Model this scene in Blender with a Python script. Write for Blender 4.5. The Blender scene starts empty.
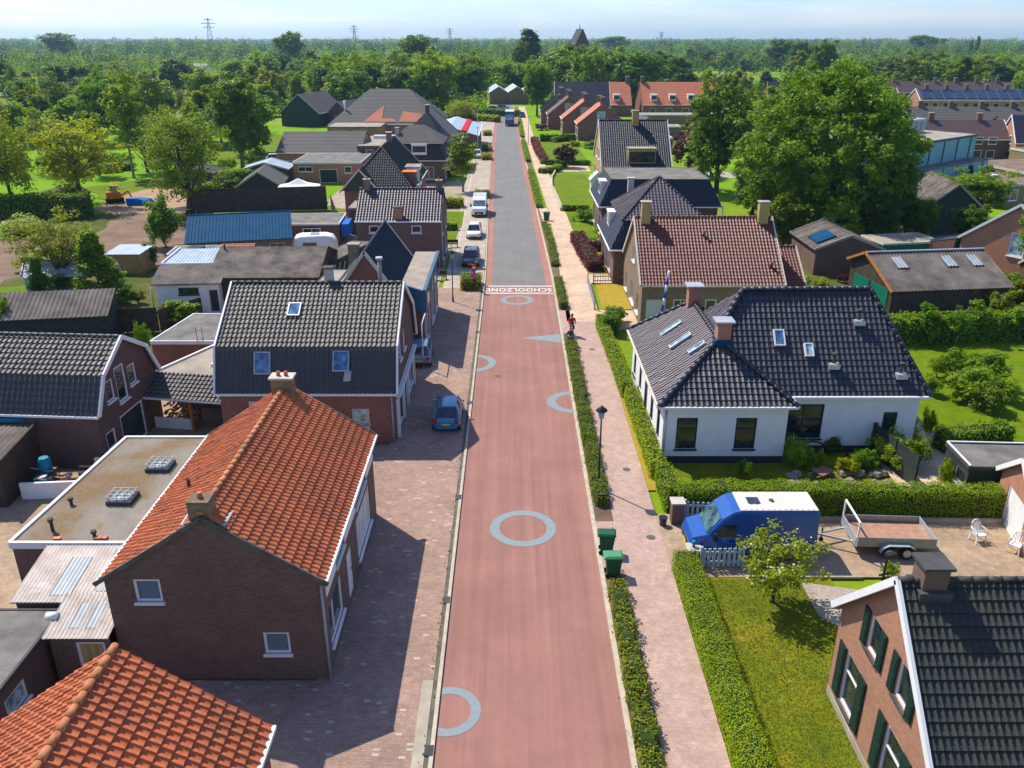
import bpy, bmesh, math, random
import numpy as np
from mathutils import Vector, Matrix
R = math.radians
random.seed(7)
scene = bpy.context.scene
col = scene.collection
CAMH, PITCH, FPX = 22.0, R(22.7), 828.0

def P(px, py, h=0.0):
    """the point at height h that the drone sees at photo pixel px,py (used to survey ground positions)"""
    dx = (px - 512) / FPX; dy = -(py - 384) / FPX
    Y = math.cos(PITCH) + dy * math.sin(PITCH); Z = -math.sin(PITCH) + dy * math.cos(PITCH)
    t = (h - CAMH) / Z
    return (dx * t, Y * t)

# ------------------------------------------------------------------ materials
M = {}
def new_mat(name):
    m = bpy.data.materials.new(name); m.use_nodes = True
    nt = m.node_tree; nt.nodes.clear()
    out = nt.nodes.new('ShaderNodeOutputMaterial')
    bs = nt.nodes.new('ShaderNodeBsdfPrincipled')
    nt.links.new(bs.outputs[0], out.inputs[0])
    M[name] = m
    return m, nt, bs, out
def N(nt, typ, **kw):
    n = nt.nodes.new(typ)
    for k, v in kw.items():
        if k.startswith('i_'):
            n.inputs[k[2:].replace('_', ' ')].default_value = v
        else:
            setattr(n, k, v)
    return n
def rgba(c):
    l = .3 * c[0] + .55 * c[1] + .15 * c[2]      # paints and bricks a little more vivid than surveyed
    return tuple(min(1.0, max(.003, l + (v - l) * 1.18)) for v in c[:3]) + (1.0,)
def coord(nt, kind='Object', scale=(1, 1, 1)):
    tc = N(nt, 'ShaderNodeTexCoord'); mp = N(nt, 'ShaderNodeMapping')
    mp.inputs['Scale'].default_value = scale
    nt.links.new(tc.outputs[kind], mp.inputs[0])
    return mp.outputs[0]
def mixc(nt, fac, a, b, mode='MIX'):
    m = N(nt, 'ShaderNodeMix', data_type='RGBA', blend_type=mode)
    for s, v in ((m.inputs[0], fac), (m.inputs[6], a), (m.inputs[7], b)):
        if hasattr(v, 'links'): nt.links.new(v, s)
        elif isinstance(v, (int, float)): s.default_value = v
        else: s.default_value = rgba(v)
    return m.outputs[2]
def ramp(nt, src, stops):
    r = N(nt, 'ShaderNodeValToRGB')
    e = r.color_ramp.elements
    while len(e) < len(stops): e.new(0.5)
    for k, (p, c) in enumerate(stops):
        e[k].position = p; e[k].color = rgba(c) if not isinstance(c, (int, float)) else (c, c, c, 1)
    nt.links.new(src, r.inputs[0])
    return r.outputs[0]
def noise(nt, vec, scale, detail=4, rough=.6):
    n = N(nt, 'ShaderNodeTexNoise'); n.inputs['Scale'].default_value = scale
    n.inputs['Detail'].default_value = detail; n.inputs['Roughness'].default_value = rough
    nt.links.new(vec, n.inputs['Vector'])
    return n.outputs['Fac']
def bump(nt, bs, src, dist=.02, strength=.6):
    b = N(nt, 'ShaderNodeBump'); b.inputs['Strength'].default_value = strength
    b.inputs['Distance'].default_value = dist
    nt.links.new(src, b.inputs['Height']); nt.links.new(b.outputs[0], bs.inputs['Normal'])
def sc_(c, k): return (min(1, c[0]*k), min(1, c[1]*k), min(1, c[2]*k))
def plain(name, c, rough=.6, var=.25, scale=3.0, metal=0, fine=40, bmp=0, c2=None, spec=.22, space='Object'):
    m, nt, bs, out = new_mat(name)
    v = coord(nt, space)
    a = noise(nt, v, scale, 5); f = noise(nt, v, fine, 2)
    lo = sc_(c, 1 - var); hi = c2 or sc_(c, 1 + var)
    cc = ramp(nt, a, [(.32, lo), (.68, hi)])
    cc = mixc(nt, .35 * min(1, var * 3), cc, ramp(nt, f, [(.3, .35), (.7, 1.0)]), 'MULTIPLY')
    nt.links.new(cc, bs.inputs['Base Color'])
    bs.inputs['Roughness'].default_value = rough; bs.inputs['Metallic'].default_value = metal
    bs.inputs['Specular IOR Level'].default_value = spec
    if bmp: bump(nt, bs, f, bmp)
    return m
def brick(name, c1, c2, mortar, rough=.9, bw=.22, bh=.065, stain=.35, grad=0):
    m, nt, bs, out = new_mat(name)
    uv = coord(nt, 'UV')
    b = N(nt, 'ShaderNodeTexBrick'); nt.links.new(uv, b.inputs['Vector'])
    b.inputs['Color1'].default_value = rgba(c1); b.inputs['Color2'].default_value = rgba(c2)
    b.inputs['Mortar'].default_value = rgba(mortar); b.inputs['Scale'].default_value = 1
    b.inputs['Brick Width'].default_value = bw; b.inputs['Row Height'].default_value = bh
    b.inputs['Mortar Size'].default_value = .012; b.inputs['Bias'].default_value = 0
    n1 = noise(nt, uv, .7, 6, .7); n2 = noise(nt, uv, 9, 3)
    c = mixc(nt, stain, b.outputs['Color'], ramp(nt, n1, [(.3, .4), (.7, 1.25)]), 'MULTIPLY')
    c = mixc(nt, .5, c, ramp(nt, n2, [(.3, .6), (.75, 1.3)]), 'MULTIPLY')
    nt.links.new(c, bs.inputs['Base Color']); bs.inputs['Roughness'].default_value = rough
    bump(nt, bs, b.outputs['Fac'], -.008, .5)
    return m
def tilem(name, c1, c2, dirt, rough=.5, dirtamt=.4, spec=.32, patch=.5):
    """roof tiles: UV counts tiles, so every tile gets its own tone"""
    m, nt, bs, out = new_mat(name)
    uv = coord(nt, 'UV')
    fl = N(nt, 'ShaderNodeVectorMath', operation='FLOOR'); nt.links.new(uv, fl.inputs[0])
    wn = N(nt, 'ShaderNodeTexWhiteNoise', noise_dimensions='2D'); nt.links.new(fl.outputs[0], wn.inputs['Vector'])
    c = ramp(nt, wn.outputs['Value'], [(0, c1), (.85, c2), (1, sc_(c2, 1.35))])
    ob = coord(nt, 'Object')
    n1 = noise(nt, ob, .5, 6, .7); n2 = noise(nt, ob, 6, 4, .7)
    c = mixc(nt, ramp(nt, n1, [(.45, 0.0), (.7, dirtamt)]), c, dirt)
    c = mixc(nt, patch, c, ramp(nt, n2, [(.3, .55), (.7, 1.25)]), 'MULTIPLY')
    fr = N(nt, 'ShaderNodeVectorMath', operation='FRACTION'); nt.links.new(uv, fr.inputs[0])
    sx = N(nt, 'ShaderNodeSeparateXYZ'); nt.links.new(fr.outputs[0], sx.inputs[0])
    c = mixc(nt, .6, c, ramp(nt, sx.outputs[0], [(.46, 1.0), (.56, .3), (.66, 1.0)]), 'MULTIPLY')      # shadow lines and grime of the side laps, painted in
    c = mixc(nt, .5, c, ramp(nt, sx.outputs[1], [(.0, .45), (.12, 1.0), (.9, .9), (1, .55)]), 'MULTIPLY')  # shadow lines at the course edges, darkened in the colour too
    nt.links.new(c, bs.inputs['Base Color'])
    rr = N(nt, 'ShaderNodeMapRange'); nt.links.new(n2, rr.inputs[0])
    rr.inputs[3].default_value = rough - .12; rr.inputs[4].default_value = min(1, rough + .2)
    nt.links.new(rr.outputs[0], bs.inputs['Roughness'])
    bs.inputs['Specular IOR Level'].default_value = spec
    return m
def leafm(name, dark, light, trans=.35, hot=None):
    m, nt, bs, out = new_mat(name)
    g = N(nt, 'ShaderNodeNewGeometry')
    ob = coord(nt, 'Object'); oi = N(nt, 'ShaderNodeObjectInfo')
    st = [(0, dark), (.75, light), (1, hot or sc_(light, 1.3))]
    c = ramp(nt, g.outputs['Random Per Island'], st)
    n1 = noise(nt, ob, .35, 3)
    c = mixc(nt, .6, c, ramp(nt, n1, [(.3, (.6, .68, .6)), (.7, (1.3, 1.2, 1.0))]), 'MULTIPLY')
    hs = N(nt, 'ShaderNodeHueSaturation')
    mr = N(nt, 'ShaderNodeMapRange'); nt.links.new(oi.outputs['Random'], mr.inputs[0])
    mr.inputs[3].default_value = .478; mr.inputs[4].default_value = .512
    mv = N(nt, 'ShaderNodeMapRange'); nt.links.new(oi.outputs['Random'], mv.inputs[0])
    mv.inputs[3].default_value = 1.25; mv.inputs[4].default_value = .8
    nt.links.new(mr.outputs[0], hs.inputs['Hue']); nt.links.new(mv.outputs[0], hs.inputs['Value'])
    nt.links.new(c, hs.inputs['Color']); c = hs.outputs[0]
    nt.links.new(c, bs.inputs['Base Color']); bs.inputs['Roughness'].default_value = .5
    bs.inputs['Specular IOR Level'].default_value = .3
    tr = N(nt, 'ShaderNodeBsdfTranslucent'); nt.links.new(mixc(nt, 1, c, (2.6, 2.5, .5), 'MULTIPLY'), tr.inputs[0])
    mx = N(nt, 'ShaderNodeMixShader'); mx.inputs[0].default_value = trans
    nt.links.new(bs.outputs[0], mx.inputs[1]); nt.links.new(tr.outputs[0], mx.inputs[2])
    nt.links.new(mx.outputs[0], out.inputs[0])
    return m
def lawnm(name, a, b, c_, s=.5):
    m, nt, bs, out = new_mat(name)
    v = coord(nt)
    n1 = noise(nt, v, s, 6, .7); n2 = noise(nt, v, 14, 3, .8); n3 = noise(nt, v, 2.2, 4)
    c = ramp(nt, n1, [(.3, a), (.52, b), (.72, c_)])
    c = mixc(nt, .55, c, ramp(nt, n2, [(.25, .5), (.75, 1.4)]), 'MULTIPLY')
    c = mixc(nt, .5, c, ramp(nt, n3, [(.3, .7), (.7, 1.2)]), 'MULTIPLY')
    nt.links.new(c, bs.inputs['Base Color']); bs.inputs['Roughness'].default_value = .95
    bs.inputs['Specular IOR Level'].default_value = .1
    bump(nt, bs, n2, .04, .8)
    return m
def paverm(name, c1, c2, mortar, bw=.21, bh=.105, spots=.0, patch=(.75, 1.2), ps=.35):
    m, nt, bs, out = new_mat(name)
    v = coord(nt)
    b = N(nt, 'ShaderNodeTexBrick'); nt.links.new(v, b.inputs['Vector'])
    b.inputs['Color1'].default_value = rgba(c1); b.inputs['Color2'].default_value = rgba(c2)
    b.inputs['Mortar'].default_value = rgba(mortar); b.inputs['Scale'].default_value = 1
    b.inputs['Brick Width'].default_value = bw; b.inputs['Row Height'].default_value = bh
    b.inputs['Mortar Size'].default_value = .008
    n1 = noise(nt, v, ps, 5, .7); n2 = noise(nt, v, 6, 4, .8); n3 = noise(nt, v, 1.6, 4, .7)
    c = mixc(nt, .9, b.outputs['Color'], ramp(nt, n1, [(.3, patch[0]), (.7, patch[1])]), 'MULTIPLY')
    c = mixc(nt, .6, c, ramp(nt, n2, [(.3, .7), (.7, 1.25)]), 'MULTIPLY')
    c = mixc(nt, .6, c, ramp(nt, n3, [(.35, .8), (.65, 1.15)]), 'MULTIPLY')
    if spots:   # single paler stones scattered in the bond
        sv = N(nt, 'ShaderNodeVectorMath', operation='MULTIPLY'); nt.links.new(v, sv.inputs[0]); sv.inputs[1].default_value = (1/bw/1.05, 1/bh/1.05, 0)
        fl = N(nt, 'ShaderNodeVectorMath', operation='FLOOR'); nt.links.new(sv.outputs[0], fl.inputs[0])
        wn = N(nt, 'ShaderNodeTexWhiteNoise', noise_dimensions='2D'); nt.links.new(fl.outputs[0], wn.inputs['Vector'])
        c = mixc(nt, ramp(nt, wn.outputs['Value'], [(1 - spots, 0.0), (1 - spots + .01, .55)]), c, (.55, .48, .42))
    nt.links.new(c, bs.inputs['Base Color']); bs.inputs['Roughness'].default_value = .9
    bump(nt, bs, n2, .01, .4)
    return m
def asphaltm(name, c, streak=.2):
    m, nt, bs, out = new_mat(name)
    v = coord(nt); vs = coord(nt, 'Object', (1.1, .02, 1))
    n1 = noise(nt, vs, 2.2, 4, .65); n2 = noise(nt, v, 60, 2, .9); n3 = noise(nt, v, .3, 5, .7); n4 = noise(nt, v, 5, 4, .8)
    cc = mixc(nt, streak * 2, c, ramp(nt, n1, [(.3, .65), (.7, 1.25)]), 'MULTIPLY')
    cc = mixc(nt, .5, cc, ramp(nt, n2, [(.3, .72), (.75, 1.3)]), 'MULTIPLY')
    cc = mixc(nt, .4, cc, ramp(nt, n3, [(.35, .72), (.65, 1.2)]), 'MULTIPLY')
    cc = mixc(nt, .22, cc, ramp(nt, n4, [(.3, .82), (.7, 1.12)]), 'MULTIPLY')
    nt.links.new(cc, bs.inputs['Base Color']); bs.inputs['Roughness'].default_value = .85
    bs.inputs['Specular IOR Level'].default_value = .25
    bump(nt, bs, n2, .006, .4)
    return m
def glassm(name, c=(.015, .02, .025), rough=.06):
    m, nt, bs, out = new_mat(name)
    v = coord(nt); n1 = noise(nt, v, 2.3, 3)
    nt.links.new(ramp(nt, n1, [(.35, sc_(c, .5)), (.7, sc_(c, 2.6))]), bs.inputs['Base Color'])
    bs.inputs['Roughness'].default_value = rough; bs.inputs['Specular IOR Level'].default_value = .9
    return m
def stripem(name, c1, c2, scale=8, axis=0, rough=.7):
    m, nt, bs, out = new_mat(name)
    v = coord(nt, 'UV')
    w = N(nt, 'ShaderNodeTexWave', bands_direction='XY'[axis]); nt.links.new(v, w.inputs['Vector'])
    w.inputs['Scale'].default_value = scale; w.inputs['Distortion'].default_value = 1.2
    nt.links.new(ramp(nt, w.outputs['Fac'], [(.2, c1), (.8, c2)]), bs.inputs['Base Color'])
    bs.inputs['Roughness'].default_value = rough
    bs.inputs['Coat Weight'].default_value = .22; bs.inputs['Coat Roughness'].default_value = .05
    return m

brick('brick_brown', (.15, .08, .06), (.22, .12, .088), (.13, .11, .095))
brick('brick_dark', (.12, .058, .05), (.175, .085, .07), (.11, .09, .08))
brick('brick_red', (.24, .075, .05), (.33, .115, .075), (.2, .155, .13))
brick('brick_orange', (.42, .15, .08), (.52, .21, .115), (.34, .26, .2))
brick('brick_pink', (.34, .125, .065), (.44, .19, .105), (.36, .28, .22), stain=.2)
brick('brick_tan', (.22, .14, .08), (.3, .2, .11), (.2, .17, .13))
brick('brick_yellow', (.46, .32, .11), (.54, .4, .15), (.36, .28, .18))
plain('render_white', (.8, .8, .78), .85, .05, 1.2, fine=9, c2=(.84, .84, .83), space='Object')
plain('wood_white', (.78, .78, .76), .45, .06, 2)
plain('wood_cream', (.6, .56, .46), .5, .1, 2)
plain('trim_grey', (.35, .37, .38), .5, .12, 2)
plain('zinc', (.42, .44, .46), .4, .15, 2, metal=.6)
plain('plinth', (.035, .04, .05), .8, .2, 3)
plain('teal_panel', (.16, .36, .4), .5, .08, .6, c2=(.19, .4, .43))
plain('teal_dark', (.035, .085, .11), .5, .1, .6)
plain('blue_fascia', (.06, .13, .19), .5, .12, 1)
plain('felt', (.17, .16, .145), .9, .3, .8, fine=12, c2=(.24, .225, .2))
plain('felt_light', (.33, .29, .24), .9, .22, .7, fine=10, c2=(.4, .355, .3))
plain('felt_dark', (.075, .075, .075), .9, .3, .8, fine=12)
plain('felt_brown', (.2, .15, .11), .9, .3, .5, fine=12)
plain('concrete', (.38, .34, .28), .9, .2, 1.0, fine=25, bmp=.01)
plain('concrete_pale', (.5, .46, .4), .9, .15, 1.5, fine=25)
plain('kerb_stone', (.46, .41, .33), .9, .18, 2.5, fine=25)
plain('gutter_dark', (.13, .12, .1), .9, .35, 2, fine=20)
plain('soil', (.17, .12, .08), .95, .3, .6, fine=14, bmp=.05)
plain('soil_dug', (.2, .14, .1), .95, .3, .4, fine=8, bmp=.06)
plain('soil_pale', (.34, .24, .16), .95, .2, .25, fine=6, bmp=.05)
plain('wood_fence', (.075, .058, .045), .85, .3, 1.4, fine=18)
plain('wood_pale', (.4, .27, .14), .8, .25, 2)
plain('wood_orange', (.42, .18, .06), .7, .2, 2)
plain('bark', (.1, .075, .052), .95, .3, 4, fine=25, bmp=.03)
plain('bark_pale', (.28, .25, .2), .95, .3, 4, fine=25)
plain('black_metal', (.02, .022, .024), .45, .2, 4)
plain('grey_metal', (.3, .31, .32), .4, .15, 4, metal=.5)
plain('galvanised', (.5, .52, .54), .45, .12, 3, metal=.5)
plain('rubber', (.018, .018, .018), .9, .2, 8)
plain('bin_green', (.02, .09, .045), .5, .12, 4)
plain('bin_lid', (.09, .26, .13), .5, .12, 4)
plain('plastic_white', (.8, .8, .78), .4, .03, 4)
plain('slat_blue', (.42, .5, .58), .6, .1, 4)
plain('slat_grey', (.3, .34, .37), .7, .15, 4)
plain('shutter_green', (.012, .034, .03), .45, .12, 4)
plain('ply_floor', (.36, .22, .16), .8, .2, 3)
plain('tarp_blue', (.02, .12, .42), .5, .15, 2)
plain('tarp_teal', (.02, .2, .3), .5, .15, 2)
plain('orange_paint', (.62, .2, .05), .5, .1, 3)
plain('red_paint', (.6, .03, .03), .4, .05, 3)
plain('blue_paint', (.03, .08, .42), .4, .05, 3)
plain('pink_paint', (.6, .1, .3), .5, .05, 3)
plain('line_white', (.62, .6, .56), .85, .14, 4, fine=16)
plain('stone_gravel', (.5, .42, .34), .95, .3, 12, fine=30, bmp=.05)
plain('rock', (.26, .22, .18), .95, .3, 3, fine=20)
plain('green_paint', (.02, .16, .1), .5, .1, 2)
plain('skin', (.5, .28, .19), .6, .05, 4)
plain('denim', (.04, .06, .13), .9, .15, 6)
plain('cloth_red', (.55, .03, .04), .85, .1, 6)
plain('hair_brown', (.07, .04, .025), .8, .2, 10)
plain('shed_dark', (.04, .05, .045), .8, .25, 2)
plain('canvas_white', (.78, .78, .76), .8, .04, 2)
plain('sheet_blue', (.008, .055, .12), .7, .12, .8, c2=(.012, .07, .145), spec=.06)
plain('sheet_pale', (.36, .44, .5), .5, .14, 1, c2=(.44, .52, .58))
plain('sheet_rust', (.5, .42, .36), .7, .25, 1.2, fine=8, c2=(.6, .55, .5))
plain('asbestos', (.1, .085, .075), .9, .4, .8, fine=10, c2=(.19, .165, .145))
plain('asbestos_brown', (.115, .1, .088), .85, .35, .6, fine=10, c2=(.2, .175, .155))
plain('panel_clear', (.32, .35, .37), .4, .15, 2)
plain('solar', (.015, .03, .08), .12, .1, 2, spec=.9)
plain('amber_lens', (.7, .25, .03), .2, .02, 3)
plain('red_lens', (.45, .01, .01), .2, .02, 3)
plain('clear_lens', (.6, .62, .62), .12, .02, 3)
plain('plate_yellow', (.75, .55, .04), .5, .03, 3)
plain('pebbles', (.4, .34, .28), .95, .4, 20, fine=45, bmp=.05, c2=(.6, .52, .45))
def mossmat():
    m, nt, bs, out = new_mat('moss_gravel'); v = coord(nt); n1 = noise(nt, v, .3, 5, .7); n2 = noise(nt, v, 7, 5, .85); n3 = noise(nt, v, 26, 2, .8); n4 = noise(nt, v, 1.2, 4)
    g = ramp(nt, n4, [(.3, (.25, .225, .19)), (.7, (.35, .32, .275))]); g = mixc(nt, .7, g, ramp(nt, n3, [(.3, .55), (.75, 1.3)]), 'MULTIPLY')
    ms = ramp(nt, n2, [(.35, (.09, .055, .025)), (.6, (.24, .155, .075))])
    k = N(nt, 'ShaderNodeMath', operation='MULTIPLY'); nt.links.new(ramp(nt, n1, [(.42, 0.0), (.56, 1.0)]), k.inputs[0]); nt.links.new(ramp(nt, n2, [(.36, 0.15), (.56, 1.0)]), k.inputs[1])
    nt.links.new(mixc(nt, k.outputs[0], g, ms), bs.inputs['Base Color']); bs.inputs['Roughness'].default_value = 1; bs.inputs['Specular IOR Level'].default_value = .1; bump(nt, bs, n3, .05, .8)
mossmat()
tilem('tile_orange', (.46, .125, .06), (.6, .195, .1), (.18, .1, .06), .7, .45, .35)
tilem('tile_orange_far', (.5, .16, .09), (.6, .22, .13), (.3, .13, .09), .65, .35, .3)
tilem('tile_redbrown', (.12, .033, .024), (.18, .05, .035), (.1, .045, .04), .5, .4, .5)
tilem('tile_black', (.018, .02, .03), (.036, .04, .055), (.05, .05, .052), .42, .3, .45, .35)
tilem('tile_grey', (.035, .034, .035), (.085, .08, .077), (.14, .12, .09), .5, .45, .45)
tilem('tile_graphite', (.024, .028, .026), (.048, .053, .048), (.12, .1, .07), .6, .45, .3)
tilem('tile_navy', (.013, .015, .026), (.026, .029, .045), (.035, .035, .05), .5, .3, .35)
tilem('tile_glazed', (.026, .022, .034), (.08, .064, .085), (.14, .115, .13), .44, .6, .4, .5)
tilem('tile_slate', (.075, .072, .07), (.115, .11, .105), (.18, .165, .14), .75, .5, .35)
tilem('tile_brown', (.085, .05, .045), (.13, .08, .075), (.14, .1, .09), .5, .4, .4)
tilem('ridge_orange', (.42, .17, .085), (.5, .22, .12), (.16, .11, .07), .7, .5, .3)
leafm('leaf_mid', (0.11, 0.2, 0.014), (0.26, 0.39, 0.026), .55)
leafm('leaf_dark', (0.06, 0.12, 0.015), (0.16, 0.25, 0.028), .5)
leafm('leaf_bright', (0.13, 0.23, 0.01), (0.25, 0.37, 0.018), .55)
leafm('leaf_yellow', (0.23, 0.28, 0.014), (0.36, 0.41, 0.026), .58, (.4, .37, .05))
leafm('leaf_olive', (0.15, 0.21, 0.018), (0.28, 0.33, 0.034), .55, (.33, .3, .06))
leafm('leaf_birch', (0.14, 0.21, 0.022), (0.27, 0.35, 0.04), .55)
leafm('leaf_purple', (0.06, 0.014, 0.03), (0.17, 0.04, 0.07), .45)
leafm('leaf_orange', (0.11, 0.08, 0.025), (0.22, 0.14, 0.04), .3)
leafm('leaf_conifer', (0.02, 0.05, 0.022), (0.05, 0.1, 0.04), .3)
leafm('leaf_hedge', (0.16, 0.26, 0.01), (0.31, 0.42, 0.018), .5)
leafm('leaf_roadhedge', (0.15, 0.19, 0.014), (0.32, 0.37, 0.03), .5, (.42, .36, .08))
leafm('leaf_far', (.045,.09,.022), (.1,.16,.035), .35)
leafm('leaf_grass', (.08, .11, .015), (.17, .185, .03), .3)
leafm('leaf_willow', (0.22, 0.29, 0.012), (0.36, 0.43, 0.02), .62)
leafm('leaf_great', (.14, .23, .014), (.31, .43, .026), .58)
leafm('blossom', (.55, .5, .4), (.7, .66, .55), .3)
leafm('bloom_pink', (.5, .1, .2), (.65, .25, .3), .3)
plain('hedge_core', (.035, .055, .012), .95, .3, 2)
lawnm('lawn_dry', (.085, .125, .02), (.155, .175, .028), (.3, .225, .05), .4)
lawnm('lawn_green', (.08, .14, .016), (.13, .185, .02), (.18, .2, .035), .3)
lawnm('lawn_sere', (.28, .22, .05), (.36, .27, .07), (.3, .26, .06), .8)
lawnm('garden_ground', (.05, .085, .018), (.09, .1, .03), (.16, .13, .07), .25)
paverm('pavers_left', (.27, .185, .145), (.33, .23, .185), (.2, .14, .11), spots=.03, patch=(.78, 1.22))
paverm('pavers_path', (.37, .265, .22), (.43, .31, .26), (.31, .23, .19), patch=(.88, 1.12))
paverm('pavers_tan', (.5, .38, .27), (.56, .42, .31), (.4, .3, .22), .3, .3)
paverm('pavers_lane', (.36, .31, .25), (.42, .36, .29), (.3, .26, .2), .3, .3)
paverm('pavers_yard', (.3, .22, .15), (.36, .27, .19), (.24, .18, .13), .3, .3)
paverm('pavers_grey', (.3, .25, .19), (.36, .3, .23), (.22, .19, .15), .5, .5)
asphaltm('asphalt_red', (.275, .152, .126), .24)
asphaltm('asphalt_grey', (.18, .178, .168), .12)
asphaltm('asphalt_strip', (.33, .17, .135), .1)
glassm('glass'); glassm('glass_sky', (.06, .12, .2), .05); glassm('glass_pale', (.22, .3, .32), .1); glassm('glass_screen', (.05, .09, .1), .12)
stripem('curtain', (.04, .07, .09), (.2, .26, .3), 9); stripem('blind', (.35, .27, .12), (.45, .35, .17), 1)
stripem('net', (.5, .5, .48), (.66, .66, .63), 5)

def ringmat():
    m, nt, bs, out = new_mat('ring_blue'); v = coord(nt); n1 = noise(nt, v, 5, 6, .8); n2 = noise(nt, v, 45, 2, .9)
    c_ = ramp(nt, n1, [(.34, (.29, .2, .175)), (.46, (.2, .25, .262)), (.7, (.235, .29, .305))]); c_ = mixc(nt, .5, c_, ramp(nt, n2, [(.3, .7), (.75, 1.25)]), 'MULTIPLY')
    nt.links.new(c_, bs.inputs['Base Color']); bs.inputs['Roughness'].default_value = .85
ringmat()
def fieldmat():
    m, nt, bs, out = new_mat('terrain_grass')
    v = coord(nt)
    vo = N(nt, 'ShaderNodeTexVoronoi'); nt.links.new(v, vo.inputs['Vector']); vo.inputs['Scale'].default_value = .006
    sp = N(nt, 'ShaderNodeSeparateColor'); nt.links.new(vo.outputs['Color'], sp.inputs[0])
    c = ramp(nt, sp.outputs[0], [(0, (.13, .25, .02)), (.4, (.17, .29, .025)), (.65, (.14, .22, .03)), (.85, (.22, .28, .05)), (1, (.18, .14, .07))])
    n1 = noise(nt, v, .04, 8, .75); n2 = noise(nt, v, 1.5, 5, .8)
    c = mixc(nt, .6, c, ramp(nt, n1, [(.3, .6), (.7, 1.3)]), 'MULTIPLY')
    c = mixc(nt, .5, c, ramp(nt, n2, [(.3, .6), (.7, 1.3)]), 'MULTIPLY')
    nt.links.new(c, bs.inputs['Base Color']); bs.inputs['Roughness'].default_value = 1
    bs.inputs['Specular IOR Level'].default_value = .1
fieldmat()
def paint(name, c, rough=.3):
    m, nt, bs, out = new_mat(name)
    v = coord(nt); n1 = noise(nt, v, 1.5, 4)
    nt.links.new(ramp(nt, n1, [(.3, sc_(c, .88)), (.7, sc_(c, 1.08))]), bs.inputs['Base Color'])
    bs.inputs['Roughness'].default_value = rough; bs.inputs['Coat Weight'].default_value = .5
    bs.inputs['Coat Roughness'].default_value = .08
paint('paint_blue', (.01, .075, .29)); paint('paint_lightblue', (.04, .2, .34)); paint('paint_white', (.75, .76, .77))
paint('paint_black', (.025, .03, .035)); paint('paint_silver', (.38, .4, .43)); paint('paint_greyblue', (.13, .21, .29)); paint('paint_navy', (.03, .06, .13)); paint('paint_red', (.4, .03, .03))
plain('van_roof', (.6, .57, .52), .5, .12, .9, fine=7)

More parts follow.
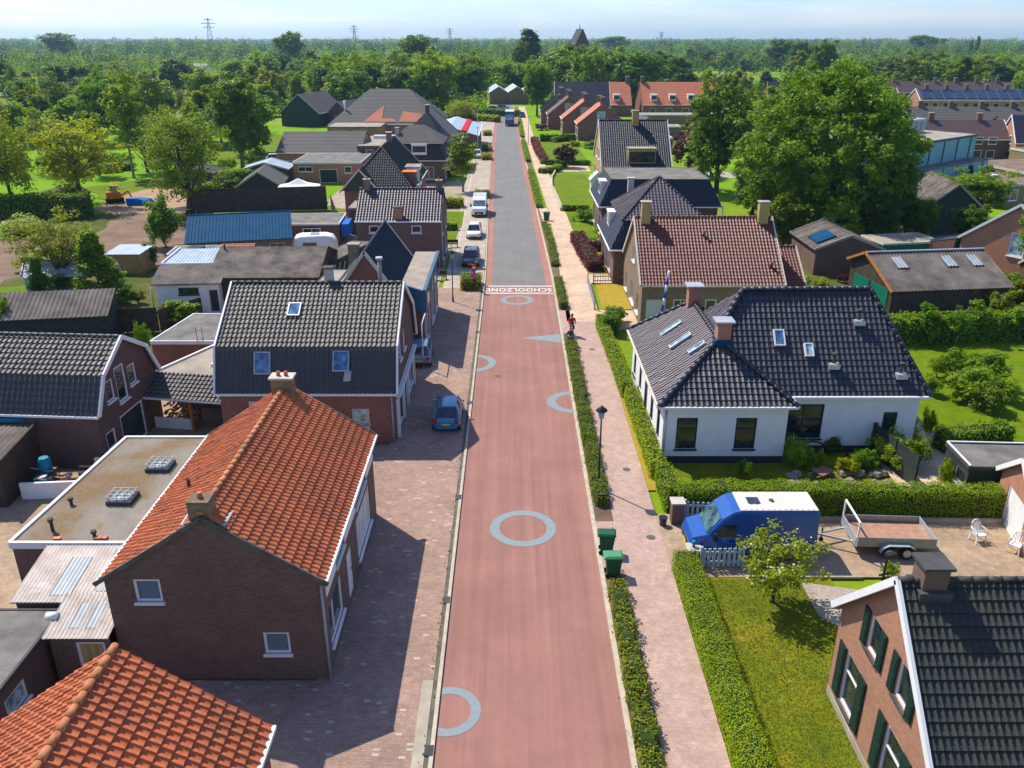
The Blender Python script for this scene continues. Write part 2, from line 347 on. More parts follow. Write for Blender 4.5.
# ------------------------------------------------------------------ mesh helpers
def tag(o, label=None, cat=None, group=None, kind=None):
    if label: o['label'] = label
    if cat: o['category'] = cat
    if group: o['group'] = group
    if kind: o['kind'] = kind
    return o
def empty(name, loc=(0, 0, 0), rz=0, label=None, cat=None, group=None):
    o = bpy.data.objects.new(name, None); o.empty_display_size = .3
    col.objects.link(o); o.location = loc; o.rotation_euler = (0, 0, rz)
    return tag(o, label, cat, group)
def link(name, me, mats, parent=None):
    if not isinstance(mats, (list, tuple)): mats = [mats]
    if not me.materials:
        for m in mats: me.materials.append(M[m])
    o = bpy.data.objects.new(name, me); col.objects.link(o)
    if parent: o.parent = parent
    return o
class MB:
    def __init__(s): s.v = []; s.f = []; s.m = []; s.smooth = []; s.uv = {}
    def face(s, pts, m=0, sm=False, uv=None):
        b = len(s.v); s.v.extend([tuple(p) for p in pts]); s.f.append(list(range(b, b + len(pts)))); s.m.append(m); s.smooth.append(sm)
        if uv: s.uv[len(s.f) - 1] = uv
    def box(s, x0, x1, y0, y1, z0, z1, m=0):
        p = [(x0, y0, z0), (x1, y0, z0), (x1, y1, z0), (x0, y1, z0), (x0, y0, z1), (x1, y0, z1), (x1, y1, z1), (x0, y1, z1)]
        s.hexa(p, m)
    def hexa(s, p, m=0):
        b = len(s.v); s.v.extend([tuple(q) for q in p])
        for f in ((0, 3, 2, 1), (4, 5, 6, 7), (0, 1, 5, 4), (1, 2, 6, 5), (2, 3, 7, 6), (3, 0, 4, 7)):
            s.f.append([b + i for i in f]); s.m.append(m); s.smooth.append(False)
    def bar(s, a, b, w, h, m=0, up=(0, 0, 1)):
        a = Vector(a); b = Vector(b); d = (b - a).normalized(); up = Vector(up)
        if abs(d.dot(up)) > .98: up = Vector((1, 0, 0))
        sd = d.cross(up).normalized(); u = sd.cross(d)
        p = []
        for q in (a, b):
            for i, j in ((-1, -1), (1, -1), (1, 1), (-1, 1)):
                p.append(q + sd * (w / 2 * i) + u * (h / 2 * j))
        s.hexa([p[0], p[1], p[5], p[4], p[3], p[2], p[6], p[7]], m)
    def tube(s, pts, rs, n=8, m=0, caps=True, sm=True):
        pts = [Vector(p) for p in pts]
        if isinstance(rs, (int, float)): rs = [rs] * len(pts)
        base = len(s.v)
        for i, p in enumerate(pts):
            d = (pts[min(i + 1, len(pts) - 1)] - pts[max(i - 1, 0)]).normalized()
            up = Vector((0, 0, 1)) if abs(d.z) < .9 else Vector((1, 0, 0))
            a = d.cross(up).normalized(); b = d.cross(a)
            for k in range(n):
                t = 2 * math.pi * k / n
                s.v.append(tuple(p + (a * math.cos(t) + b * math.sin(t)) * rs[i]))
        for i in range(len(pts) - 1):
            for k in range(n):
                k2 = (k + 1) % n
                s.f.append([base + i * n + k, base + i * n + k2, base + (i + 1) * n + k2, base + (i + 1) * n + k]); s.m.append(m); s.smooth.append(sm)
        if caps:
            s.f.append([base + k for k in range(n)]); s.m.append(m); s.smooth.append(False)
            e = base + (len(pts) - 1) * n
            s.f.append([e + k for k in reversed(range(n))]); s.m.append(m); s.smooth.append(False)
    def loft(s, rings, m=0, sm=True, cap=True):
        base = len(s.v); n = len(rings[0])
        for r in rings: s.v.extend([tuple(p) for p in r])
        for i in range(len(rings) - 1):
            for k in range(n):
                k2 = (k + 1) % n
                s.f.append([base + i * n + k, base + i * n + k2, base + (i + 1) * n + k2, base + (i + 1) * n + k]); s.m.append(m); s.smooth.append(sm)
        if cap:
            s.f.append([base + k for k in range(n)]); s.m.append(m); s.smooth.append(False)
            e = base + (len(rings) - 1) * n
            s.f.append([e + k for k in range(n)]); s.m.append(m); s.smooth.append(False)
    def mesh(s, name):
        me = bpy.data.meshes.new(name)
        me.from_pydata(s.v, [], s.f); me.polygons.foreach_set('material_index', s.m)
        me.polygons.foreach_set('use_smooth', s.smooth)
        bm = bmesh.new(); bm.from_mesh(me); bmesh.ops.recalc_face_normals(bm, faces=bm.faces)
        uvl = bm.loops.layers.uv.new('UVMap'); z = Vector((0, 0, 1))
        bm.faces.ensure_lookup_table()
        for f in bm.faces:
            if f.index in s.uv: pass
            n = f.normal
            t = z.cross(n)
            if t.length < .25: tu, tv = Vector((1, 0, 0)), Vector((0, 1, 0))
            else: tu = t.normalized(); tv = n.cross(tu)
            for l in f.loops: l[uvl].uv = (l.vert.co.dot(tu), l.vert.co.dot(tv))
        bm.to_mesh(me); bm.free(); me.update()
        return me
    def build(s, name, mats, parent=None):
        return link(name, s.mesh(name), mats, parent)
def npmesh(name, verts, quads, uv=None, smooth=False):
    me = bpy.data.meshes.new(name)
    nq = len(quads); me.vertices.add(len(verts)); me.vertices.foreach_set('co', np.asarray(verts, np.float32).ravel())
    me.loops.add(nq * 4); me.loops.foreach_set('vertex_index', np.asarray(quads, np.int32).ravel())
    me.polygons.add(nq); me.polygons.foreach_set('loop_start', np.arange(0, nq * 4, 4, dtype=np.int32))
    me.polygons.foreach_set('loop_total', np.full(nq, 4, np.int32))
    me.polygons.foreach_set('use_smooth', np.full(nq, smooth, bool))
    if uv is not None:
        l = me.uv_layers.new(name='UVMap'); l.data.foreach_set('uv', np.asarray(uv, np.float32).ravel())
    me.update(calc_edges=True)
    return me
def copy_tree(o, parent=None):
    c = o.copy(); col.objects.link(c)
    if parent: c.parent = parent
    for ch in list(o.children): copy_tree(ch, c)
    return c

def tile_bm(bm_main, pts, tw=.26, th=.34, amp=.045, lift=.035, samp=6, kind='tile', mi=0, thick=.07):
    """one tiled or corrugated roof plane, cut to the convex outline pts"""
    pts = [Vector(p) for p in pts]
    n = Vector((0, 0, 0))
    for i in range(len(pts)):
        a, b = pts[i], pts[(i + 1) % len(pts)]
        n += a.cross(b)
    n.normalize()
    if n.z < 0: n = -n
    z = Vector((0, 0, 1)); v = (z - n * n.z)
    v = v.normalized() if v.length > .01 else Vector((0, 1, 0))
    u = v.cross(n).normalized()
    if u.cross(v).dot(n) < 0: u = -u
    o = pts[0]
    us = [(p - o).dot(u) for p in pts]; vs = [(p - o).dot(v) for p in pts]
    u0, u1, v0, v1 = min(us), max(us), min(vs), max(vs)
    nc = max(1, math.ceil((u1 - u0) / tw)); nr = max(1, math.ceil((v1 - v0) / th))
    t = np.linspace(0, nc, nc * samp + 1)
    if kind == 'tile':
        f = t % 1.0
        prof = amp * (np.where(f < .62, -.35 * np.sin(np.pi * f / .62), np.sin(np.pi * (f - .62) / .38)))
    elif kind == 'slate': prof = np.zeros_like(t)
    elif kind == 'rib':
        f = t % 1.0; prof = amp * ((f > .7).astype(float))
    else: prof = amp * (.5 + .5 * np.cos(2 * np.pi * t))
    rows = []; vv = []; lf = []
    for r in range(nr):
        for q, fr in ((0, 0.0), (1, 1.0)):
            vv.append((r + fr, v0 + (r + fr) * th)); lf.append(lift * (1 - fr) if kind in ('tile', 'slate') else 0)
    rnd = np.random.default_rng(int(abs(o.x * 31 + o.y * 17 + o.z * 7))).normal(0, 1, (nr + 1, nc + 2)) * (.006 if kind == 'tile' else 0)
    nu = len(t)
    V = np.zeros((len(vv), nu, 3)); UV = np.zeros((len(vv), nu, 2))
    O, U_, V_, N_ = np.array(o), np.array(u), np.array(v), np.array(n)
    uu = u0 + t * tw
    for i, ((rv, va), l) in enumerate(zip(vv, lf)):
        V[i] = O + uu[:, None] * U_ + va * V_ + (prof + l + rnd[int(rv - 1e-6) if rv > 0 else 0][np.minimum(t.astype(int), nc)])[:, None] * N_
        UV[i, :, 0] = t
        UV[i, :, 1] = rv
    UV[0::2, :, 1] += .02; UV[1::2, :, 1] -= .02
    idx = np.arange(len(vv) * nu).reshape(len(vv), nu)
    q = np.stack([idx[:-1, :-1], idx[:-1, 1:], idx[1:, 1:], idx[1:, :-1]], -1).reshape(-1, 4)
    uvf = UV.reshape(-1, 2)[q]
    # keep the face's own tile for the noise: pull u to the face centre a little
    cu = uvf[:, :, 0].mean(1, keepdims=True); uvf[:, :, 0] = cu + (uvf[:, :, 0] - cu) * .96
    me = npmesh('tmp', V.reshape(-1, 3), q, uvf.reshape(-1, 2))
    b = bmesh.new(); b.from_mesh(me); bpy.data.meshes.remove(me)
    c = sum(pts, Vector()) / len(pts)
    for i in range(len(pts)):
        a, d = pts[i], pts[(i + 1) % len(pts)]
        if (d - a).length < .01: continue
        pn = (d - a).cross(n).normalized()
        if (c - a).dot(pn) > 0: pn = -pn
        bmesh.ops.bisect_plane(b, geom=b.verts[:] + b.edges[:] + b.faces[:], plane_co=a, plane_no=pn, clear_outer=True, dist=1e-5)
    uvl = b.loops.layers.uv.verify()
    # underside and rim
    top = [b.verts.new(p - n * .03) for p in pts]; low = [b.verts.new(p - n * thick) for p in pts]
    fs = [b.faces.new(low)]
    for i in range(len(pts)):
        j = (i + 1) % len(pts); fs.append(b.faces.new([top[i], top[j], low[j], low[i]]))
    for f in b.faces: f.material_index = mi
    for f in b.faces: f.smooth = kind == 'corr'
    m2 = bpy.data.meshes.new('tmp'); b.to_mesh(m2); b.free()
    bm_main.from_mesh(m2); bpy.data.meshes.remove(m2)

class Roof:
    def __init__(s): s.bm = bmesh.new(); s.bm.loops.layers.uv.verify()
    def add(s, pts, **k): tile_bm(s.bm, pts, **k)
    def build(s, mats, parent, name='roof'):
        me = bpy.data.meshes.new(name); s.bm.to_mesh(me); s.bm.free()
        return link(name, me, mats, parent)

def ridge(parent, segs, mat, r=.105, L=.42):
    mb = MB()
    for a, b in segs:
        a = Vector(a); b = Vector(b); d = b - a; n = max(1, int(d.length / L)); 
        dn = d.normalized(); sd = dn.cross(Vector((0, 0, 1))).normalized(); up = sd.cross(dn)
        for k in range(n):
            p0 = a + d * (k / n); p1 = a + d * ((k + 1.08) / n)
            rings = []
            for p, rr in ((p0, r * 1.12), (p1, r * .92)):
                rings.append([p + sd * math.cos(t) * rr * 1.1 + up * (math.sin(t) * rr + .01) for t in [math.pi * q / 6 for q in range(7)]])
            mb.loft(rings, sm=True, cap=True)
    return mb.build('ridge_tiles', mat, parent)

class Bld:
    """a building: an Empty at its corner, local x along its front, local y away from it"""
    def __init__(s, name, label, cat, x, y, rz=0, wall='brick_brown', group=None, hole=True):
        s.root = empty(name, (x, y, 0), R(rz), label, cat, group); s.wm = wall; s.hole = hole
        s.bm = bmesh.new(); s.uvl = s.bm.loops.layers.uv.verify(); s.base = MB(); s.mats = [wall]
    def wall(s, a, b, top, wins=(), mat=None, thick=0):
        mi = 0
        if mat:
            if mat not in s.mats: s.mats.append(mat)
            mi = s.mats.index(mat)
        a = Vector((a[0], a[1], 0)); b = Vector((b[0], b[1], 0)); L = (b - a).length; d = (b - a) / L
        nrm = Vector((d.y, -d.x, 0))
        if isinstance(top, (int, float)): top = [(0, top), (L, top)]
        zt = max(t[1] for t in top)
        holes = [(w[0], w[1], w[2], w[3]) for w in wins] if s.hole else []
        xs = sorted({0, L} | {h[0] for h in holes} | {h[0] + h[2] for h in holes})
        zs = sorted({-.2, zt} | {h[1] for h in holes} | {h[1] + h[3] for h in holes})
        tb = bmesh.new(); ul = tb.loops.layers.uv.verify()
        def q(pts, inner=0):
            vs = [tb.verts.new(a + d * p[0] + Vector((0, 0, p[1])) - nrm * (p[2] if len(p) > 2 else 0)) for p in pts]
            f = tb.faces.new(vs); f.material_index = mi
            for l, p in zip(f.loops, pts): l[ul].uv = (p[0] + (p[2] if len(p) > 2 else 0) + a.x + a.y, p[1])
        for i in range(len(xs) - 1):
            for j in range(len(zs) - 1):
                cx = (xs[i] + xs[i + 1]) / 2; cz = (zs[j] + zs[j + 1]) / 2
                if any(h[0] < cx < h[0] + h[2] and h[1] < cz < h[1] + h[3] for h in holes): continue
                q([(xs[i], zs[j]), (xs[i + 1], zs[j]), (xs[i + 1], zs[j + 1]), (xs[i], zs[j + 1])])
        for k in range(len(top) - 1):
            p0 = a + d * top[k][0] + Vector((0, 0, top[k][1])); p1 = a + d * top[k + 1][0] + Vector((0, 0, top[k + 1][1]))
            if abs(top[k][1] - zt) < 1e-4 and abs(top[k + 1][1] - zt) < 1e-4: continue
            pn = (p1 - p0).cross(nrm).normalized()
            if pn.z < 0: pn = -pn
            bmesh.ops.bisect_plane(tb, geom=tb.verts[:] + tb.edges[:] + tb.faces[:], plane_co=p0, plane_no=pn, clear_outer=True)
        for h in holes:
            x0, z0, x1, z1 = h[0], h[1], h[0] + h[2], h[1] + h[3]; t = .12
            q([(x0, z0), (x1, z0), (x1, z0, t), (x0, z0, t)]); q([(x0, z1, t), (x1, z1, t), (x1, z1), (x0, z1)])
            q([(x0, z0), (x0, z0, t), (x0, z1, t), (x0, z1)]); q([(x1, z0, t), (x1, z0), (x1, z1), (x1, z1, t)])
        m2 = bpy.data.meshes.new('tmp'); tb.to_mesh(m2); tb.free(); s.bm.from_mesh(m2); bpy.data.meshes.remove(m2)
        for w in wins: s.window(a, d, nrm, *w)
    def window(s, a, d, nrm, x, z, w, h, st=None):
        st = st or {}
        o = -.07 if s.hole else .04           # how far the frame face stands out of the wall
        fm = st.get('frame', 'wood_white'); gm = st.get('glass', 'glass'); fw = st.get('fw', .08)
        nm = st.get('name', 'window')
        def pt(u, v, n): return a + d * u + Vector((0, 0, v)) + nrm * n
        def slab(mb, u0, u1, v0, v1, n0, n1):
            mb.hexa([pt(u0, v0, n1), pt(u1, v0, n1), pt(u1, v0, n0), pt(u0, v0, n0), pt(u0, v1, n1), pt(u1, v1, n1), pt(u1, v1, n0), pt(u0, v1, n0)])
        g = MB(); slab(g, x + .01, x + w - .01, z + .01, z + h - .01, o - .06, o - .02 if s.hole else o - .01)
        go = g.build(nm, gm, s.root)
        f = MB()
        slab(f, x, x + fw, z, z + h, o - .05, o + .03); slab(f, x + w - fw, x + w, z, z + h, o - .05, o + .03)
        slab(f, x + fw, x + w - fw, z, z + fw, o - .05, o + .027); slab(f, x + fw, x + w - fw, z + h - fw, z + h, o - .05, o + .027)
        for vm in st.get('v', ()): slab(f, x + w * vm - .03, x + w * vm + .03, z + fw, z + h - fw, o - .04, o + .02)
        for hm in st.get('h', ()): slab(f, x + fw, x + w - fw, z + h * hm - .03, z + h * hm + .03, o - .04, o + .017)
        f.build('frame', fm, go)
        if st.get('sill', True) and nm == 'window':
            k = MB(); slab(k, x - .06, x + w + .06, z - .09, z - .003, -.05, .1); k.build('sill', st.get('sillm', fm), go)
        if nm == 'door':
            k = MB(); slab(k, x + w - .2, x + w - .15, z + 1.0, z + 1.12, o + .03, o + .07); k.build('handle', 'grey_metal', go)
        if st.get('shutters'):
            sw = st['shutters']
            for u0 in (x - sw - .02, x + w + .02):
                k = MB(); slab(k, u0, u0 + sw, z - .05, z + h + .03, .02, .07)
                for q in range(2): slab(k, u0 + .06, u0 + sw - .06, z + .08 + q * h / 2, z + h / 2 - .08 + q * h / 2, .07, .085)
                k.build('shutter', 'shutter_green', s.root)
    def done_walls(s, name='wall'):
        me = bpy.data.meshes.new(name); s.bm.to_mesh(me); s.bm.free()
        return link(name, me, s.mats, s.root)
    def chimney(s, x, y, z0, z1, w=.6, d=.6, mat='brick_brown', cap='concrete_pale', pots=0, over=.08, parent=None):
        mb = MB(); mb.box(x - w / 2, x + w / 2, y - d / 2, y + d / 2, z0, z1)
        c = mb.build('chimney', mat, parent or s.root)
        mb = MB(); mb.box(x - w / 2 - over, x + w / 2 + over, y - d / 2 - over, y + d / 2 + over, z1 - .001 + .002, z1 + .09); mb.build('cap', cap, c)
        mb = MB(); mb.box(x - w / 2 - .12, x + w / 2 + .12, y - d / 2 - .12, y + d / 2 + .12, z0 + (z1 - z0) * .18, z0 + (z1 - z0) * .3)
        for k in range(pots):
            mb = MB(); px = x + (k - (pots - 1) / 2) * .35; mb.tube([(px, y, z1 + .08), (px, y, z1 + .3)], [.1, .08], 10); mb.build('pot', 'tile_orange', c)
        return c
    def gutter(s, a, b, mat='wood_white', w=.14, h=.12):
        mb = MB(); mb.bar(a, b, w, h); return mb.build('gutter', mat, s.root)
    def verge(s, pts, mat='wood_white', w=.1, h=.24, name='bargeboard'):
        mb = MB()
        for i in range(len(pts) - 1): mb.bar(pts[i], pts[i + 1], w, h)
        return mb.build(name, mat, s.root)
    def pipe(s, x, y, z0, z1, mat='trim_grey'):
        mb = MB(); mb.tube([(x, y, z0), (x, y, z1)], .05, 6); return mb.build('downpipe', mat, s.root)
    def skylight(s, p, u, v, w, h, glass='glass_sky', frame='zinc', lift=.09):
        """p centre on the roof plane, u along the eave, v up the slope"""
        p = Vector(p); u = Vector(u).normalized(); v = Vector(v).normalized(); n = u.cross(v)
        if n.z < 0: n = -n
        def hx(mb, a0, a1, b0, b1, c0, c1):
            q = []
            for c in (c0, c1):
                for a, b in ((a0, b0), (a1, b0), (a1, b1), (a0, b1)): q.append(p + u * a + v * b + n * c)
            mb.hexa(q)
        g = MB(); hx(g, -w / 2 + .05, w / 2 - .05, -h / 2 + .05, h / 2 - .05, 0, lift); o = g.build('skylight', glass, s.root)
        f = MB(); t = .07
        hx(f, -w / 2, -w / 2 + t, -h / 2, h / 2, -.05, lift + .04); hx(f, w / 2 - t, w / 2, -h / 2, h / 2, -.05, lift + .04)
        hx(f, -w / 2 + t, w / 2 - t, -h / 2, -h / 2 + t, -.05, lift + .035); hx(f, -w / 2 + t, w / 2 - t, h / 2 - t, h / 2, -.05, lift + .035)
        f.build('frame', frame, o)
        return o
    def gable(s, L, W, e, r, axis='x', tile='tile_grey', ov=.15, eo=.3, prof=None, samp=5, tw=.26, th=.34, kind='tile', verge='wood_white',
              ridgem=None, wins={}, hips=(0, 0), gut='wood_white', x0=0, y0=0, amp=.045, gabm=None, walls=True, lift=.035):
        """rectangular volume; wins: dict side -> windows, side in front/right/back/left"""
        s.L, s.W = L, W
        def X(a, b, z): return (x0 + a, y0 + b, z) if axis == 'x' else (x0 + b, y0 + a, z)
        A, B = (L, W) if axis == 'x' else (W, L)        # A along the ridge, B across
        prof = prof or [(0, e), (B / 2, r), (B, e)]
        if walls:
            sides = {'front': ((0, 0), (L, 0)), 'right': ((L, 0), (L, W)), 'back': ((L, W), (0, W)), 'left': ((0, W), (0, 0))}
            for k, (p, q) in sides.items():
                p = (p[0] + x0, p[1] + y0); q = (q[0] + x0, q[1] + y0)
                gab = (k in ('left', 'right')) == (axis == 'x')
                top = prof[0][1] if k in ('front', 'right') or True else e
                if gab:
                    hp = hips[0] if k in ('left', 'front') else hips[1]
                    pr = [(t, z - .05) for t, z in prof]
                    if (axis == 'x' and k == 'left') or (axis == 'y' and k == 'back'):
                        pr = [(B - t, z) for t, z in reversed(pr)]
                    if hp: top = prof[0][1]
                    else: top = pr
                else:
                    top = prof[0][1] if (k in ('front', 'left')) else prof[-1][1]
                s.wall(p, q, top, wins.get(k, ()), mat=(gabm if gab else None))
        rf = Roof(); kw = dict(samp=samp, tw=tw, th=th, kind=kind, amp=amp, lift=lift)
        n = len(prof); ri = max(range(n), key=lambda i: prof[i][1]); rb, rz = prof[ri]
        def ext(p, q, t):   # extend p outwards along q->p by t horizontally
            k = t / max(.01, math.hypot(p[0] - q[0], p[1] - q[1])); return (p[0] + (p[0] - q[0]) * k, p[1] + (p[1] - q[1]) * k)
        pr = list(prof); pr[0] = ext(prof[0], prof[1], eo); pr[-1] = ext(prof[-1], prof[-2], eo)
        h0, h1 = hips
        def xe(b, z, end):          # ridge-direction end coordinate at height z for a hipped end
            hp = hips[end]
            if not hp: return -ov if end == 0 else A + ov
            k = (z - prof[0][1]) / (rz - prof[0][1])
            return hp * k if end == 0 else A - hp * k
        for i in range(n - 1):
            (b0, z0), (b1, z1) = pr[i], pr[i + 1]
            pts = [X(xe(b0, z0, 0), b0, z0), X(xe(b0, z0, 1), b0, z0), X(xe(b1, z1, 1), b1, z1), X(xe(b1, z1, 0), b1, z1)]
            rf.add(pts, **kw)
        segs = [(X(xe(rb, rz, 0), rb, rz), X(xe(rb, rz, 1), rb, rz))]
        for end in (0, 1):
            if hips[end]:
                b0, z0 = pr[0]; b1, z1 = pr[-1]
                rf.add([X(xe(b0, z0, end), b0, z0), X(xe(b1, z0, end), b1, z1), X(xe(rb, rz, end), rb, rz)], **kw)
                segs += [(X(xe(b0, z0, end), b0, z0), X(xe(rb, rz, end), rb, rz)), (X(xe(b1, z0, end), b1, z1), X(xe(rb, rz, end), rb, rz))]
        s.roof = rf.build(tile, s.root)
        if ridgem != 'none' and kind == 'tile': ridge(s.root, segs, ridgem or tile)
        if verge:
            for end in (0, 1):
                if not hips[end]:
                    xx = -ov - .04 if end == 0 else A + ov + .04
                    s.verge([X(xx, b, z + .0) for b, z in pr], verge)
        if gut:
            for b, z in (pr[0], pr[-1]):
                sgn = -1 if b < B / 2 else 1
                s.gutter(X(xe(b, z, 0), b + .05 * sgn, z - .03), X(xe(b, z, 1), b + .05 * sgn, z - .03), gut)
        s.prof = prof
    def flat(s, pts, z, mat='felt', edge='wood_white', hh=.16, walls=True, wins={}, ew=.1, top=.05):
        """flat-roofed volume over a convex outline (counter-clockwise)"""
        if walls:
            for i in range(len(pts)):
                s.wall(pts[i], pts[(i + 1) % len(pts)], z, wins.get(i, ()))
        mb = MB(); mb.face([(p[0], p[1], z + .02) for p in pts]); mb.face([(p[0], p[1], z - .1) for p in reversed(pts)])
        s.froof = mb.build('roof', mat, s.root)
        mb = MB(); c = sum((Vector((p[0], p[1], 0)) for p in pts), Vector()) / len(pts)
        q = [Vector((p[0], p[1], 0)) for p in pts]
        for i in range(len(q)):
            a, b = q[i], q[(i + 1) % len(q)]; d = (b - a).normalized(); nn = Vector((d.y, -d.x, 0)) * .03
            e = .045 + .002 * (i % 2)
            mb.bar(a + nn - d * e + Vector((0, 0, z - hh / 2 + top + .002 * (i % 2))), b + nn + d * e + Vector((0, 0, z - hh / 2 + top + .002 * (i % 2))), ew, hh)
        mb.build('roof_edge', edge, s.root)
# ------------------------------------------------------------------ the ground, road and paving
def sheet(name, pts, z, mat, kind='structure', **kw):
    mb = MB(); mb.face([(p[0], p[1], z) for p in pts])
    return tag(mb.build(name, mat), kind=kind, **kw)
def ribbon(name, rows, z, mat, kind='structure', z0=None):
    """rows of (y, xleft, xright); with z0 the ribbon gets side faces down to z0"""
    mb = MB()
    for (y0, a0, b0), (y1, a1, b1) in zip(rows, rows[1:]):
        mb.face([(a0, y0, z), (b0, y0, z), (b1, y1, z), (a1, y1, z)])
        if z0 is not None:
            mb.face([(a0, y0, z0), (a0, y0, z), (a1, y1, z), (a1, y1, z0)]); mb.face([(b0, y0, z0), (b0, y0, z), (b1, y1, z), (b1, y1, z0)])
    return tag(mb.build(name, mat), kind=kind)
def cx(y):      # how far the road has swung left of straight at distance y
    pts = [(0, 0), (80, 0), (131, -.85), (200, -1.9), (260, -2.3), (330, -4), (420, -14)]
    for (a, s), (b, t) in zip(pts, pts[1:]):
        if y <= b: return s + (t - s) * (y - a) / (b - a)
    return pts[-1][1]
def strip(a, b, y0, y1, step=10):
    ys = [y0] + [y for y in range(int(y0 / step + 1) * step, int(y1), step)] + [y1]
    return [(y, a + cx(y), b + cx(y)) for y in ys]
S = 7000
mb = MB(); n = 24
for i in range(n):
    for j in range(n):
        x0, x1 = -S + 2 * S * i / n, -S + 2 * S * (i + 1) / n; y0, y1 = -200 + 2 * S * j / n, -200 + 2 * S * (j + 1) / n
        mb.face([(x0, y0, -.03), (x1, y0, -.03), (x1, y1, -.03), (x0, y1, -.03)])
tag(mb.build('ground', 'terrain_grass'), kind='structure')
ZP = .09    # top of pavements and garden paving; the carriageway lies at 0
ribbon('road', strip(-2.6, 3.9, 2, 75.3), .0, 'asphalt_red')
ribbon('road', strip(-2.6, 3.9, 75.3, 400), .0, 'asphalt_strip')
ribbon('road', strip(-1.95, 3.25, 76.8, 400), .004, 'asphalt_grey')
ribbon('road_marking', [(74.35, -2.55, 3.85), (74.65, -2.55, 3.85)], .012, 'line_white')
ribbon('road_marking', [(76.75, -2.55, 3.85), (77.05, -2.55, 3.85)], .012, 'line_white')
ribbon('road_marking', [(74.65, -2.6, 3.9), (76.75, -2.6, 3.9)], .008, 'asphalt_red')
fc = bpy.data.curves.new('road_lettering', 'FONT'); fc.body = 'SCHOOLZONE'; fc.size = 1.55; fc.align_x = 'CENTER'; fc.align_y = 'CENTER'; fc.offset = .035
fc.space_character = 1.12
fo = bpy.data.objects.new('road_lettering', fc); col.objects.link(fo); fc.materials.append(M['line_white'])
fo.location = (.66, 75.7, .014); fo.rotation_euler = (0, 0, math.pi); fo.scale = (.545, 1.0, 1)
tag(fo, kind='structure')
def ring(cxp, cyp, ro, ri, x0=-2.6, x1=3.9, z=.009):
    bm = bmesh.new(); n = 64; vs = []
    for k in range(n):
        t = 2 * math.pi * k / n
        vs.append((bm.verts.new((cxp + ro * math.cos(t), cyp + ro * math.sin(t), z)), bm.verts.new((cxp + ri * math.cos(t), cyp + ri * math.sin(t), z))))
    for k in range(n): bm.faces.new([vs[k][0], vs[(k + 1) % n][0], vs[(k + 1) % n][1], vs[k][1]])
    for xx, nn in ((x0 + .03, (-1, 0, 0)), (x1 - .03, (1, 0, 0))):
        bmesh.ops.bisect_plane(bm, geom=bm.verts[:] + bm.edges[:] + bm.faces[:], plane_co=(xx, 0, 0), plane_no=nn, clear_outer=True)
    me = bpy.data.meshes.new('road_marking'); bm.to_mesh(me); bm.free()
    tag(link('road_marking', me, 'ring_blue'), kind='structure')
for (px, py, rx, f) in ((523, 528, 33, .72), (455, 711, 27, .7), (568, 402, 22, .68), (478, 363, 17, .7), (517, 300, 16.5, .68)):
    x, y = P(px, py); r = P(px + rx, py)[0] - x
    if px == 455: x, y = P(448, 711); r = P(481, 711)[0] - x
    if px == 478: x, y = P(472, 363); r = P(496, 363)[0] - x; 
    if px == 568: x, y = P(574, 402); r = x - P(547, 402)[0]
    ring(x, y, r, r * f)
mb = MB(); a = P(520, 338); b = P(558, 334); c = P(560, 343); mb.face([(a[0], a[1], .009), (3.86, c[1], .009), (3.86, b[1], .009)]); tag(mb.build('road_marking', 'ring_blue'), kind='structure')
# kerbs and strips
ribbon('kerb', strip(-2.74, -2.6, 2, 300), .1, 'kerb_stone', z0=-.05)
ribbon('kerb', strip(3.9, 4.1, 2, 300), .1, 'kerb_stone', z0=-.05)
ribbon('gutter_strip', strip(-2.9, -2.74, 2, 76), .07, 'gutter_dark', z0=-.05)
ribbon('pavement', strip(-3.3, -2.9, 2, 24), ZP+.002, 'concrete', z0=-.05)
ribbon('pavement', strip(-3.5, -2.9, 24, 76), ZP, 'pavers_left', z0=-.05)
ribbon('pavement', strip(-6.75, -3.5, 24, 76), ZP, 'pavers_left', z0=-.05)
ribbon('pavement', strip(-6.75, -3.3, 2, 24), ZP, 'pavers_left', z0=-.05)
ribbon('pavement', strip(-6.6, -2.78, 76, 300), ZP - .01, 'pavers_lane', z0=-.05)
ribbon('road_marking', strip(-5.95, -5.8, 84, 180), ZP - .005, 'concrete_pale')
ribbon('planting_strip', strip(4.1, 5.0, 2, 300), ZP - .02, 'soil', z0=-.05)
ribbon('footpath', strip(5.0, 7.15, 2, 66), ZP, 'pavers_path', z0=-.05)
ribbon('footpath', [(66, 4.6, 7.5), (78, 4.8, 7.7), (96, 5, 7.6), (112, 5.0, 7.3), (131, 4.6, 6.8), (150, 4.2, 6.4), (200, 3.1, 5.3), (300, 2.2, 4.4)], ZP, 'pavers_tan', z0=-.05)
ribbon('pavement', [(30.9, 4.1, 5.0), (34.9, 4.1, 5.0)], ZP, 'pavers_path')
ribbon('pavement', [(62.9, 4.1, 5.0), (69, 4.1, 5.0)], ZP, 'pavers_path')
ribbon('pavement', [(105.5, 4.05, 5.0), (116, 3.7, 5.0)], ZP, 'pavers_tan')
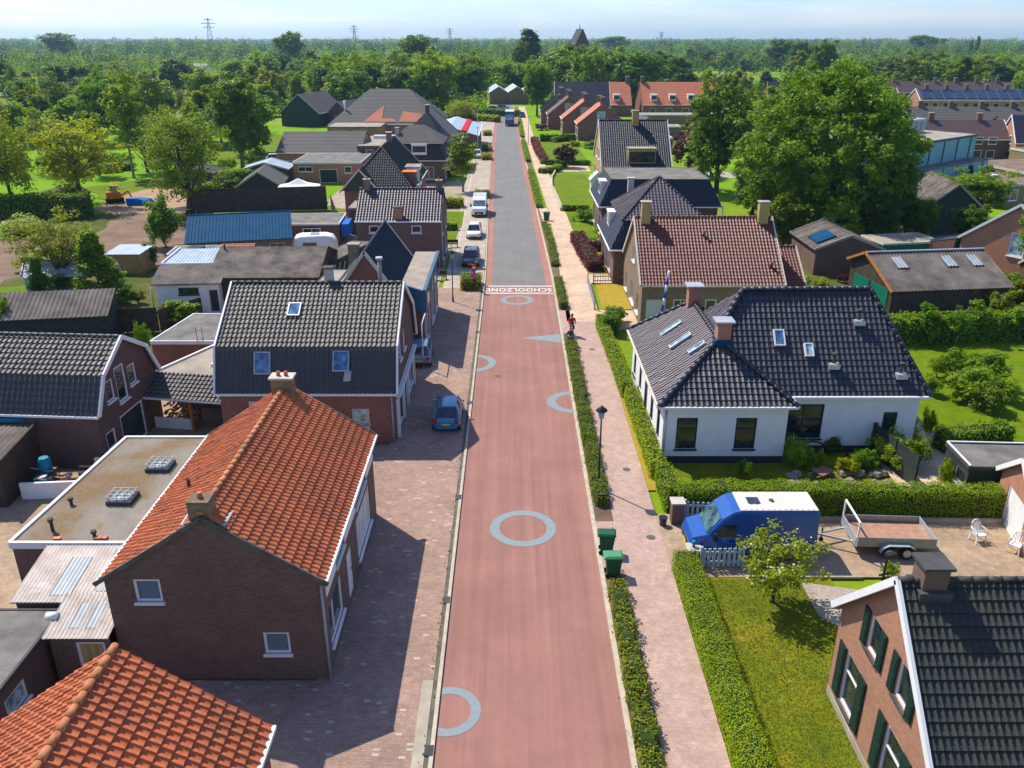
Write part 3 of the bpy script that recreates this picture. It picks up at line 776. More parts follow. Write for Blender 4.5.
# plots, left
sheet('pavement', [(-7.2, 2), (-6.75, 2), (-6.75, 76), (-7.2, 76)], ZP - .002, 'pavers_left')
sheet('side_path', [(-30, 18), (-7.2, 18), (-7.2, 24), (-30, 24)], .086, 'pavers_left')
sheet('side_path', [(-17, 35), (-7.2, 35), (-7.2, 43.3), (-17, 43.3)], .05, 'pavers_left')
sheet('yard', [(-60, 20), (-14, 20), (-14, 39.5), (-60, 39.5)], .06, 'pavers_yard')
sheet('yard', [(-27, 39.5), (-16.8, 39.5), (-16.8, 56), (-27, 56)], .055, 'pavers_yard')
sheet('garden_ground', [(-70, 39.6), (-27, 39.6), (-27, 112), (-70, 112)], .02, 'garden_ground')
sheet('garden_ground', [(-27, 56), (-7.0, 56), (-7.0, 140), (-27, 140)], .016, 'pavers_grey')
def blob(name, cxy, rx, ry, z, mat, seed=1, n=28, am=.18):
    rr = random.Random(seed); ph = [rr.uniform(0, 6.3) for _ in range(4)]
    pts = []
    for k in range(n):
        t = 2 * math.pi * k / n; q = 1 + am * (math.sin(2 * t + ph[0]) + .6 * math.sin(3 * t + ph[1]) + .5 * math.sin(5 * t + ph[2]))
        pts.append((cxy[0] + rx * q * math.cos(t), cxy[1] + ry * q * math.sin(t)))
    return sheet(name, pts, z, mat)
blob('soil_patch', (-52, 90), 16, 9, .05, 'soil_dug', 3)
blob('soil_patch', (-43, 104), 9, 10, .045, 'soil_dug', 9)
blob('soil_patch', (-50, 122), 8, 13, .04, 'soil_pale', 4)
blob('soil_patch', (-60, 78), 14, 6, .035, 'soil_dug', 6)
blob('lawn', (-58, 132), 9, 9, .03, 'lawn_green', 5)
blob('lawn', (-64, 100), 6, 5, .052, 'lawn_green', 8)
blob('lawn', (-43, 74.5), 7, 3, .056, 'lawn_green', 11)
blob('lawn', (-30, 116), 7, 3, .05, 'lawn_green', 12)
sheet('lawn', [(-10.3, 103), (-6.3, 103), (-6.5, 113.5), (-10.6, 113.5)], .1, 'lawn_green')
sheet('lawn', [(-9.3, 96), (-6.6, 96), (-6.6, 101), (-9.3, 101)], .1, 'lawn_green')
sheet('lawn', [(-62, 160), (-44, 160), (-44, 205), (-66, 215)], .02, 'lawn_green')
# plots, right
sheet('lawn', [(8.35, 2), (14, 2), (14, 30.3), (8.35, 30.4)], .06, 'lawn_dry')
sheet('driveway', [(7.15, 30.4), (30, 30.3), (30, 35.6), (7.15, 35.6)], .075, 'pavers_yard')
sheet('pebble_bed', [(12.6, 27.7), (13.9, 26.2), (15.6, 29.3), (12.6, 30.0)], .08, 'pebbles')
sheet('lawn', [(8.2, 36.3), (24, 36.3), (24, 41), (8.2, 41)], .06, 'lawn_dry')
sheet('terrace', [(20.5, 37), (25.5, 37), (25.5, 47), (20.5, 47)], .07, 'pavers_tan')
sheet('lawn', [(24.6, 40), (60, 40), (60, 62), (24.6, 62)], .055, 'lawn_green')
sheet('lawn', [(7.15, 38), (8.3, 38), (8.3, 62), (7.15, 66)], .05, 'lawn_sere')
sheet('garden_path', [(7.15, 62.5), (12, 66), (24, 56), (24, 62), (11.8, 69), (7.2, 69.2)], .07, 'pavers_tan')
sheet('lawn', [(7.9, 69.3), (11.1, 69.3), (11.3, 77.6), (8.1, 77.6)], .08, 'lawn_sere')
sheet('garden_path', [(7.6, 77.8), (11.8, 77.8), (11.8, 81), (7.7, 81)], .075, 'pavers_tan')
sheet('lawn', [(7.8, 81), (11.2, 81), (11.2, 92.5), (7.7, 94)], .06, 'lawn_sere')
sheet('lawn', [(7.3, 97), (10, 97), (10, 113.5), (6.9, 113.5)], .075, 'lawn_green')
sheet('lawn', [(6.6, 115), (13.2, 115), (13.2, 147), (7.2, 149), (6.4, 131)], .08, 'lawn_green')
sheet('garden_path', [(4.4, 150), (14, 150), (14, 157), (4.2, 157)], .07, 'pavers_tan')
sheet('lawn', [(6.4, 160), (14.5, 160), (14.5, 196), (5.8, 196)], .07, 'lawn_green')
sheet('garden_ground', [(23, 62), (60, 62), (70, 110), (14, 110), (14, 92), (23, 92)], .015, 'garden_ground')
sheet('side_street', [(30, 143), (75, 143), (75, 150), (30, 150)], .012, 'concrete')
sheet('car_park', [(74, 100), (140, 100), (160, 150), (84, 150)], .02, 'concrete')
sheet('square', [(-24, 178), (-5, 178), (-4.8, 262), (-22, 262)], .06, 'pavers_left')
sheet('field', [(-190, 400), (-60, 400), (-60, 455), (-190, 455)], .0, 'lawn_green')
sheet('field', [(-420, 455), (-90, 455), (-90, 485), (-420, 485)], .0, 'soil')
sheet('field', [(60, 300), (130, 300), (180, 480), (60, 480)], .0, 'lawn_green')

# ------------------------------------------------------------------ houses, left side
W2 = dict(v=(.5,)); WC = dict(glass='curtain'); 
# nearest orange roof, bottom left corner of the view
b = Bld('brick_house', 'brown brick house at the very bottom with chunky orange pantiled roof', 'house', -14.2, 4.5, 0, 'brick_brown')
b.gable(7.4, 12.9, 4.5, 7.15, axis='y', tile='tile_orange', tw=.27, th=.36, amp=.06, lift=.055, samp=8, ridgem='ridge_orange', verge=None, eo=.18, ov=.12,
        wins={'right': [(3, 1, 1.6, 1.4), (8, 1, 1.6, 1.4)]}); b.done_walls()
# brown brick house with the orange roof
b = Bld('brick_house', 'brown brick house with orange tiled roof and a chimney at each ridge end', 'house', -14.3, 24.1, 0, 'brick_brown')
wl = dict(glass='net', v=(.5,))
b.gable(7.55, 11.5, 4.55, 7.15, axis='y', tile='tile_orange', tw=.25, th=.34, amp=.05, lift=.05, samp=7, ridgem='ridge_orange', verge=None, eo=.22, ov=.05,
        wins={'front': [(1.0, 3.55, .95, .95, dict(glass='curtain', fw=.09)), (5.3, 1.25, .95, .95, dict(glass='curtain', fw=.09))],
              'right': [(.8, .85, 2.3, 1.75, dict(v=(.35,), fw=.12)), (2.4, 3.3, 1.6, .95, W2), (4.3, .3, 1.0, 2.2, dict(name='door', glass='wood_white', fw=.1)), (6.6, .7, 3.4, 2.0, dict(glass='net', v=(.33, .66), fw=.12)), (6.6, 3.3, 2.6, .95, dict(v=(.5,)))],
              'back': [(2, 1, 1.2, 1.2)]})
b.done_walls()
for y0, y1 in ((.6, 2.3), (4.1, 6.4), (9.3, 11.3)): mb = MB(); mb.box(7.555, 7.6, y0, y1, 3.3, 4.25); mb.build('cladding_panel', 'wood_white', b.root)
b.verge([(-.32, -.09, 4.35), (3.775, -.09, 7.02), (7.87, -.09, 4.35)], 'gutter_dark', .08, .16)
b.verge([(-.32, 11.6, 4.35), (3.775, 11.6, 7.02), (7.87, 11.6, 4.35)], 'gutter_dark', .08, .16)
b.chimney(3.7, .36, 6.3, 7.5, .72, .66, 'brick_tan', 'felt_brown', 1, .015)
c = b.chimney(3.78, 11.0, 6.5, 7.65, .95, .6, 'brick_tan', 'concrete_pale', 2)
mb = MB(); mb.box(3.0, 4.55, .02, .95, 6.55, 6.72); mb.build('flashing', 'trim_grey', b.root)
mb = MB(); mb.tube([(1.6, 4.4, 5.5), (1.6, 4.4, 6.0), (1.6, 4.3, 6.1)], .07, 8); mb.build('vent_pipe', 'felt_dark', b.root)
b.pipe(7.6, -.06, 0, 4.3)
# long flat roofed garage behind it
b = Bld('garage_block', 'flat roofed brick garage with gravel and moss roof and two dome skylights', 'garage', -20.4, 28.6, 0, 'brick_brown')
b.flat([(0, 0), (4.9, 0), (4.9, 9.6), (.6, 9.6)], 3.0, 'moss_gravel', 'wood_white', .3, ew=.14, wins={0: [(1.0, 0.9, .8, 1.1, dict(glass='glass_pale'))]}, top=.1)
b.done_walls()
for (x, y) in ((3.1, 3.4), (3.6, 6.4)):
    mb = MB(); mb.box(x - .55, x + .55, y - .5, y + .5, 3.0, 3.2); o = mb.build('skylight', 'felt_dark', b.root)
    mb = MB(); mb.loft([[(x + a * (.48 - k * .06) * 1, y + c * (.43 - k * .06), 3.2 + .13 * math.sin(k * .5)) for a, c in ((-1, -1), (1, -1), (1, 1), (-1, 1))] for k in range(4)]); mb.build('dome', 'panel_clear', o)
    mb = MB()
    for k in range(4): mb.bar((x - .55, y - .45 + k * .3, 3.38), (x + .55, y - .45 + k * .3, 3.36), .035, .03)
    for k in range(4): mb.bar((x - .5 + k * .33, y - .5, 3.41), (x - .5 + k * .33, y + .5, 3.385), .035, .03)
    mb.build('grille', 'trim_grey', o)
for (x, y, h) in ((1.25, .9, .5), (1.0, 3.0, .25), (3.2, .45, .2)):
    mb = MB(); mb.tube([(x, y, 2.9), (x, y, 3.0 + h)], .07, 8); mb.tube([(x, y, 3.0 + h), (x, y, 3.12 + h)], .12, 8); mb.build('vent_pipe', 'felt_dark', b.root)
mb = MB(); mb.box(1.6, 1.9, .2, .35, 3.05, 3.1); mb.box(3.3, 3.8, .2, .4, 3.05, 3.12); mb.build('loose_tile', 'tile_orange_far', b.root)
# corrugated lean-tos
def leanto(label, x0, y0, x1, y1, zl, zh, mat, name='lean_to', fall='left', wall='brick_brown', posts=True, panels=(), tw=.15, wins={}, roofover=.15):
    b = Bld(name, label, 'lean-to', x0, y0, 0, wall); L, W = x1 - x0, y1 - y0; rf = Roof(); o = roofover
    zz = {'left': lambda x, y: zl + (zh - zl) * x / L, 'front': lambda x, y: zl + (zh - zl) * y / W}[fall]
    rf.add([(x, y, zz(x, y)) for x, y in ((-o, -o), (L, -o), (L, W), (-o, W))], kind='corr', tw=tw, th=2.5, amp=.035, samp=4, thick=.05)
    rf.build(mat, b.root)
    b.hole = bool(wins)
    b.wall((0, 0), (L, 0), [(0, zz(0, 0) - .06), (L, zz(L, 0) - .06)], wins.get('front', ())); b.wall((0, W), (0, 0), [(0, zz(0, W) - .06), (W, zz(0, 0) - .06)])
    b.wall((L, W), (0, W), [(0, zz(L, W) - .06), (L, zz(0, W) - .06)])
    b.done_walls()
    for (px, py, w, h) in panels:
        rf = Roof(); rf.add([(x, y, zz(x, y) + .012) for x, y in ((px, py), (px + w, py), (px + w, py + h), (px, py + h))], kind='corr', tw=tw, th=3, amp=.035, samp=4, thick=.04)
        rf.build('panel_clear', b.root, 'clear_panel')
    return b
leanto('rusty white corrugated lean-to against the brown garage', -18.7, 25.6, -14.35, 28.5, 2.5, 3.0, 'sheet_rust', fall='front', panels=[(1.2, .2, .8, 2.0), (2.8, .4, .7, 2.2)])
leanto('small rusty corrugated porch beside the brick gable with a yellow door', -16.5, 23.7, -14.32, 25.55, 2.4, 2.8, 'sheet_rust', fall='front', panels=[(.6, .3, .4, 1.1), (1.2, .3, .4, 1.2)],
       wins={'front': [(.9, .05, 1.05, 2.05, dict(name='door', glass='blind', fw=.1, h=(.5,)))]})
b = Bld('outbuilding', 'low outbuilding with grey felt roof at the left edge below the lean-tos', 'outbuilding', -24.5, 19.6, 0, 'brick_dark')
b.flat([(0, 0), (7.7, 0), (7.7, 5.6), (0, 5.6)], 2.3, 'felt', 'felt_dark', .2, wins={1: [(1.6, .9, 1.2, .8, dict(glass='glass_pale'))]}); b.done_walls()
mb = MB(); mb.tube([(7.6, 4.9, 2.6), (8.0, 4.9, 2.6)], .16, 12); mb.build('wall_lamp', 'plastic_white', b.root)
b = Bld('outbuilding', 'dark flat roof with a white edge between the grey outbuilding and the orange roof', 'outbuilding', -24.5, 15.2, 0, 'brick_dark')
b.flat([(0, 0), (9.5, 0), (9.5, 4.2), (0, 4.2)], 2.35, 'felt_dark', 'wood_white', .2); b.done_walls()

# big house with the white bargeboards and kinked roof
b = Bld('brick_house', 'brick house with white edged kinked roof of grey tiles and three rooflights', 'house', -16.75, 43.5, 0, 'brick_red')
pr = [(0, 3.4), (.95, 5.7), (5.2, 8.3), (9.4, 5.7), (10.4, 3.4)]
b.gable(9.95, 10.4, 3.4, 8.3, prof=pr, tile='tile_grey', tw=.27, th=.35, amp=.055, lift=.045, samp=7, ov=.2, eo=.2, verge='wood_white', gabm='brick_dark',
        wins={'front': [(7.5, .75, 1.0, 1.5, dict(frame='wood_cream', glass='glass_pale', h=(.6,), fw=.09)), (1.6, 1.9, 1.4, .8, dict(glass='glass_pale'))],
              'right': [(1.0, .5, 1.7, 1.9, dict(v=(.5,), fw=.12)), (3.6, .1, 1.1, 2.3, dict(name='door', glass='glass_pale', fw=.12)), (5.6, .5, 3.0, 1.9, dict(v=(.33, .66), fw=.12)), (3.3, 3.9, .9, 1.3, dict(h=(.3,), fw=.11)), (5.2, 3.9, .9, 1.3, dict(h=(.3,), fw=.11))],
              'back': [(2, 1, 1.2, 1.2)]})
b.done_walls()
mb = MB(); mb.box(9.98, 10.25, .8, 9.6, 2.6, 2.75); mb.build('shop_canopy', 'wood_white', b.root)
for y in (.7, 3.3, 5.3, 8.8): mb = MB(); mb.box(9.97, 10.15, y, y + .2, 0, 2.55); mb.build('shopfront_pilaster', 'wood_white', b.root)
n1 = Vector((0, 1, (8.3 - 5.7) / 4.25)); n0 = Vector((0, .95, 2.3))
def on(y): return 5.7 + (y - .95) * 2.6 / 4.25
b.skylight((3.9, 3.3, on(3.3) + .02), (1, 0, 0), n1, .75, 1.0)
b.skylight((2.5, .6, 3.4 + .6 * 2.3 / .95), (1, 0, 0), n0, .95, 1.3, 'glass_sky')
b.skylight((7.0, .6, 3.4 + .6 * 2.3 / .95 + .1), (1, 0, 0), Vector((0, .6, 1)), .95, 1.2, 'glass_sky')
mb = MB(); mb.face([(7.1, .13, 3.9), (7.55, .1, 3.95), (7.6, .3, 4.5), (7.2, .33, 4.45)]); mb.face([(7.6, .3, 4.5), (7.2, .33, 4.45), (7.1, .13, 3.9), (7.55, .1, 3.95)]); mb.build('hanging_cloth', 'wood_white', b.root)
b.chimney(5.6, 5.6, 7.6, 9.1, .5, .5, 'concrete_pale', 'felt_dark')
mb = MB(); mb.tube([(8.5, 6.9, 6.8), (8.5, 6.9, 9.3)], .13, 10); o = mb.build('flue', 'felt_light', b.root)
mb = MB(); mb.tube([(8.5, 6.9, 9.3), (8.5, 6.9, 9.45)], .22, 10); mb.build('cap', 'galvanised', o)
mb = MB(); mb.box(8.3, 8.75, -.08, -.02, .25, .65); mb.build('air_vent', 'felt_dark', b.root)
b.pipe(9.85, -.08, 0, 3.3)

# left gambrel house
b = Bld('brick_house', 'brick house at the left edge with gambrel roof of grey tiles and white bargeboards', 'house', -34.1, 41.0, -4, 'brick_dark')
pr = [(0, 3.5), (1.0, 5.25), (3.4, 6.65), (5.8, 5.25), (6.8, 3.5)]
b.gable(11.9, 6.8, 3.5, 6.65, prof=pr, tile='tile_grey', tw=.3, th=.36, amp=.06, lift=.05, samp=7, ov=.2, eo=.2, verge='wood_white',
        wins={'front': [(6.9, 1.2, .85, 1.35, dict(fw=.08))],
              'right': [(.5, .5, .95, 1.5, dict(fw=.1, h=(.35,))), (2.1, .05, 2.6, 2.25, dict(name='garage_door', glass='shed_dark', fw=.12)), (1.25, 3.5, .85, 1.2, dict(fw=.08)), (2.4, 3.0, 1.05, 2.1, dict(fw=.1)), (3.75, 3.5, .85, 1.2, dict(fw=.08))]})
b.done_walls()
mb = MB()
for k in range(4): mb.box(11.915, 11.93, 2.25, 4.5, .25 + k * .5, .27 + k * .5)
mb.build('door_groove', 'felt_dark', b.root)
b = Bld('lean_to', 'low corrugated shed with dark edge at the left edge, in front of the gambrel house', 'shed', -30.6, 36.0, 3, 'wood_fence')
rf = Roof(); rf.add([(0, 0, 2.5), (5.2, 0, 2.5), (5.2, 4.0, 2.8), (0, 4.0, 2.8)], kind='corr', tw=.3, th=4, amp=.06, samp=5); rf.build('asbestos_brown', b.root)
b.wall((0, 0), (5.1, 0), 2.4); b.wall((5.1, 0), (5.1, 4.0), [(0, 2.45), (4, 2.72)]); b.done_walls()
mb = MB(); mb.bar((5.2, -.1, 2.5), (5.2, 4.1, 2.8), .12, .3); mb.build('fascia', 'wood_fence', b.root)
mb = MB(); mb.tube([(0, 4.2, 3.0), (4.6, 4.2, 3.0)], .14, 8); o = tag(mb.build('rolled_tarpaulin', 'tarp_teal'), 'rolled teal tarpaulin lying on the shed roof below the gambrel house', 'tarpaulin'); o.location = (-30.6, 36.0, 0); o.rotation_euler = (0, 0, R(3))

# carport with tiled lean-to roof between the two houses
b = Bld('carport', 'carport with a strip of grey tiles and firewood stacked underneath', 'carport', -22.0, 45.2, -9, 'brick_brown')
rf = Roof(); rf.add([(-.2, -.2, 2.35), (5.6, -.2, 2.35), (5.6, 1.9, 3.1), (-.2, 1.9, 3.1)], tw=.27, th=.35, amp=.05, lift=.045, samp=6); rf.build('tile_grey', b.root)
mb = MB(); mb.face([(-.2, 1.9, 3.06), (5.4, 1.9, 3.06), (5.0, 8.8, 3.1), (1.7, 8.8, 3.1)]); mb.face([(1.7, 8.8, 2.9), (5.0, 8.8, 2.9), (5.4, 1.9, 2.9), (-.2, 1.9, 2.9)]); mb.build('roof_deck', 'felt_light', b.root)
mb = MB(); mb.bar((-.2, 1.9, 3.05), (1.7, 8.8, 3.1), .14, .25); mb.build('fascia', 'wood_white', b.root)
mb = MB(); mb.bar((-.1, -.15, 2.28), (5.5, -.15, 2.28), .1, .14); mb.build('gutter', 'wood_white', b.root)
for x in (0, 2.8, 5.2):
    mb = MB(); mb.box(x - .07, x + .07, .2, .34, 0, 2.3); mb.build('post', 'wood_orange' if x == 2.8 else 'wood_fence', b.root)
mb = MB(); mb.box(-.1, 5.5, 3.6, 3.7, 0, 2.9); mb.build('back_wall', 'brick_brown', b.root)
b.skylight((3.7, 3.7, 3.1), (1, 0, 0), (0, 1, 0), 1.9, .8, 'glass_pale', 'wood_white', .12)
rr = random.Random(5); mb = MB()
for k in range(90):
    y = 1.2 + rr.random() * .5; x = .3 + rr.random() * 2.2; z = .12 + rr.random() * (1.3 - .25 * abs(x - 1.2))
    mb.tube([(x, y, z), (x + rr.uniform(-.1, .1), y + .4, z + rr.uniform(-.05, .05))], rr.uniform(.05, .1), 6)
o = tag(mb.build('firewood_heap', 'wood_pale'), 'heap of split firewood under the tiled carport roof', 'firewood', kind='stuff'); o.location = b.root.location; o.rotation_euler = b.root.rotation_euler
mb = MB(); mb.box(.2, 2.75, .45, .55, 0, .75); o = tag(mb.build('low_wall', 'wood_white'), 'low white panel in front of the firewood under the carport', 'panel'); o.location = b.root.location; o.rotation_euler = b.root.rotation_euler
b = Bld('brick_garage', 'small red brick garage with dark grey flat roof behind the carport', 'garage', -24.6, 53.2, 0, 'brick_red')
b.flat([(0, 0), (4.8, 0), (4.8, 6), (.8, 6)], 2.9, 'felt', 'wood_white', .25); b.done_walls()
mb = MB(); mb.bar((3.2, -.1, 2.9), (3.2, -.1, 4.0), .05, .05); mb.bar((3.6, -.1, 2.9), (3.6, -.1, 4.0), .05, .05)
for k in range(4): mb.bar((3.2, -.1, 3.0 + k * .28), (3.6, -.1, 3.0 + k * .28), .03, .03)
o = tag(mb.build('ladder', 'galvanised'), 'short metal ladder leaning on the flat roof of the small garage', 'ladder'); o.location = (-24.6, 53.2, 0)

# terraced shop with flat front and dark gable, behind the kinked roof
b = Bld('shop_building', 'shop with steep dark glazed roof between flat roofs and blue fascia to the street', 'shop', -16.6, 56.6, 0, 'brick_red')
b.flat([(0, 0), (3.2, 0), (3.2, 13.5), (.8, 13.5)], 3.4, 'felt_light', 'felt_dark', .2)
b2 = b
b.gable(4.8, 10.4, 4.6, 8.0, axis='y', x0=3.7, y0=1.2, tile='tile_navy', tw=.27, th=.35, samp=5, verge='wood_cream', eo=.15, ov=.1, gut=None)
b.chimney(5.3, 1.7, 6.0, 8.4, .75, .6, 'brick_tan', 'felt_light', 0)
fr = [(8.3, 3.4), (10.1, 1.6), (10.1, 13.5), (8.3, 13.5)]
mb = MB(); mb.face([(p[0], p[1], 5.02) for p in fr]); mb.face([(p[0], p[1], 4.9) for p in reversed(fr)]); mb.build('flat_roof', 'felt_light', b.root)
b.wall((8.3, 3.4), (10.1, 1.6), 4.95); b.wall((10.1, 1.6), (10.1, 13.5), 3.4, [(.6, .5, 2.6, 2.1, dict(v=(.5,), fw=.12)), (3.9, .1, 1.1, 2.4, dict(name='door', glass='glass_pale')), (5.8, .5, 2.6, 2.1, dict(v=(.5,), fw=.12)), (9, .5, 2.2, 2.1, dict(v=(.5,), fw=.12))])
b.wall((8.3, 13.5), (8.3, 3.4), 4.95); b.done_walls()
mb = MB(); mb.box(10.1, 10.35, 1.5, 13.6, 3.35, 5.08)
mb.hexa([(8.0, 3.4, 3.4), (10.1, 1.35, 3.4), (10.1, 1.6, 3.4), (8.0, 3.65, 3.4), (8.0, 3.4, 5.08), (10.1, 1.35, 5.08), (10.1, 1.6, 5.08), (8.0, 3.65, 5.08)]); mb.build('fascia', 'blue_fascia', b.root)
for y in (2, 5, 8, 11):
    mb = MB(); mb.box(10.355, 10.38, y, y + 1.6, 3.7, 4.7); mb.build('window', 'glass', b.root)
mb = MB()
mb.tube([(10.25, 1.3, 0), (10.25, 1.3, 3.4), (10.25, -1.2, 3.4), (10.25, -1.2, .1)], .05, 6); mb.build('awning_frame', 'wood_white', b.root)
mb = MB(); mb.bar((3.1, 1.0, 4.6), (5.6, .9, 7.5), .1, .2); mb.build('fascia', 'wood_cream', b.root)

# terrace house, pinkish glazed roof
b = Bld('terrace_house', 'tall brown brick house with pinkish glazed roof and three chimneys', 'house', -15.8, 83.5, 0, 'brick_brown')
b.gable(8.6, 8, 5.0, 7.5, tile='tile_glazed', tw=.3, th=.36, samp=5, amp=.06, verge=None, eo=.2, ov=.1, ridgem='tile_glazed',
        wins={'front': [(1.3, 3.7, 1.0, .75, dict(fw=.1)), (5.6, 3.7, 1.0, .75, dict(fw=.1))], 'right': [(1, .6, 1.6, 1.7, W2), (4.5, .6, 2, 1.7, W2), (1.2, 3.2, 1.3, 1.2, W2), (5, 3.2, 1.3, 1.2, W2)]})
b.done_walls(); b.pipe(8.7, -.05, 0, 4.9)
b.chimney(.7, 4.0, 6.8, 8.4, .6, .6, 'brick_tan', 'concrete', 1); b.chimney(8.2, 4.0, 6.8, 8.3, .6, .6, 'brick_brown', 'concrete', 1); b.chimney(4.3, -.1 + .45, 4.9, 6.2, .8, .6, 'brick_orange', 'felt_dark')
# dark hipped house
b = Bld('brick_house', 'house with near black tiled roof of several gables and an orange topped dormer', 'house', -21.2, 106, 0, 'brick_red')
b.gable(8.6, 17, 4.4, 9.0, axis='y', tile='tile_graphite', tw=.3, th=.4, samp=4, hips=(4.6, 0), verge='wood_cream', ridgem='tile_brown', eo=.3,
        wins={'front': [(3, 2.8, 1.3, .8)], 'right': [(3, .7, 1.8, 1.6, W2), (8, .7, 1.8, 1.6, W2), (12.5, .7, 1.8, 1.6, W2)]})
b.done_walls()
rf = Roof()
rf.add([(-.2, -.45, 4.2), (4.4, -.45, 4.2), (2.2, -.45, 6.6)], kind='slate', lift=.06, th=.3, tw=.3); rf.build('tile_graphite', b.root, 'gable_cladding')
rf = Roof(); rf.add([(2.1, -.6, 6.75), (4.7, -.6, 4.05), (4.7, 3.4, 4.3), (2.1, 3, 6.9)], tw=.3, th=.4, samp=4); rf.add([(2.1, -.6, 6.75), (-.5, -.6, 4.05), (-.5, 3.4, 4.3), (2.1, 3, 6.9)], tw=.3, th=.4, samp=4); rf.build('tile_graphite', b.root, 'porch_roof')
b.verge([(-.5, -.62, 4.0), (2.1, -.62, 6.8), (4.7, -.62, 4.0)], 'wood_cream', .1, .18)
def dormer(b, x, y, w, dpt, z, hh, face='front', cap='orange_paint', side='wood_white', glass='glass', sl=.1, name='dormer'):
    """a flat-topped dormer standing on a roof; its own walls, roof and window"""
    mb = MB(); mb.box(x, x + w, y, y + dpt, z, z + hh); o = mb.build(name, side, b.root)
    mb = MB(); mb.box(x - sl, x + w + sl, y - sl, y + dpt, z + hh, z + hh + .12); mb.build('dormer_roof', cap, o)
    mb = MB()
    if face == 'front': mb.box(x + .15, x + w - .15, y - .03, y - .005, z + hh * .25, z + hh * .85)
    elif face == 'left': mb.box(x - .03, x - .005, y + .15, y + dpt - .15, z + hh * .25, z + hh * .85)
    else: mb.box(x + w + .005, x + w + .03, y + .15, y + dpt - .15, z + hh * .25, z + hh * .85)
    mb.build('pane', glass, o)
    return o
dormer(b, 6.6, 2.6, 2.2, 1.6, 3.6, 2.4, 'right', 'orange_paint', 'brick_red')
dormer(b, 6.6, 6.2, 2.3, 3.0, 3.6, 2.5, 'right', 'felt_light', 'wood_white')
b.chimney(4.3, 12, 8.5, 10, .7, .7, 'brick_tan')

# house with pale porch and grey hip, further on
b = Bld('mansard_house', 'grey hip roofed house over a dark tiled storey with white windows', 'house', -20.4, 138, 0, 'brick_brown')
b.wall((0, 0), (9.4, 0), 3.6, [(5.9, .6, 1.8, 2.0, W2), (1, .8, 1.4, 1.4)]); b.wall((9.4, 0), (9.4, 10), 3.6, [(1, .6, 2.4, 1.9, W2), (6, .6, 2, 1.9, W2)]); b.wall((9.4, 10), (0, 10), 3.6); b.wall((0, 10), (0, 0), 3.6); b.done_walls()
def frustum(b, L, W, z0, z1, ins, eo, mat, kind='tile', name='mansard_slope'):
    rf = Roof(); a = [(-eo, -eo, z0), (L + eo, -eo, z0), (L + eo, W + eo, z0), (-eo, W + eo, z0)]; c = [(ins, ins, z1), (L - ins, ins, z1), (L - ins, W - ins, z1), (ins, W - ins, z1)]
    for i in range(4): rf.add([a[i], a[(i + 1) % 4], c[(i + 1) % 4], c[i]], kind=kind, samp=3, tw=.35, th=.4)
    rf.build(mat, b.root, name)
    b.gutter((-eo, -eo - .05, z0), (L + eo, -eo - .05, z0)); b.gutter((L + eo + .05, -eo, z0 - .01), (L + eo + .05, W + eo, z0 - .01)); b.gutter((-eo - .05, -eo, z0 - .02), (-eo - .05, W + eo, z0 - .02))
frustum(b, 9.4, 10, 3.6, 6.2, .7, .4, 'tile_graphite')
rf = Roof(); q = [(.1, .1, 6.2), (9.3, .1, 6.2), (9.3, 9.9, 6.2), (.1, 9.9, 6.2)]; t0 = (3.5, 5, 8.7); t1 = (5.9, 5, 8.7)
rf.add([q[0], q[1], t1, t0], samp=3, kind='slate'); rf.add([q[2], q[3], t0, t1], samp=3, kind='slate'); rf.add([q[1], q[2], t1], samp=3, kind='slate'); rf.add([q[3], q[0], t0], samp=3, kind='slate'); rf.build('tile_slate', b.root)
dormer(b, 4.2, -.1, 2.4, 1.5, 4.5, 1.6, 'front', 'wood_white', 'wood_white'); b.chimney(1.6, 3.0, 6, 8.4, .6, .6, 'concrete_pale')
b = Bld('gabled_house', 'grey gabled house with dark bargeboards behind the mansard house', 'house', -20.5, 150, 0, 'brick_brown')
b.gable(11, 13, 5, 10, axis='y', tile='tile_slate', kind='slate', samp=2, verge='felt_dark', hips=(3.5, 0)); b.done_walls(); b.chimney(5.5, 4, 9.2, 11, .7, .7, 'brick_dark')

# long grey roofed building and its flat front
b = Bld('long_workshop', 'long red brick building with weathered grey roof beyond the white party tent', 'workshop', -41, 148.5, 0, 'brick_orange', hole=False)
b.gable(14.6, 14, 3.6, 6.4, tile='tile_slate', kind='slate', samp=2, th=.5, verge=None, wins={'front': [(1.5, .8, 1.4, 1.4), (3.6, .8, 1.4, 1.4)]}); b.done_walls()
b = Bld('brick_annex', 'flat roofed red brick annex with twin white windows and dark garage door', 'annex', -35.5, 137.5, 0, 'brick_orange', hole=False)
b.flat([(0, 0), (11, 0), (11, 10.5), (0, 10.5)], 3.4, 'felt', 'wood_white', .3, wins={0: [(.8, 1.9, 2.3, .8, dict(v=(.5,))), (4.2, .1, 2.9, 2.2, dict(name='garage_door', glass='shed_dark')), (8.3, 1.7, 1.2, 1.0)]}); b.done_walls()
b = Bld('link_building', 'grey flat roofed link with a long white rooflight, behind the brick annex', 'annex', -27, 149, 0, 'brick_dark', hole=False)
b.flat([(0, 0), (9, 0), (9, 16), (0, 16)], 4.6, 'felt_light', 'felt', .3, wins={0: [(1.5, 2.2, 1.3, 1.8)]}); b.done_walls()
mb = MB(); mb.box(1.2, 6, 11, 12.2, 4.6, 5.2); mb.build('rooflight', 'plastic_white', b.root)
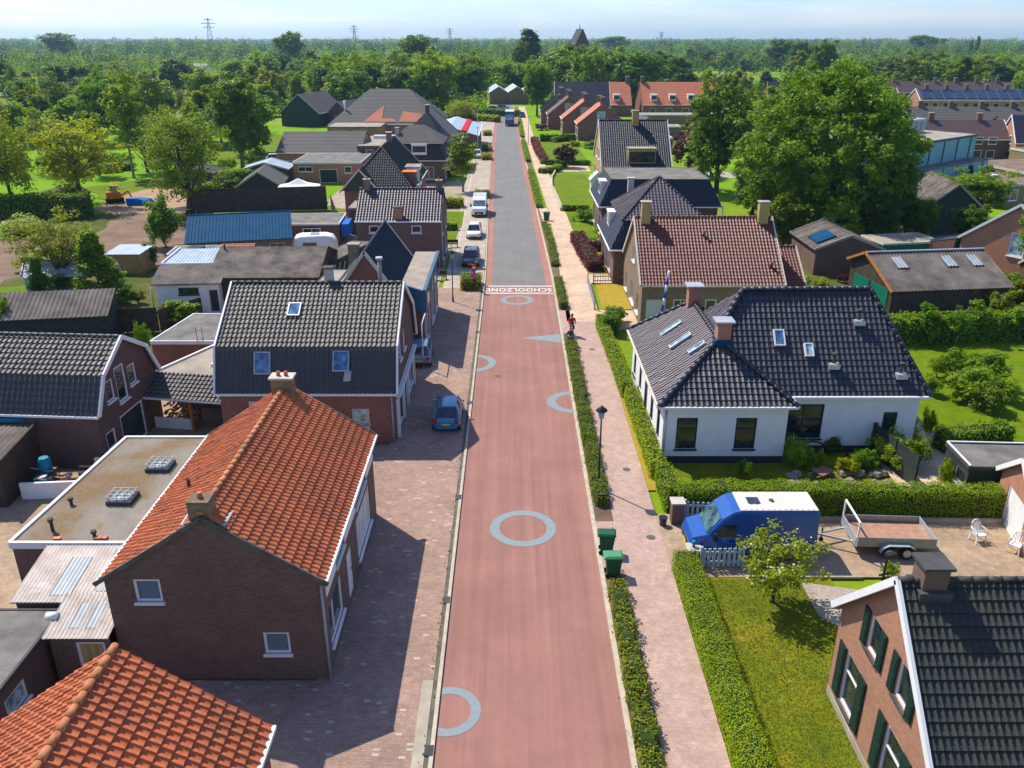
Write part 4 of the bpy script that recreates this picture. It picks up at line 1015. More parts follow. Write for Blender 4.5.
# the great barn
b = Bld('great_barn', 'huge barn with weathered grey hipped roof patched in orange tiles', 'barn', -43.5, 206, 0, 'brick_orange', hole=False)
b.gable(26, 26, 3.2, 10.2, tile='tile_slate', kind='slate', samp=2, th=.6, tw=.5, hips=(8, 8), verge=None, eo=.6); b.done_walls()
rf = Roof()
rf.add([(7.4, 1.0, 4.15), (12.3, 1.0, 4.15), (12.3, 5.4, 5.2)], kind='slate', samp=2, lift=.06); rf.add([(17.5, .2, 3.5), (23, .2, 3.5), (22.4, 4, 4.7), (17.5, 4, 4.65)], kind='slate', samp=2)
for v in (): pass
rf2 = Roof(); sl = 7 / 13
def ob(x, y, dz=.12): return (x, y, 3.2 + y * sl + dz)
rf.bm.free(); rf = Roof()
rf.add([ob(8, .3), ob(12.4, .3), ob(12.4, 6.5)], kind='slate', samp=2); rf.add([ob(16.5, .3), ob(23.5, .3), ob(21.5, 3.2), ob(17.2, 4.2)], kind='slate', samp=2); rf.add([ob(12.4, .3), ob(16, .3), ob(15, 1.4), ob(12.4, 1.6)], kind='slate', samp=2)
rf.build('tile_orange_far', b.root, 'orange_roof_patch'); rf2.bm.free()
mb = MB(); mb.tube([(3, 5.0, 5.5), (3, 5.0, 8)], .25, 8); mb.build('ventilator', 'wood_white', b.root)
b = Bld('barn_front', 'low red brick front range of the great barn with wide dark doorway', 'barn', -42, 196, 0, 'brick_orange', hole=False)
b.flat([(0, 0), (12, 0), (12, 10), (0, 10)], 3.3, 'felt_light', 'felt', .3, wins={0: [(1, .1, 3.4, 2.4, dict(name='barn_door', glass='shed_dark')), (6, .1, 3, 2.4, dict(name='barn_door', glass='shed_dark'))]}); b.done_walls()
b = Bld('green_barn', 'dark green boarded barn with steep grey roof standing in the meadow', 'barn', -62, 233, -14, 'shed_dark', hole=False)
b.gable(11, 16, 3.6, 8.2, axis='y', tile='tile_slate', kind='slate', samp=2, th=.6, verge='concrete'); b.done_walls()
b = Bld('brown_barn', 'smaller reddish barn with pale grey roof beside the dark green barn', 'barn', -50.5, 236, -20, 'brick_dark', hole=False)
b.gable(7.5, 12, 3.0, 6.2, axis='y', tile='tile_slate', kind='slate', samp=2, th=.6, verge='concrete', wins={'front': [(2.6, 1.4, .8, 1), (4.4, 1.4, .8, 1)]}); b.done_walls()
# pale roofed hall with red and blue roof banners
b = Bld('market_hall', 'low hall with pale sheet roof, a red stripe and blue corner', 'hall', -18, 172, 0, 'brick_brown', hole=False)
b.gable(11, 24, 4, 5.6, axis='y', tile='sheet_pale', kind='rib', samp=3, tw=1.2, th=6, verge=None); b.done_walls()
mb = MB(); mb.hexa([(7.9, -.3, 4.72), (8.9, -.3, 4.35), (8.9, 24.2, 4.35), (7.9, 24.2, 4.72), (7.9, -.3, 5.1), (8.9, -.3, 4.8), (8.9, 24.2, 4.8), (7.9, 24.2, 5.1)]); mb.build('red_stripe', 'cloth_red', b.root)
b = Bld('glass_pavilion', 'pale pavilion of three pitched translucent roofs beside the parking bays', 'pavilion', -12.6, 187, 0, 'wood_white', hole=False)
for k in range(2): b.gable(5, 4.4, 3.4, 4.7, axis='y', x0=k * .2, y0=k * 5.5, tile='sheet_pale', kind='rib', samp=3, tw=.8, th=6, verge=None, gut=None, walls=True)
b.done_walls()
b = Bld('roadside_house', 'brick house with dark slate roof where the road bends, under trees', 'house', -27, 291, 0, 'brick_red', hole=False)
b.gable(12, 9, 3.2, 6.2, tile='tile_navy', kind='slate', samp=2, hips=(2.5, 2.5), verge=None, wins={'front': [(2, .8, 1.4, 1.4), (7, .8, 1.4, 1.4)]}); b.done_walls()
b = Bld('garden_centre', 'garden centre with pale greenhouse roofs at the far end of the street', 'greenhouse', -8, 312, 4, 'brick_tan', hole=False)
for k in range(3): b.gable(6.5, 22, 4, 6.0, axis='y', x0=k * 6.6, tile='sheet_pale', kind='rib', samp=3, tw=1, th=6, verge=None, gut=None)
b.done_walls()

# ------------------------------------------------------------------ sheds in the gardens, left
b = Bld('corrugated_shed', 'long shed with bright blue corrugated roof', 'shed', -33.5, 84.2, 14, 'brick_tan')
rf = Roof(); rf.add([(-.2, -.3, 2.5), (10.6, -.3, 2.5), (10.6, 5.2, 4.3), (-.2, 5.2, 4.3)], kind='rib', tw=.34, th=8, amp=.05, samp=8); rf.build('sheet_blue', b.root)
b.wall((0, 0), (10.4, 0), 2.4, [(1, .8, 1.6, 1.2, dict(v=(.5,), frame='wood_cream')), (3.6, .9, 1.3, 1.1, dict(frame='wood_cream')), (5.6, .8, 1.4, 1.2, dict(frame='wood_cream')), (8.2, .8, 1.5, 1.2, dict(v=(.5,), frame='wood_cream'))]); b.wall((10.4, 0), (10.4, 5), [(0, 2.45), (5, 4.1)]); b.wall((10.4, 5), (0, 5), 4.1); b.wall((0, 5), (0, 0), [(0, 4.1), (5, 2.45)]); b.done_walls()
mb = MB(); mb.bar((-.2, 5.25, 4.33), (10.6, 5.25, 4.33), .2, .12); mb.build('ridge_cap', 'sheet_blue', b.root)
b = Bld('white_outbuilding', 'white rendered outbuilding under a brownish corrugated roof with a stove pipe', 'outbuilding', -30.4, 68.2, 4, 'render_white')
rf = Roof(); rf.add([(-.3, -.3, 2.7), (5.6, -.3, 2.7), (5.6, 3.0, 3.6), (-.3, 3.0, 3.6)], kind='corr', tw=.25, th=3, amp=.04, samp=4); rf.build('asbestos_brown', b.root)
b.wall((0, 0), (5.3, 0), 2.6, [(1.9, 1.7, 1.7, .6, dict(frame='black_metal')), (4.4, .1, .8, 2.0, dict(name='door', glass='shed_dark', frame='trim_grey'))]); b.wall((5.3, 0), (5.3, 3), [(0, 2.65), (3, 3.5)]); b.wall((0, 3), (0, 0), [(0, 3.5), (3, 2.65)]); b.wall((5.3, 3), (0, 3), 3.5); b.done_walls()
b = Bld('sheet_roof_shed', 'low shed with pale blue ribbed sheet roof and white rim', 'shed', -31.0, 71.6, 4, 'brick_tan')
rf = Roof(); rf.add([(0, 0, 3.5), (6.2, 0, 3.5), (6.2, 4.2, 3.9), (.5, 4.2, 3.9)], kind='rib', tw=.3, th=6, amp=.04, samp=6); rf.build('sheet_pale', b.root)
b.wall((0, 0), (6.2, 0), 3.4); b.wall((.5, 4.2), (0, 0), [(0, 3.8), (4.23, 3.45)]); b.wall((6.2, 4.2), (.5, 4.2), 3.8); b.done_walls()
b.verge([(0, -.05, 3.55), (6.2, -.05, 3.55)], 'wood_white', .1, .16); b.verge([(0, 0, 3.57), (.5, 4.2, 3.97)], 'wood_white', .1, .16)
mb = MB(); mb.tube([(5.2, 1.7, 3.6), (5.2, 1.7, 4.9)], .1, 8); o = mb.build('stove_pipe', 'brick_dark', b.root)
mb = MB(); mb.tube([(5.2, 1.7, 3.6), (5.2, 1.7, 3.85)], [.35, .13], 10); mb.build('flashing', 'wood_white', o)
b = Bld('long_shed', 'long shed with mossy dark corrugated roof behind the kinked grey roof', 'shed', -26.2, 69.5, 1, 'wood_fence')
b.gable(9.4, 9.2, 3.0, 4.5, tile='asbestos', kind='corr', tw=.25, th=3, amp=.04, samp=4, verge=None, gut=None, eo=.3, ov=.15); b.done_walls()
mb = MB(); mb.tube([(-4.3, -1.9, 2.6), (-4.3, -1.9, 0)], .06, 6); mb.build('downpipe', 'concrete_pale', b.root)
b = Bld('corrugated_shed', 'dark boarded shed with grey corrugated roof at the left edge', 'shed', -43.5, 58.6, 9, 'shed_dark')
b.gable(12.6, 3.0, 2.5, 3.2, tile='asbestos_brown', kind='corr', tw=.34, th=4, amp=.07, samp=6, verge=None, gut=None, prof=[(0, 2.5), (2.8, 3.7), (3.0, 3.6)]); b.done_walls()
b = Bld('garden_shed', 'tiny wooden shed with pale metal roof beside the green conical tree', 'shed', -40.6, 81.5, -6, 'wood_pale')
rf = Roof(); rf.add([(-.2, -.2, 2.0), (3.6, -.2, 2.1), (3.6, 3.0, 2.4), (-.2, 3.0, 2.3)], kind='corr', tw=.25, th=4, amp=.03, samp=4); rf.build('sheet_pale', b.root)
b.wall((0, 0), (3.4, 0), 1.95); b.wall((3.4, 0), (3.4, 2.8), [(0, 2.0), (2.8, 2.3)]); b.wall((0, 2.8), (0, 0), 1.95); b.wall((3.4, 2.8), (0, 2.8), 2.2); b.done_walls()
b = Bld('cabin', 'low cabin with flat roof, a black tank and orange tiles, beside the blue roofed shed', 'cabin', -33.6, 79.3, 5, 'brick_dark')
b.flat([(0, 0), (4.5, 0), (4.5, 3.4), (0, 3.4)], 2.5, 'felt', 'wood_white', .25); b.done_walls()
rf = Roof(); rf.add([(4.7, .2, 2.3), (8, .2, 2.3), (8, 2.4, 2.9), (4.7, 2.4, 2.9)], samp=5); rf.build('tile_orange_far', b.root, 'tiled_roof')
mb = MB(); mb.tube([(2.4, 1.7, 2.5), (2.4, 1.7, 2.85)], [.9, .8], 16); mb.build('roof_tank', 'black_metal', b.root)
for (lab, x, y, w, l, e, r, t, wm, rz) in (
    ('boarded garden house with weathered grey gable roof beneath the willow', -39.5, 121, 6, 8, 2.3, 4.2, 'tile_slate', 'shed_dark', 8),
    ('garden house with white ribbed roof beyond the wooden fence', -43, 135, 7, 6, 2.6, 3.6, 'sheet_pale', 'wood_fence', 4),
    ('dark flat shed beside the sandy garden yard', -53, 133, 6, 5, 2.4, 2.9, 'felt_dark', 'shed_dark', 0)):
    b = Bld('garden_house', lab, 'shed', x, y, rz, wm, hole=False)
    b.gable(w, l, e, r, axis='y', tile=t, kind='slate', samp=2, th=.5, verge='concrete', gut=None); b.done_walls()
b = Bld('covered_store', 'dark pitched store roof with a lattice side, behind the kinked grey roof', 'shed', -20.2, 73.5, -28, 'wood_fence', hole=False)
rf = Roof(); rf.add([(0, 0, 2.3), (2.6, 0, 2.5), (2.6, 9, 3.6), (0, 9, 3.3)], kind='corr', tw=.25, th=4, samp=4, amp=.03); rf.build('asbestos_brown', b.root)
b.wall((0, 9), (0, 0), [(0, 3.2), (9, 2.2)]); b.wall((2.6, 0), (2.6, 9), [(0, 2.4), (9, 3.5)], mat='shed_dark'); b.done_walls()
mb = MB()
for k in range(12): mb.bar((2.66, .3 + k * .72, .9), (2.66, 1.0 + k * .72, 2.6), .06, .04)
mb.build('lattice', 'wood_white', b.root)
b = Bld('flat_annex', 'grey flat roofed annexes stepping back left of the pinkish roofed house', 'annex', -27.2, 93.5, 3, 'brick_dark', hole=False)
b.flat([(0, 0), (7.5, 0), (7.5, 6), (0, 6)], 2.5, 'felt', 'wood_white', .2, wins={0: [(3.4, 1.2, 2.0, .8, W2)]}); b.done_walls()
mb = MB(); mb.box(7.62, 8.5, .6, 4, .9, 2.3); mb.build('blue_cover', 'tarp_blue', b.root)
b = Bld('flat_annex', 'felt roofed annex in front of the near black roofed house', 'annex', -19.5, 99.5, 0, 'brick_dark', hole=False)
b.flat([(0, 0), (5, 0), (5, 6.3), (0, 6.3)], 3.2, 'felt_light', 'concrete', .2); b.done_walls()
b = Bld('glasshouse', 'small white framed glasshouse at the left edge', 'glasshouse', -45.5, 75, 10, 'glass_pale', hole=False)
b.gable(4.5, 3, 1.6, 2.6, tile='panel_clear', kind='slate', samp=2, th=.7, tw=.7, verge='wood_white'); b.done_walls()
# ------------------------------------------------------------------ houses, right side
# nearest house, bottom right corner, green shutters
b = Bld('brick_house', 'pink brick house with green shutters and black tiled roof in the bottom right corner', 'house', 11.45, 16.5, 0, 'brick_pink')
sh = dict(shutters=.5, fw=.09, h=(.62,), sillm='felt_dark')
b.gable(12, 7.0, 3.95, 7.45, tile='tile_graphite', tw=.21, th=.36, amp=.05, lift=.06, samp=7, verge='wood_white', ov=.22, eo=.3, ridgem='tile_graphite', gut='zinc',
        wins={'left': [(.95, .65, 1.15, 2.1, sh), (4.2, .65, 1.15, 2.1, sh), (2.05, 3.85, .82, 1.3, dict(shutters=.36, fw=.08, sillm='felt_dark')), (4.15, 3.85, .82, 1.3, dict(shutters=.36, fw=.08, sillm='felt_dark'))],
              'front': [(2, .8, 1.5, 1.4), (6, .8, 1.5, 1.4)]})
b.done_walls()
b.chimney(.72, 3.55, 6.2, 8.0, .72, .68, 'brick_brown', 'felt_dark', 0, .09)
mb = MB(); mb.box(.25, 1.2, 3.05, 4.0, 6.75, 7.3); mb.build('flashing', 'felt_dark', b.root)
mb = MB(); mb.box(-.03, -.002, .02, 6.98, -.1, .35); mb.build('plinth', 'concrete', b.root)
mb = MB(); mb.bar((-.28, 7.3, 3.6), (.3, 7.3, 3.6), .14, .16); mb.build('eave_box', 'zinc', b.root)

# white house
b = Bld('white_house', 'white rendered house with black glazed roof, L shaped, brick chimneys and rooflights', 'house', 8.3, 41.1, 0, 'render_white')
dk = dict(frame='plinth', fw=.07, h=(.64,), sillm='plinth')
dn = dict(frame='plinth', fw=.07, v=(.5,), h=(.55,), glass='glass')
b.wall((0, 0), (6.8, 0), 3.5, [(.75, .9, 1.15, 1.9, dk), (4.0, .9, 1.15, 1.9, dk)])
b.wall((6.8, 0), (6.8, 1.4), 3.5)
b.wall((6.8, 1.4), (14.6, 1.4), 3.5, [(.25, .85, 2.25, 2.15, dn), (5.9, .2, .8, 2.3, dict(name='door', glass='glass', frame='plinth'))])
b.wall((14.6, 1.4), (14.6, 10.4), 3.5); b.wall((14.6, 10.4), (0, 12.2), 3.5)
b.wall((0, 12.2), (0, 0), 3.5, [(.8, .9, .9, 1.9, dk), (3.3, .9, .9, 1.9, dk), (5.6, .1, 1.1, 2.7, dict(name='door', glass='plinth', frame='plinth', h=(.7,))), (8.0, .9, .9, 1.9, dk), (10.3, .9, .9, 1.9, dk)])
b.done_walls()
mb = MB(); mb.box(-.02, 6.82, -.02, -.001, -.1, .45); mb.box(6.82, 14.62, 1.38, 1.399, -.1, .4); mb.build('plinth', 'plinth', b.root)
E0 = 3.62; o = .35
def rp(*pts): return [tuple(p) for p in pts]
rf = Roof(); kw = dict(tw=.3, th=.37, amp=.05, lift=.045, samp=6)
A0 = (-o, -o, E0); A1 = (6.8 + o, -o, E0); A2 = (-o, 12.2 + o, E0); RN = (3.35, 2.9, 6.35); RF = (3.35, 10.2, 6.35)
MR0 = (5.1, 5.4, 8.5); MR1 = (12.6, 5.6, 8.5)
rf.add([A0, A1, RN], **kw)                     # near hip of the wing
rf.add([A1, (7.15, 5.2, E0), (3.35, 5.2, 6.35), RN], **kw)   # right slope of the wing, running into the main roof
rf.build('tile_black', b.root)
rf = Roof(); rf.add([A2, (7.15, 12.55, E0), RF], **kw); rf.build('tile_black', b.root, 'far_hip')
rf = Roof(); rf.add([A0, RN, RF, A2], **kw)
rf.build('tile_glazed', b.root, 'street_slope')  # same roof in a paler tile: sun glare put into the colour
rf = Roof(); ey = 1.4 - o
rf.add([(1.2, ey, E0), (14.6 + o, ey, E0), MR1, MR0], **kw)
rf.add([(14.6 + o, ey, E0), (14.6 + o, 10.4 + o, E0), MR1], **kw)
rf.add([(14.6 + o, 10.4 + o, E0), (1.2, 10.4 + o, E0), MR0, MR1], **kw)
rf.build('tile_black', b.root, 'main_roof')
rf = Roof(); rf.add([(1.2, ey, E0 + .02), MR0, (1.2, 10.4 + o, E0 + .02)], **kw); rf.build('tile_glazed', b.root, 'west_hip')  # paler tile again, carrying the sun glare on this hip in its colour
ridge(b.root, [(RN, RF), (A0, RN), (A1, RN), (A2, RF), (MR0, MR1), ((14.6 + o, ey, E0), MR1), ((14.6 + o, 10.4 + o, E0), MR1), ((3.35, 3.45, 6.31), MR0)], 'tile_black', .14)
b.gutter((-o, -o - .06, E0 - .05), (6.8 + o, -o - .06, E0 - .05)); b.gutter((7.2, ey - .06, E0 - .05), (14.6 + o, ey - .06, E0 - .05)); b.gutter((-o - .06, -o, E0 - .055), (-o - .06, 12.5, E0 - .055), 'wood_cream'); b.gutter((6.8 + o + .06, -o, E0 - .052), (6.8 + o + .06, ey, E0 - .052))
b.chimney(3.55, 2.95, 5.8, 7.4, .75, .75, 'brick_orange', 'galvanised', 0, .16)
mb = MB(); mb.box(3.1, 4.0, 2.5, 3.4, 5.9, 6.4); mb.build('flashing', 'sheet_blue', b.root)
b.chimney(3.3, 9.9, 5.8, 7.45, .75, .75, 'brick_orange', 'galvanised', 0, .16)
sl = Vector((3.7, 0, 2.73)).normalized()
for (x, y, w, h) in ((1.7, 8.1, .55, 1.5), (1.8, 5.6, .55, 1.5), (2.3, 3.4, .5, 1.1)):
    b.skylight((x, y, E0 + (x + o) * 2.73 / 3.7 + .03), (0, 1, 0), sl, w, h, 'glass_pale', 'zinc')
ms = (8.5 - E0) / (5.5 - ey); mv = Vector((0, 1, ms))
for (x, y, w, h, g) in ((6.9, 3.4, .62, 1.0, 'glass_sky'), (8.5, 2.9, .5, .8, 'glass_pale'),):
    b.skylight((x, y, E0 + (y - ey) * ms + .03), (1, 0, 0), mv, w, h, g, 'wood_white')
for (x, y) in ((9.8, 2.4), (11.6, 4.2), (13.5, 2.0)):
    z = E0 + (y - ey) * ms; mb = MB(); mb.tube([(x, y, z - .1), (x, y, z + .45)], .09, 8); mb.tube([(x, y, z + .45), (x, y, z + .6)], .15, 8); oo = mb.build('roof_vent', 'felt_dark', b.root)
    mb = MB(); mb.box(x - .3, x + .3, y - .35, y + .1, z - .28, z - .0); mb.build('flashing', 'galvanised', oo)
b.pipe(.12, -.06, 0, 3.5, 'trim_grey')

# house with red-brown tiles and two yellow chimneys
b = Bld('brick_house', 'house with wine red tiled roof and a yellow chimney at each ridge end', 'house', 10.5, 64.6, 0, 'brick_tan')
b.gable(11.3, 11, 3.8, 8.0, tile='tile_redbrown', tw=.27, th=.35, samp=6, amp=.055, lift=.045, verge='wood_cream', eo=.3, ov=.15, gut='zinc',
        wins={'front': [(.4, .5, 1.6, 1.9, dict(frame='wood_cream', glass='net')), (2.6, .5, 1.2, 1.9, W2), (5.2, .6, .9, 1.8), (6.9, .3, .9, 2.1, dict(name='door', glass='shed_dark')), (8.9, .6, 1.4, 1.6, W2)],
              'left': [(1, .6, 1.5, 1.6, W2), (4.5, .6, 2.4, 1.8, dict(v=(.33, .66))), (8, .6, 1.5, 1.6), (4.8, 4.2, 1.4, 1.3, W2)]})
b.done_walls()
b.chimney(.75, 5.2, 7.2, 9.3, .75, .7, 'brick_yellow', 'concrete', 0); b.chimney(10.6, 5.2, 7.2, 9.3, .8, .7, 'brick_yellow', 'concrete', 0)
for (x, y) in ((5.5, 3.8), (10.6, 1.2)):
    mb = MB(); z = 3.8 + y * 4.2 / 5.5; mb.tube([(x, y, z), (x, y, z + .5)], .13, 8); mb.build('roof_vent', 'brick_dark', b.root)
b = Bld('tiled_annex', 'lower annex with wine red tiles at the end of the yellow chimney house', 'annex', 21.95, 67.2, 0, 'brick_tan')
b.gable(2.6, 8.2, 2.5, 5.2, tile='tile_redbrown', tw=.27, th=.35, samp=5, verge='wood_cream'); b.done_walls()
b = Bld('brick_garage', 'brick garage with shallow mossy gable roof and a blue rooflight', 'garage', 30.2, 81, 0, 'brick_brown')
b.gable(6.5, 7.5, 2.7, 4.0, axis='y', tile='asbestos', kind='slate', samp=2, verge='concrete', gut=None); b.done_walls()
mb = MB(); mb.hexa([(.4, 1, 2.98), (2.2, 1, 3.68), (2.2, 4, 3.68), (.4, 4, 2.98), (.4, 1, 3.08), (2.2, 1, 3.78), (2.2, 4, 3.78), (.4, 4, 3.08)]); mb.build('rooflight', 'sheet_blue', b.root)

# mansard with pyramid top
b = Bld('mansard_house', 'brick house with pointed glazed purple grey roof above a dark mansard and white dormer', 'house', 9.7, 77.6, 0, 'brick_brown')
b.wall((0, 0), (9.6, 0), 3.4, [(1, .7, 1.6, 1.6, W2)]); b.wall((9.6, 0), (9.6, 11), 3.4); b.wall((9.6, 11), (0, 11), 3.4)
b.wall((0, 11), (0, 0), 3.4, [(1, .6, 1.8, 1.8, dict(v=(.33, .66), frame='wood_cream')), (4.5, .1, 1.1, 2.3, dict(name='door', glass='shed_dark')), (7, .6, 1.8, 1.8, dict(v=(.33, .66), frame='wood_cream'))]); b.done_walls()
frustum(b, 9.6, 11, 3.4, 6.0, 1.0, .4, 'tile_navy')
rf = Roof(); q = [(.7, .7, 6.0), (8.9, .7, 6.0), (8.9, 10.3, 6.0), (.7, 10.3, 6.0)]; tp = (4.8, 5.5, 9.4)
for i in range(4): rf.add([q[i], q[(i + 1) % 4], tp], tw=.32, th=.38, samp=5, amp=.06)
rf.build('tile_glazed', b.root); ridge(b.root, [(q[i], tp) for i in range(4)], 'tile_navy')
dormer(b, .1, 6.0, 1.3, 1.9, 4.2, 1.5, 'left', 'wood_white', 'wood_white'); b.chimney(2.6, 9.5, 6.6, 8.6, .6, .6, 'concrete_pale')
b = Bld('mansard_house', 'brick house with flat grey topped dark mansard roof and a street side dormer', 'house', 10.3, 95.0, 0, 'brick_brown')
b.wall((0, 0), (13.2, 0), 4.2); b.wall((13.2, 0), (13.2, 11), 4.2); b.wall((13.2, 11), (0, 11), 4.2)
b.wall((0, 11), (0, 0), 4.2, [(1, .7, 1.8, 2.0, dict(v=(.5,), frame='wood_cream')), (4.4, .1, 1.2, 2.4, dict(name='door', glass='shed_dark')), (7.2, .7, 2.2, 2.0, dict(v=(.5,), frame='wood_cream'))]); b.done_walls()
frustum(b, 13.2, 11, 4.2, 7.0, 1.0, .4, 'tile_navy')
b.flat([(1, 1), (12.2, 1), (12.2, 10), (1, 10)], 7.1, 'felt', 'felt_dark', .15, walls=False)
dormer(b, .0, 3.0, 1.4, 2.2, 4.9, 1.6, 'left', 'wood_white', 'wood_white')
mb = MB(); mb.tube([(13.7, -.4, 0), (13.7, -.4, 4.3)], .08, 6); mb.build('downpipe', 'wood_white', b.root)
b = Bld('flat_annex', 'brown flat roofed annex beside the pointed purple grey roof', 'annex', 19.6, 84, 0, 'brick_tan', hole=False)
b.flat([(0, 0), (5, 0), (5, 6), (0, 6)], 2.9, 'felt_brown', 'wood_cream', .2); b.done_walls()
# yellow brick house
b = Bld('yellow_brick_house', 'yellow brick house with steep slate blue roof, white verges and flat dormer', 'house', 13.8, 130, 0, 'brick_yellow')
b.gable(10.6, 13.5, 3.9, 10.0, tile='tile_navy', tw=.34, th=.4, samp=4, verge='wood_white', eo=.3, ov=.1, gut='wood_cream', wins={'left': [(1.5, .7, 2, 1.8, W2), (5.6, .7, 2.2, 1.8, W2), (9.6, .7, 2, 1.8, W2), (4.2, 4.2, 1.6, 1.5, W2), (7.5, 4.2, 1.6, 1.5, W2)], 'front': [(1, .8, 2, 1.5, W2)]}); b.done_walls()
b.chimney(5.6, 6.2, 9.2, 11.4, 1.0, .8, 'brick_yellow', 'concrete')
dormer(b, 4.0, .3, 4.2, 3.0, 3.7, 2.6, 'front', 'felt_light', 'brick_yellow'); 
mb = MB(); mb.box(5.6, 8.2, -1.8, -.02, -.1, 3.4); mb.build('porch', 'brick_dark', b.root); mb = MB(); mb.box(5.5, 8.3, -1.9, 0, 3.4, 3.55); mb.build('porch_roof', 'felt', b.root)
b = Bld('street_porch', 'small white gabled porch at the street corner of the yellow brick house', 'porch', 12.0, 127.5, 0, 'wood_white', hole=False)
b.gable(2, 2.2, 2.2, 3.2, axis='y', tile='plastic_white', kind='slate', samp=2, verge='wood_white', gut=None); b.done_walls()
# the row with orange slopes
rows = [('tile_orange_far', 15.2, 198.5, 'end house of the small row: orange slope, brick gable with green tinted windows'), ('tile_orange_far', 12.4, 211, 'second house of the small row, orange slope, behind the end gable'),
        ('tile_slate', 9.4, 224, 'third house of the small row with pale grey slope'), ('solar', 8.0, 237, 'furthest house of the small row, roof covered by blue solar panels')]
for t, x, y, lab in rows:
    b = Bld('row_house', lab, 'house', x, y, 0, 'brick_red', group='small gabled row houses beside the street', hole=False)
    b.gable(11, 9, 3.8, 8.1, axis='y', tile=t, kind='slate' if t == 'solar' else 'tile', tw=.6, th=.6, samp=3, amp=.06, verge='brick_tan', eo=.3, ridgem='none',
            wins={'front': [(4.3, 4.6, 1.8, 1.8, dict(glass='glass_pale')), (4.3, .8, 2, 1.7)], 'left': [(1, .8, 1.6, 1.7), (4.5, .8, 2.4, 1.8)]}); b.done_walls()
    b.chimney(5.5, 1.6, 7.4, 9.4, .9, .8, 'brick_brown', 'concrete'); b.chimney(5.5, 7.6, 7.4, 9.4, .9, .8, 'brick_brown', 'concrete')
b = Bld('navy_roof_house', 'big house with broad plain navy roof above the small row', 'house', 12.5, 249.5, 0, 'brick_tan', hole=False)
b.gable(15.5, 12, 3.8, 10.2, tile='tile_navy', kind='slate', samp=2, verge='wood_white', wins={'left': [(3, .8, 2, 1.6), (8, .8, 2, 1.6)]}); b.done_walls()
def white_dormers(b, xs, y, z, s=1.9, mat='wood_white'):
    for x in xs: dormer(b, x, y, s, 2.6, z, 1.9, 'front', 'wood_white', mat, 'glass')
for lab, x0, L, n in (('far row of houses with long orange roof behind the navy roof', 17, 19, 3), ('long orange roofed row with four dormers, right of the gap in the trees', 39.5, 25, 4)):
    b = Bld('terrace_row', lab, 'houses', x0, 263, 0, 'brick_red', hole=False)
    b.gable(L, 16, 3.4, 9.4, tile='tile_orange_far', tw=.6, th=.7, samp=3, amp=.05, verge='brick_tan', ridgem='none', wins={'front': [(2 + 5 * k, .8, 2, 1.5) for k in range(int(L / 5.5))]}); b.done_walls()
    white_dormers(b, [2.5 + k * 5.6 for k in range(n)], 1.2, 4.2); b.chimney(.6, 8, 9, 11, 1, 1, 'brick_brown'); b.chimney(L - .6, 8, 9, 11, 1, 1, 'brick_brown')
b = Bld('garden_shed', 'grey roofed dark shed between the row gardens and the orange roofs', 'shed', 28, 196, 12, 'shed_dark', hole=False)
b.gable(6, 7, 2.8, 5.4, axis='y', tile='tile_slate', kind='slate', samp=2, verge='concrete'); b.done_walls()
for lab, x, y, w, d in (('low flat garage row behind the yellow brick house', 25, 176, 8, 14), ('low pale flat garages under the orange roofs', 33, 232, 26, 6), ('flat roofed brick extension beside the small row', 22, 190, 7, 8), ('low white roofed cabin in the row gardens', 32, 200, 7, 5)):
    b = Bld('flat_garage', lab, 'garage', x, y, 0, 'brick_tan', hole=False); b.flat([(0, 0), (w, 0), (w, d), (0, d)], 3.0, 'felt_light', 'wood_white', .25, wins={0: [(1, .1, 2.4, 2.0, dict(name='garage_door', glass='shed_dark'))]}); b.done_walls()

# teal hall and flat school blocks
b = Bld('sports_hall', 'teal panelled flat roofed hall in two steps behind the great tree', 'hall', 49.6, 113.0, 38.7, 'teal_panel', hole=False)
b.flat([(0, 2.5), (32, 2.5), (32, 20), (0, 20)], 8, 'felt_light', 'teal_dark', .35, walls=False)
for p, q in (((0, 2.5), (32, 2.5)), ((32, 2.5), (32, 20)), ((32, 20), (0, 20)), ((0, 20), (0, 2.5))): b.wall(p, q, 7.8)
for p, q in (((0, 0), (32, 0)), ((32, 0), (32, 2.5)), ((0, 2.5), (0, 0))): b.wall(p, q, 4.4)
b.done_walls()
mb = MB(); mb.box(-.1, 32.1, -.1, 2.45, 4.4, 4.55); mb.build('lower_roof', 'felt', b.root)
mb = MB()
for k in range(8): mb.box(.2 + k * 4.25, .45 + k * 4.25, 2.4, 2.49, 4.6, 7.7); mb.box(.2 + k * 4.25, .45 + k * 4.25, -.06, -.005, 0, 4.35)
mb.build('panel_joint', 'teal_dark', b.root)
mb = MB(); mb.box(22, 29, 9.5, 12.5, 8.1, 10.1); oo = mb.build('air_unit', 'galvanised', b.root)
for k in range(4): mb = MB(); mb.box(22.3 + k * 1.7, 23.8 + k * 1.7, 9.32, 9.49, 8.4, 9.8); mb.build('unit_panel', 'panel_clear', oo)
mb = MB(); mb.tube([(22, 11, 9.2), (19.5, 11, 9.2), (18.5, 11, 8.2)], .55, 10); mb.tube([(20, 9.5, 8.6), (17, 9.5, 8.6), (16, 9.8, 8.1)], .45, 10); mb.build('duct', 'galvanised', b.root)
mb = MB(); mb.box(4, 6, 8, 9.5, 8.1, 9.0); mb.build('roof_box', 'trim_grey', b.root)
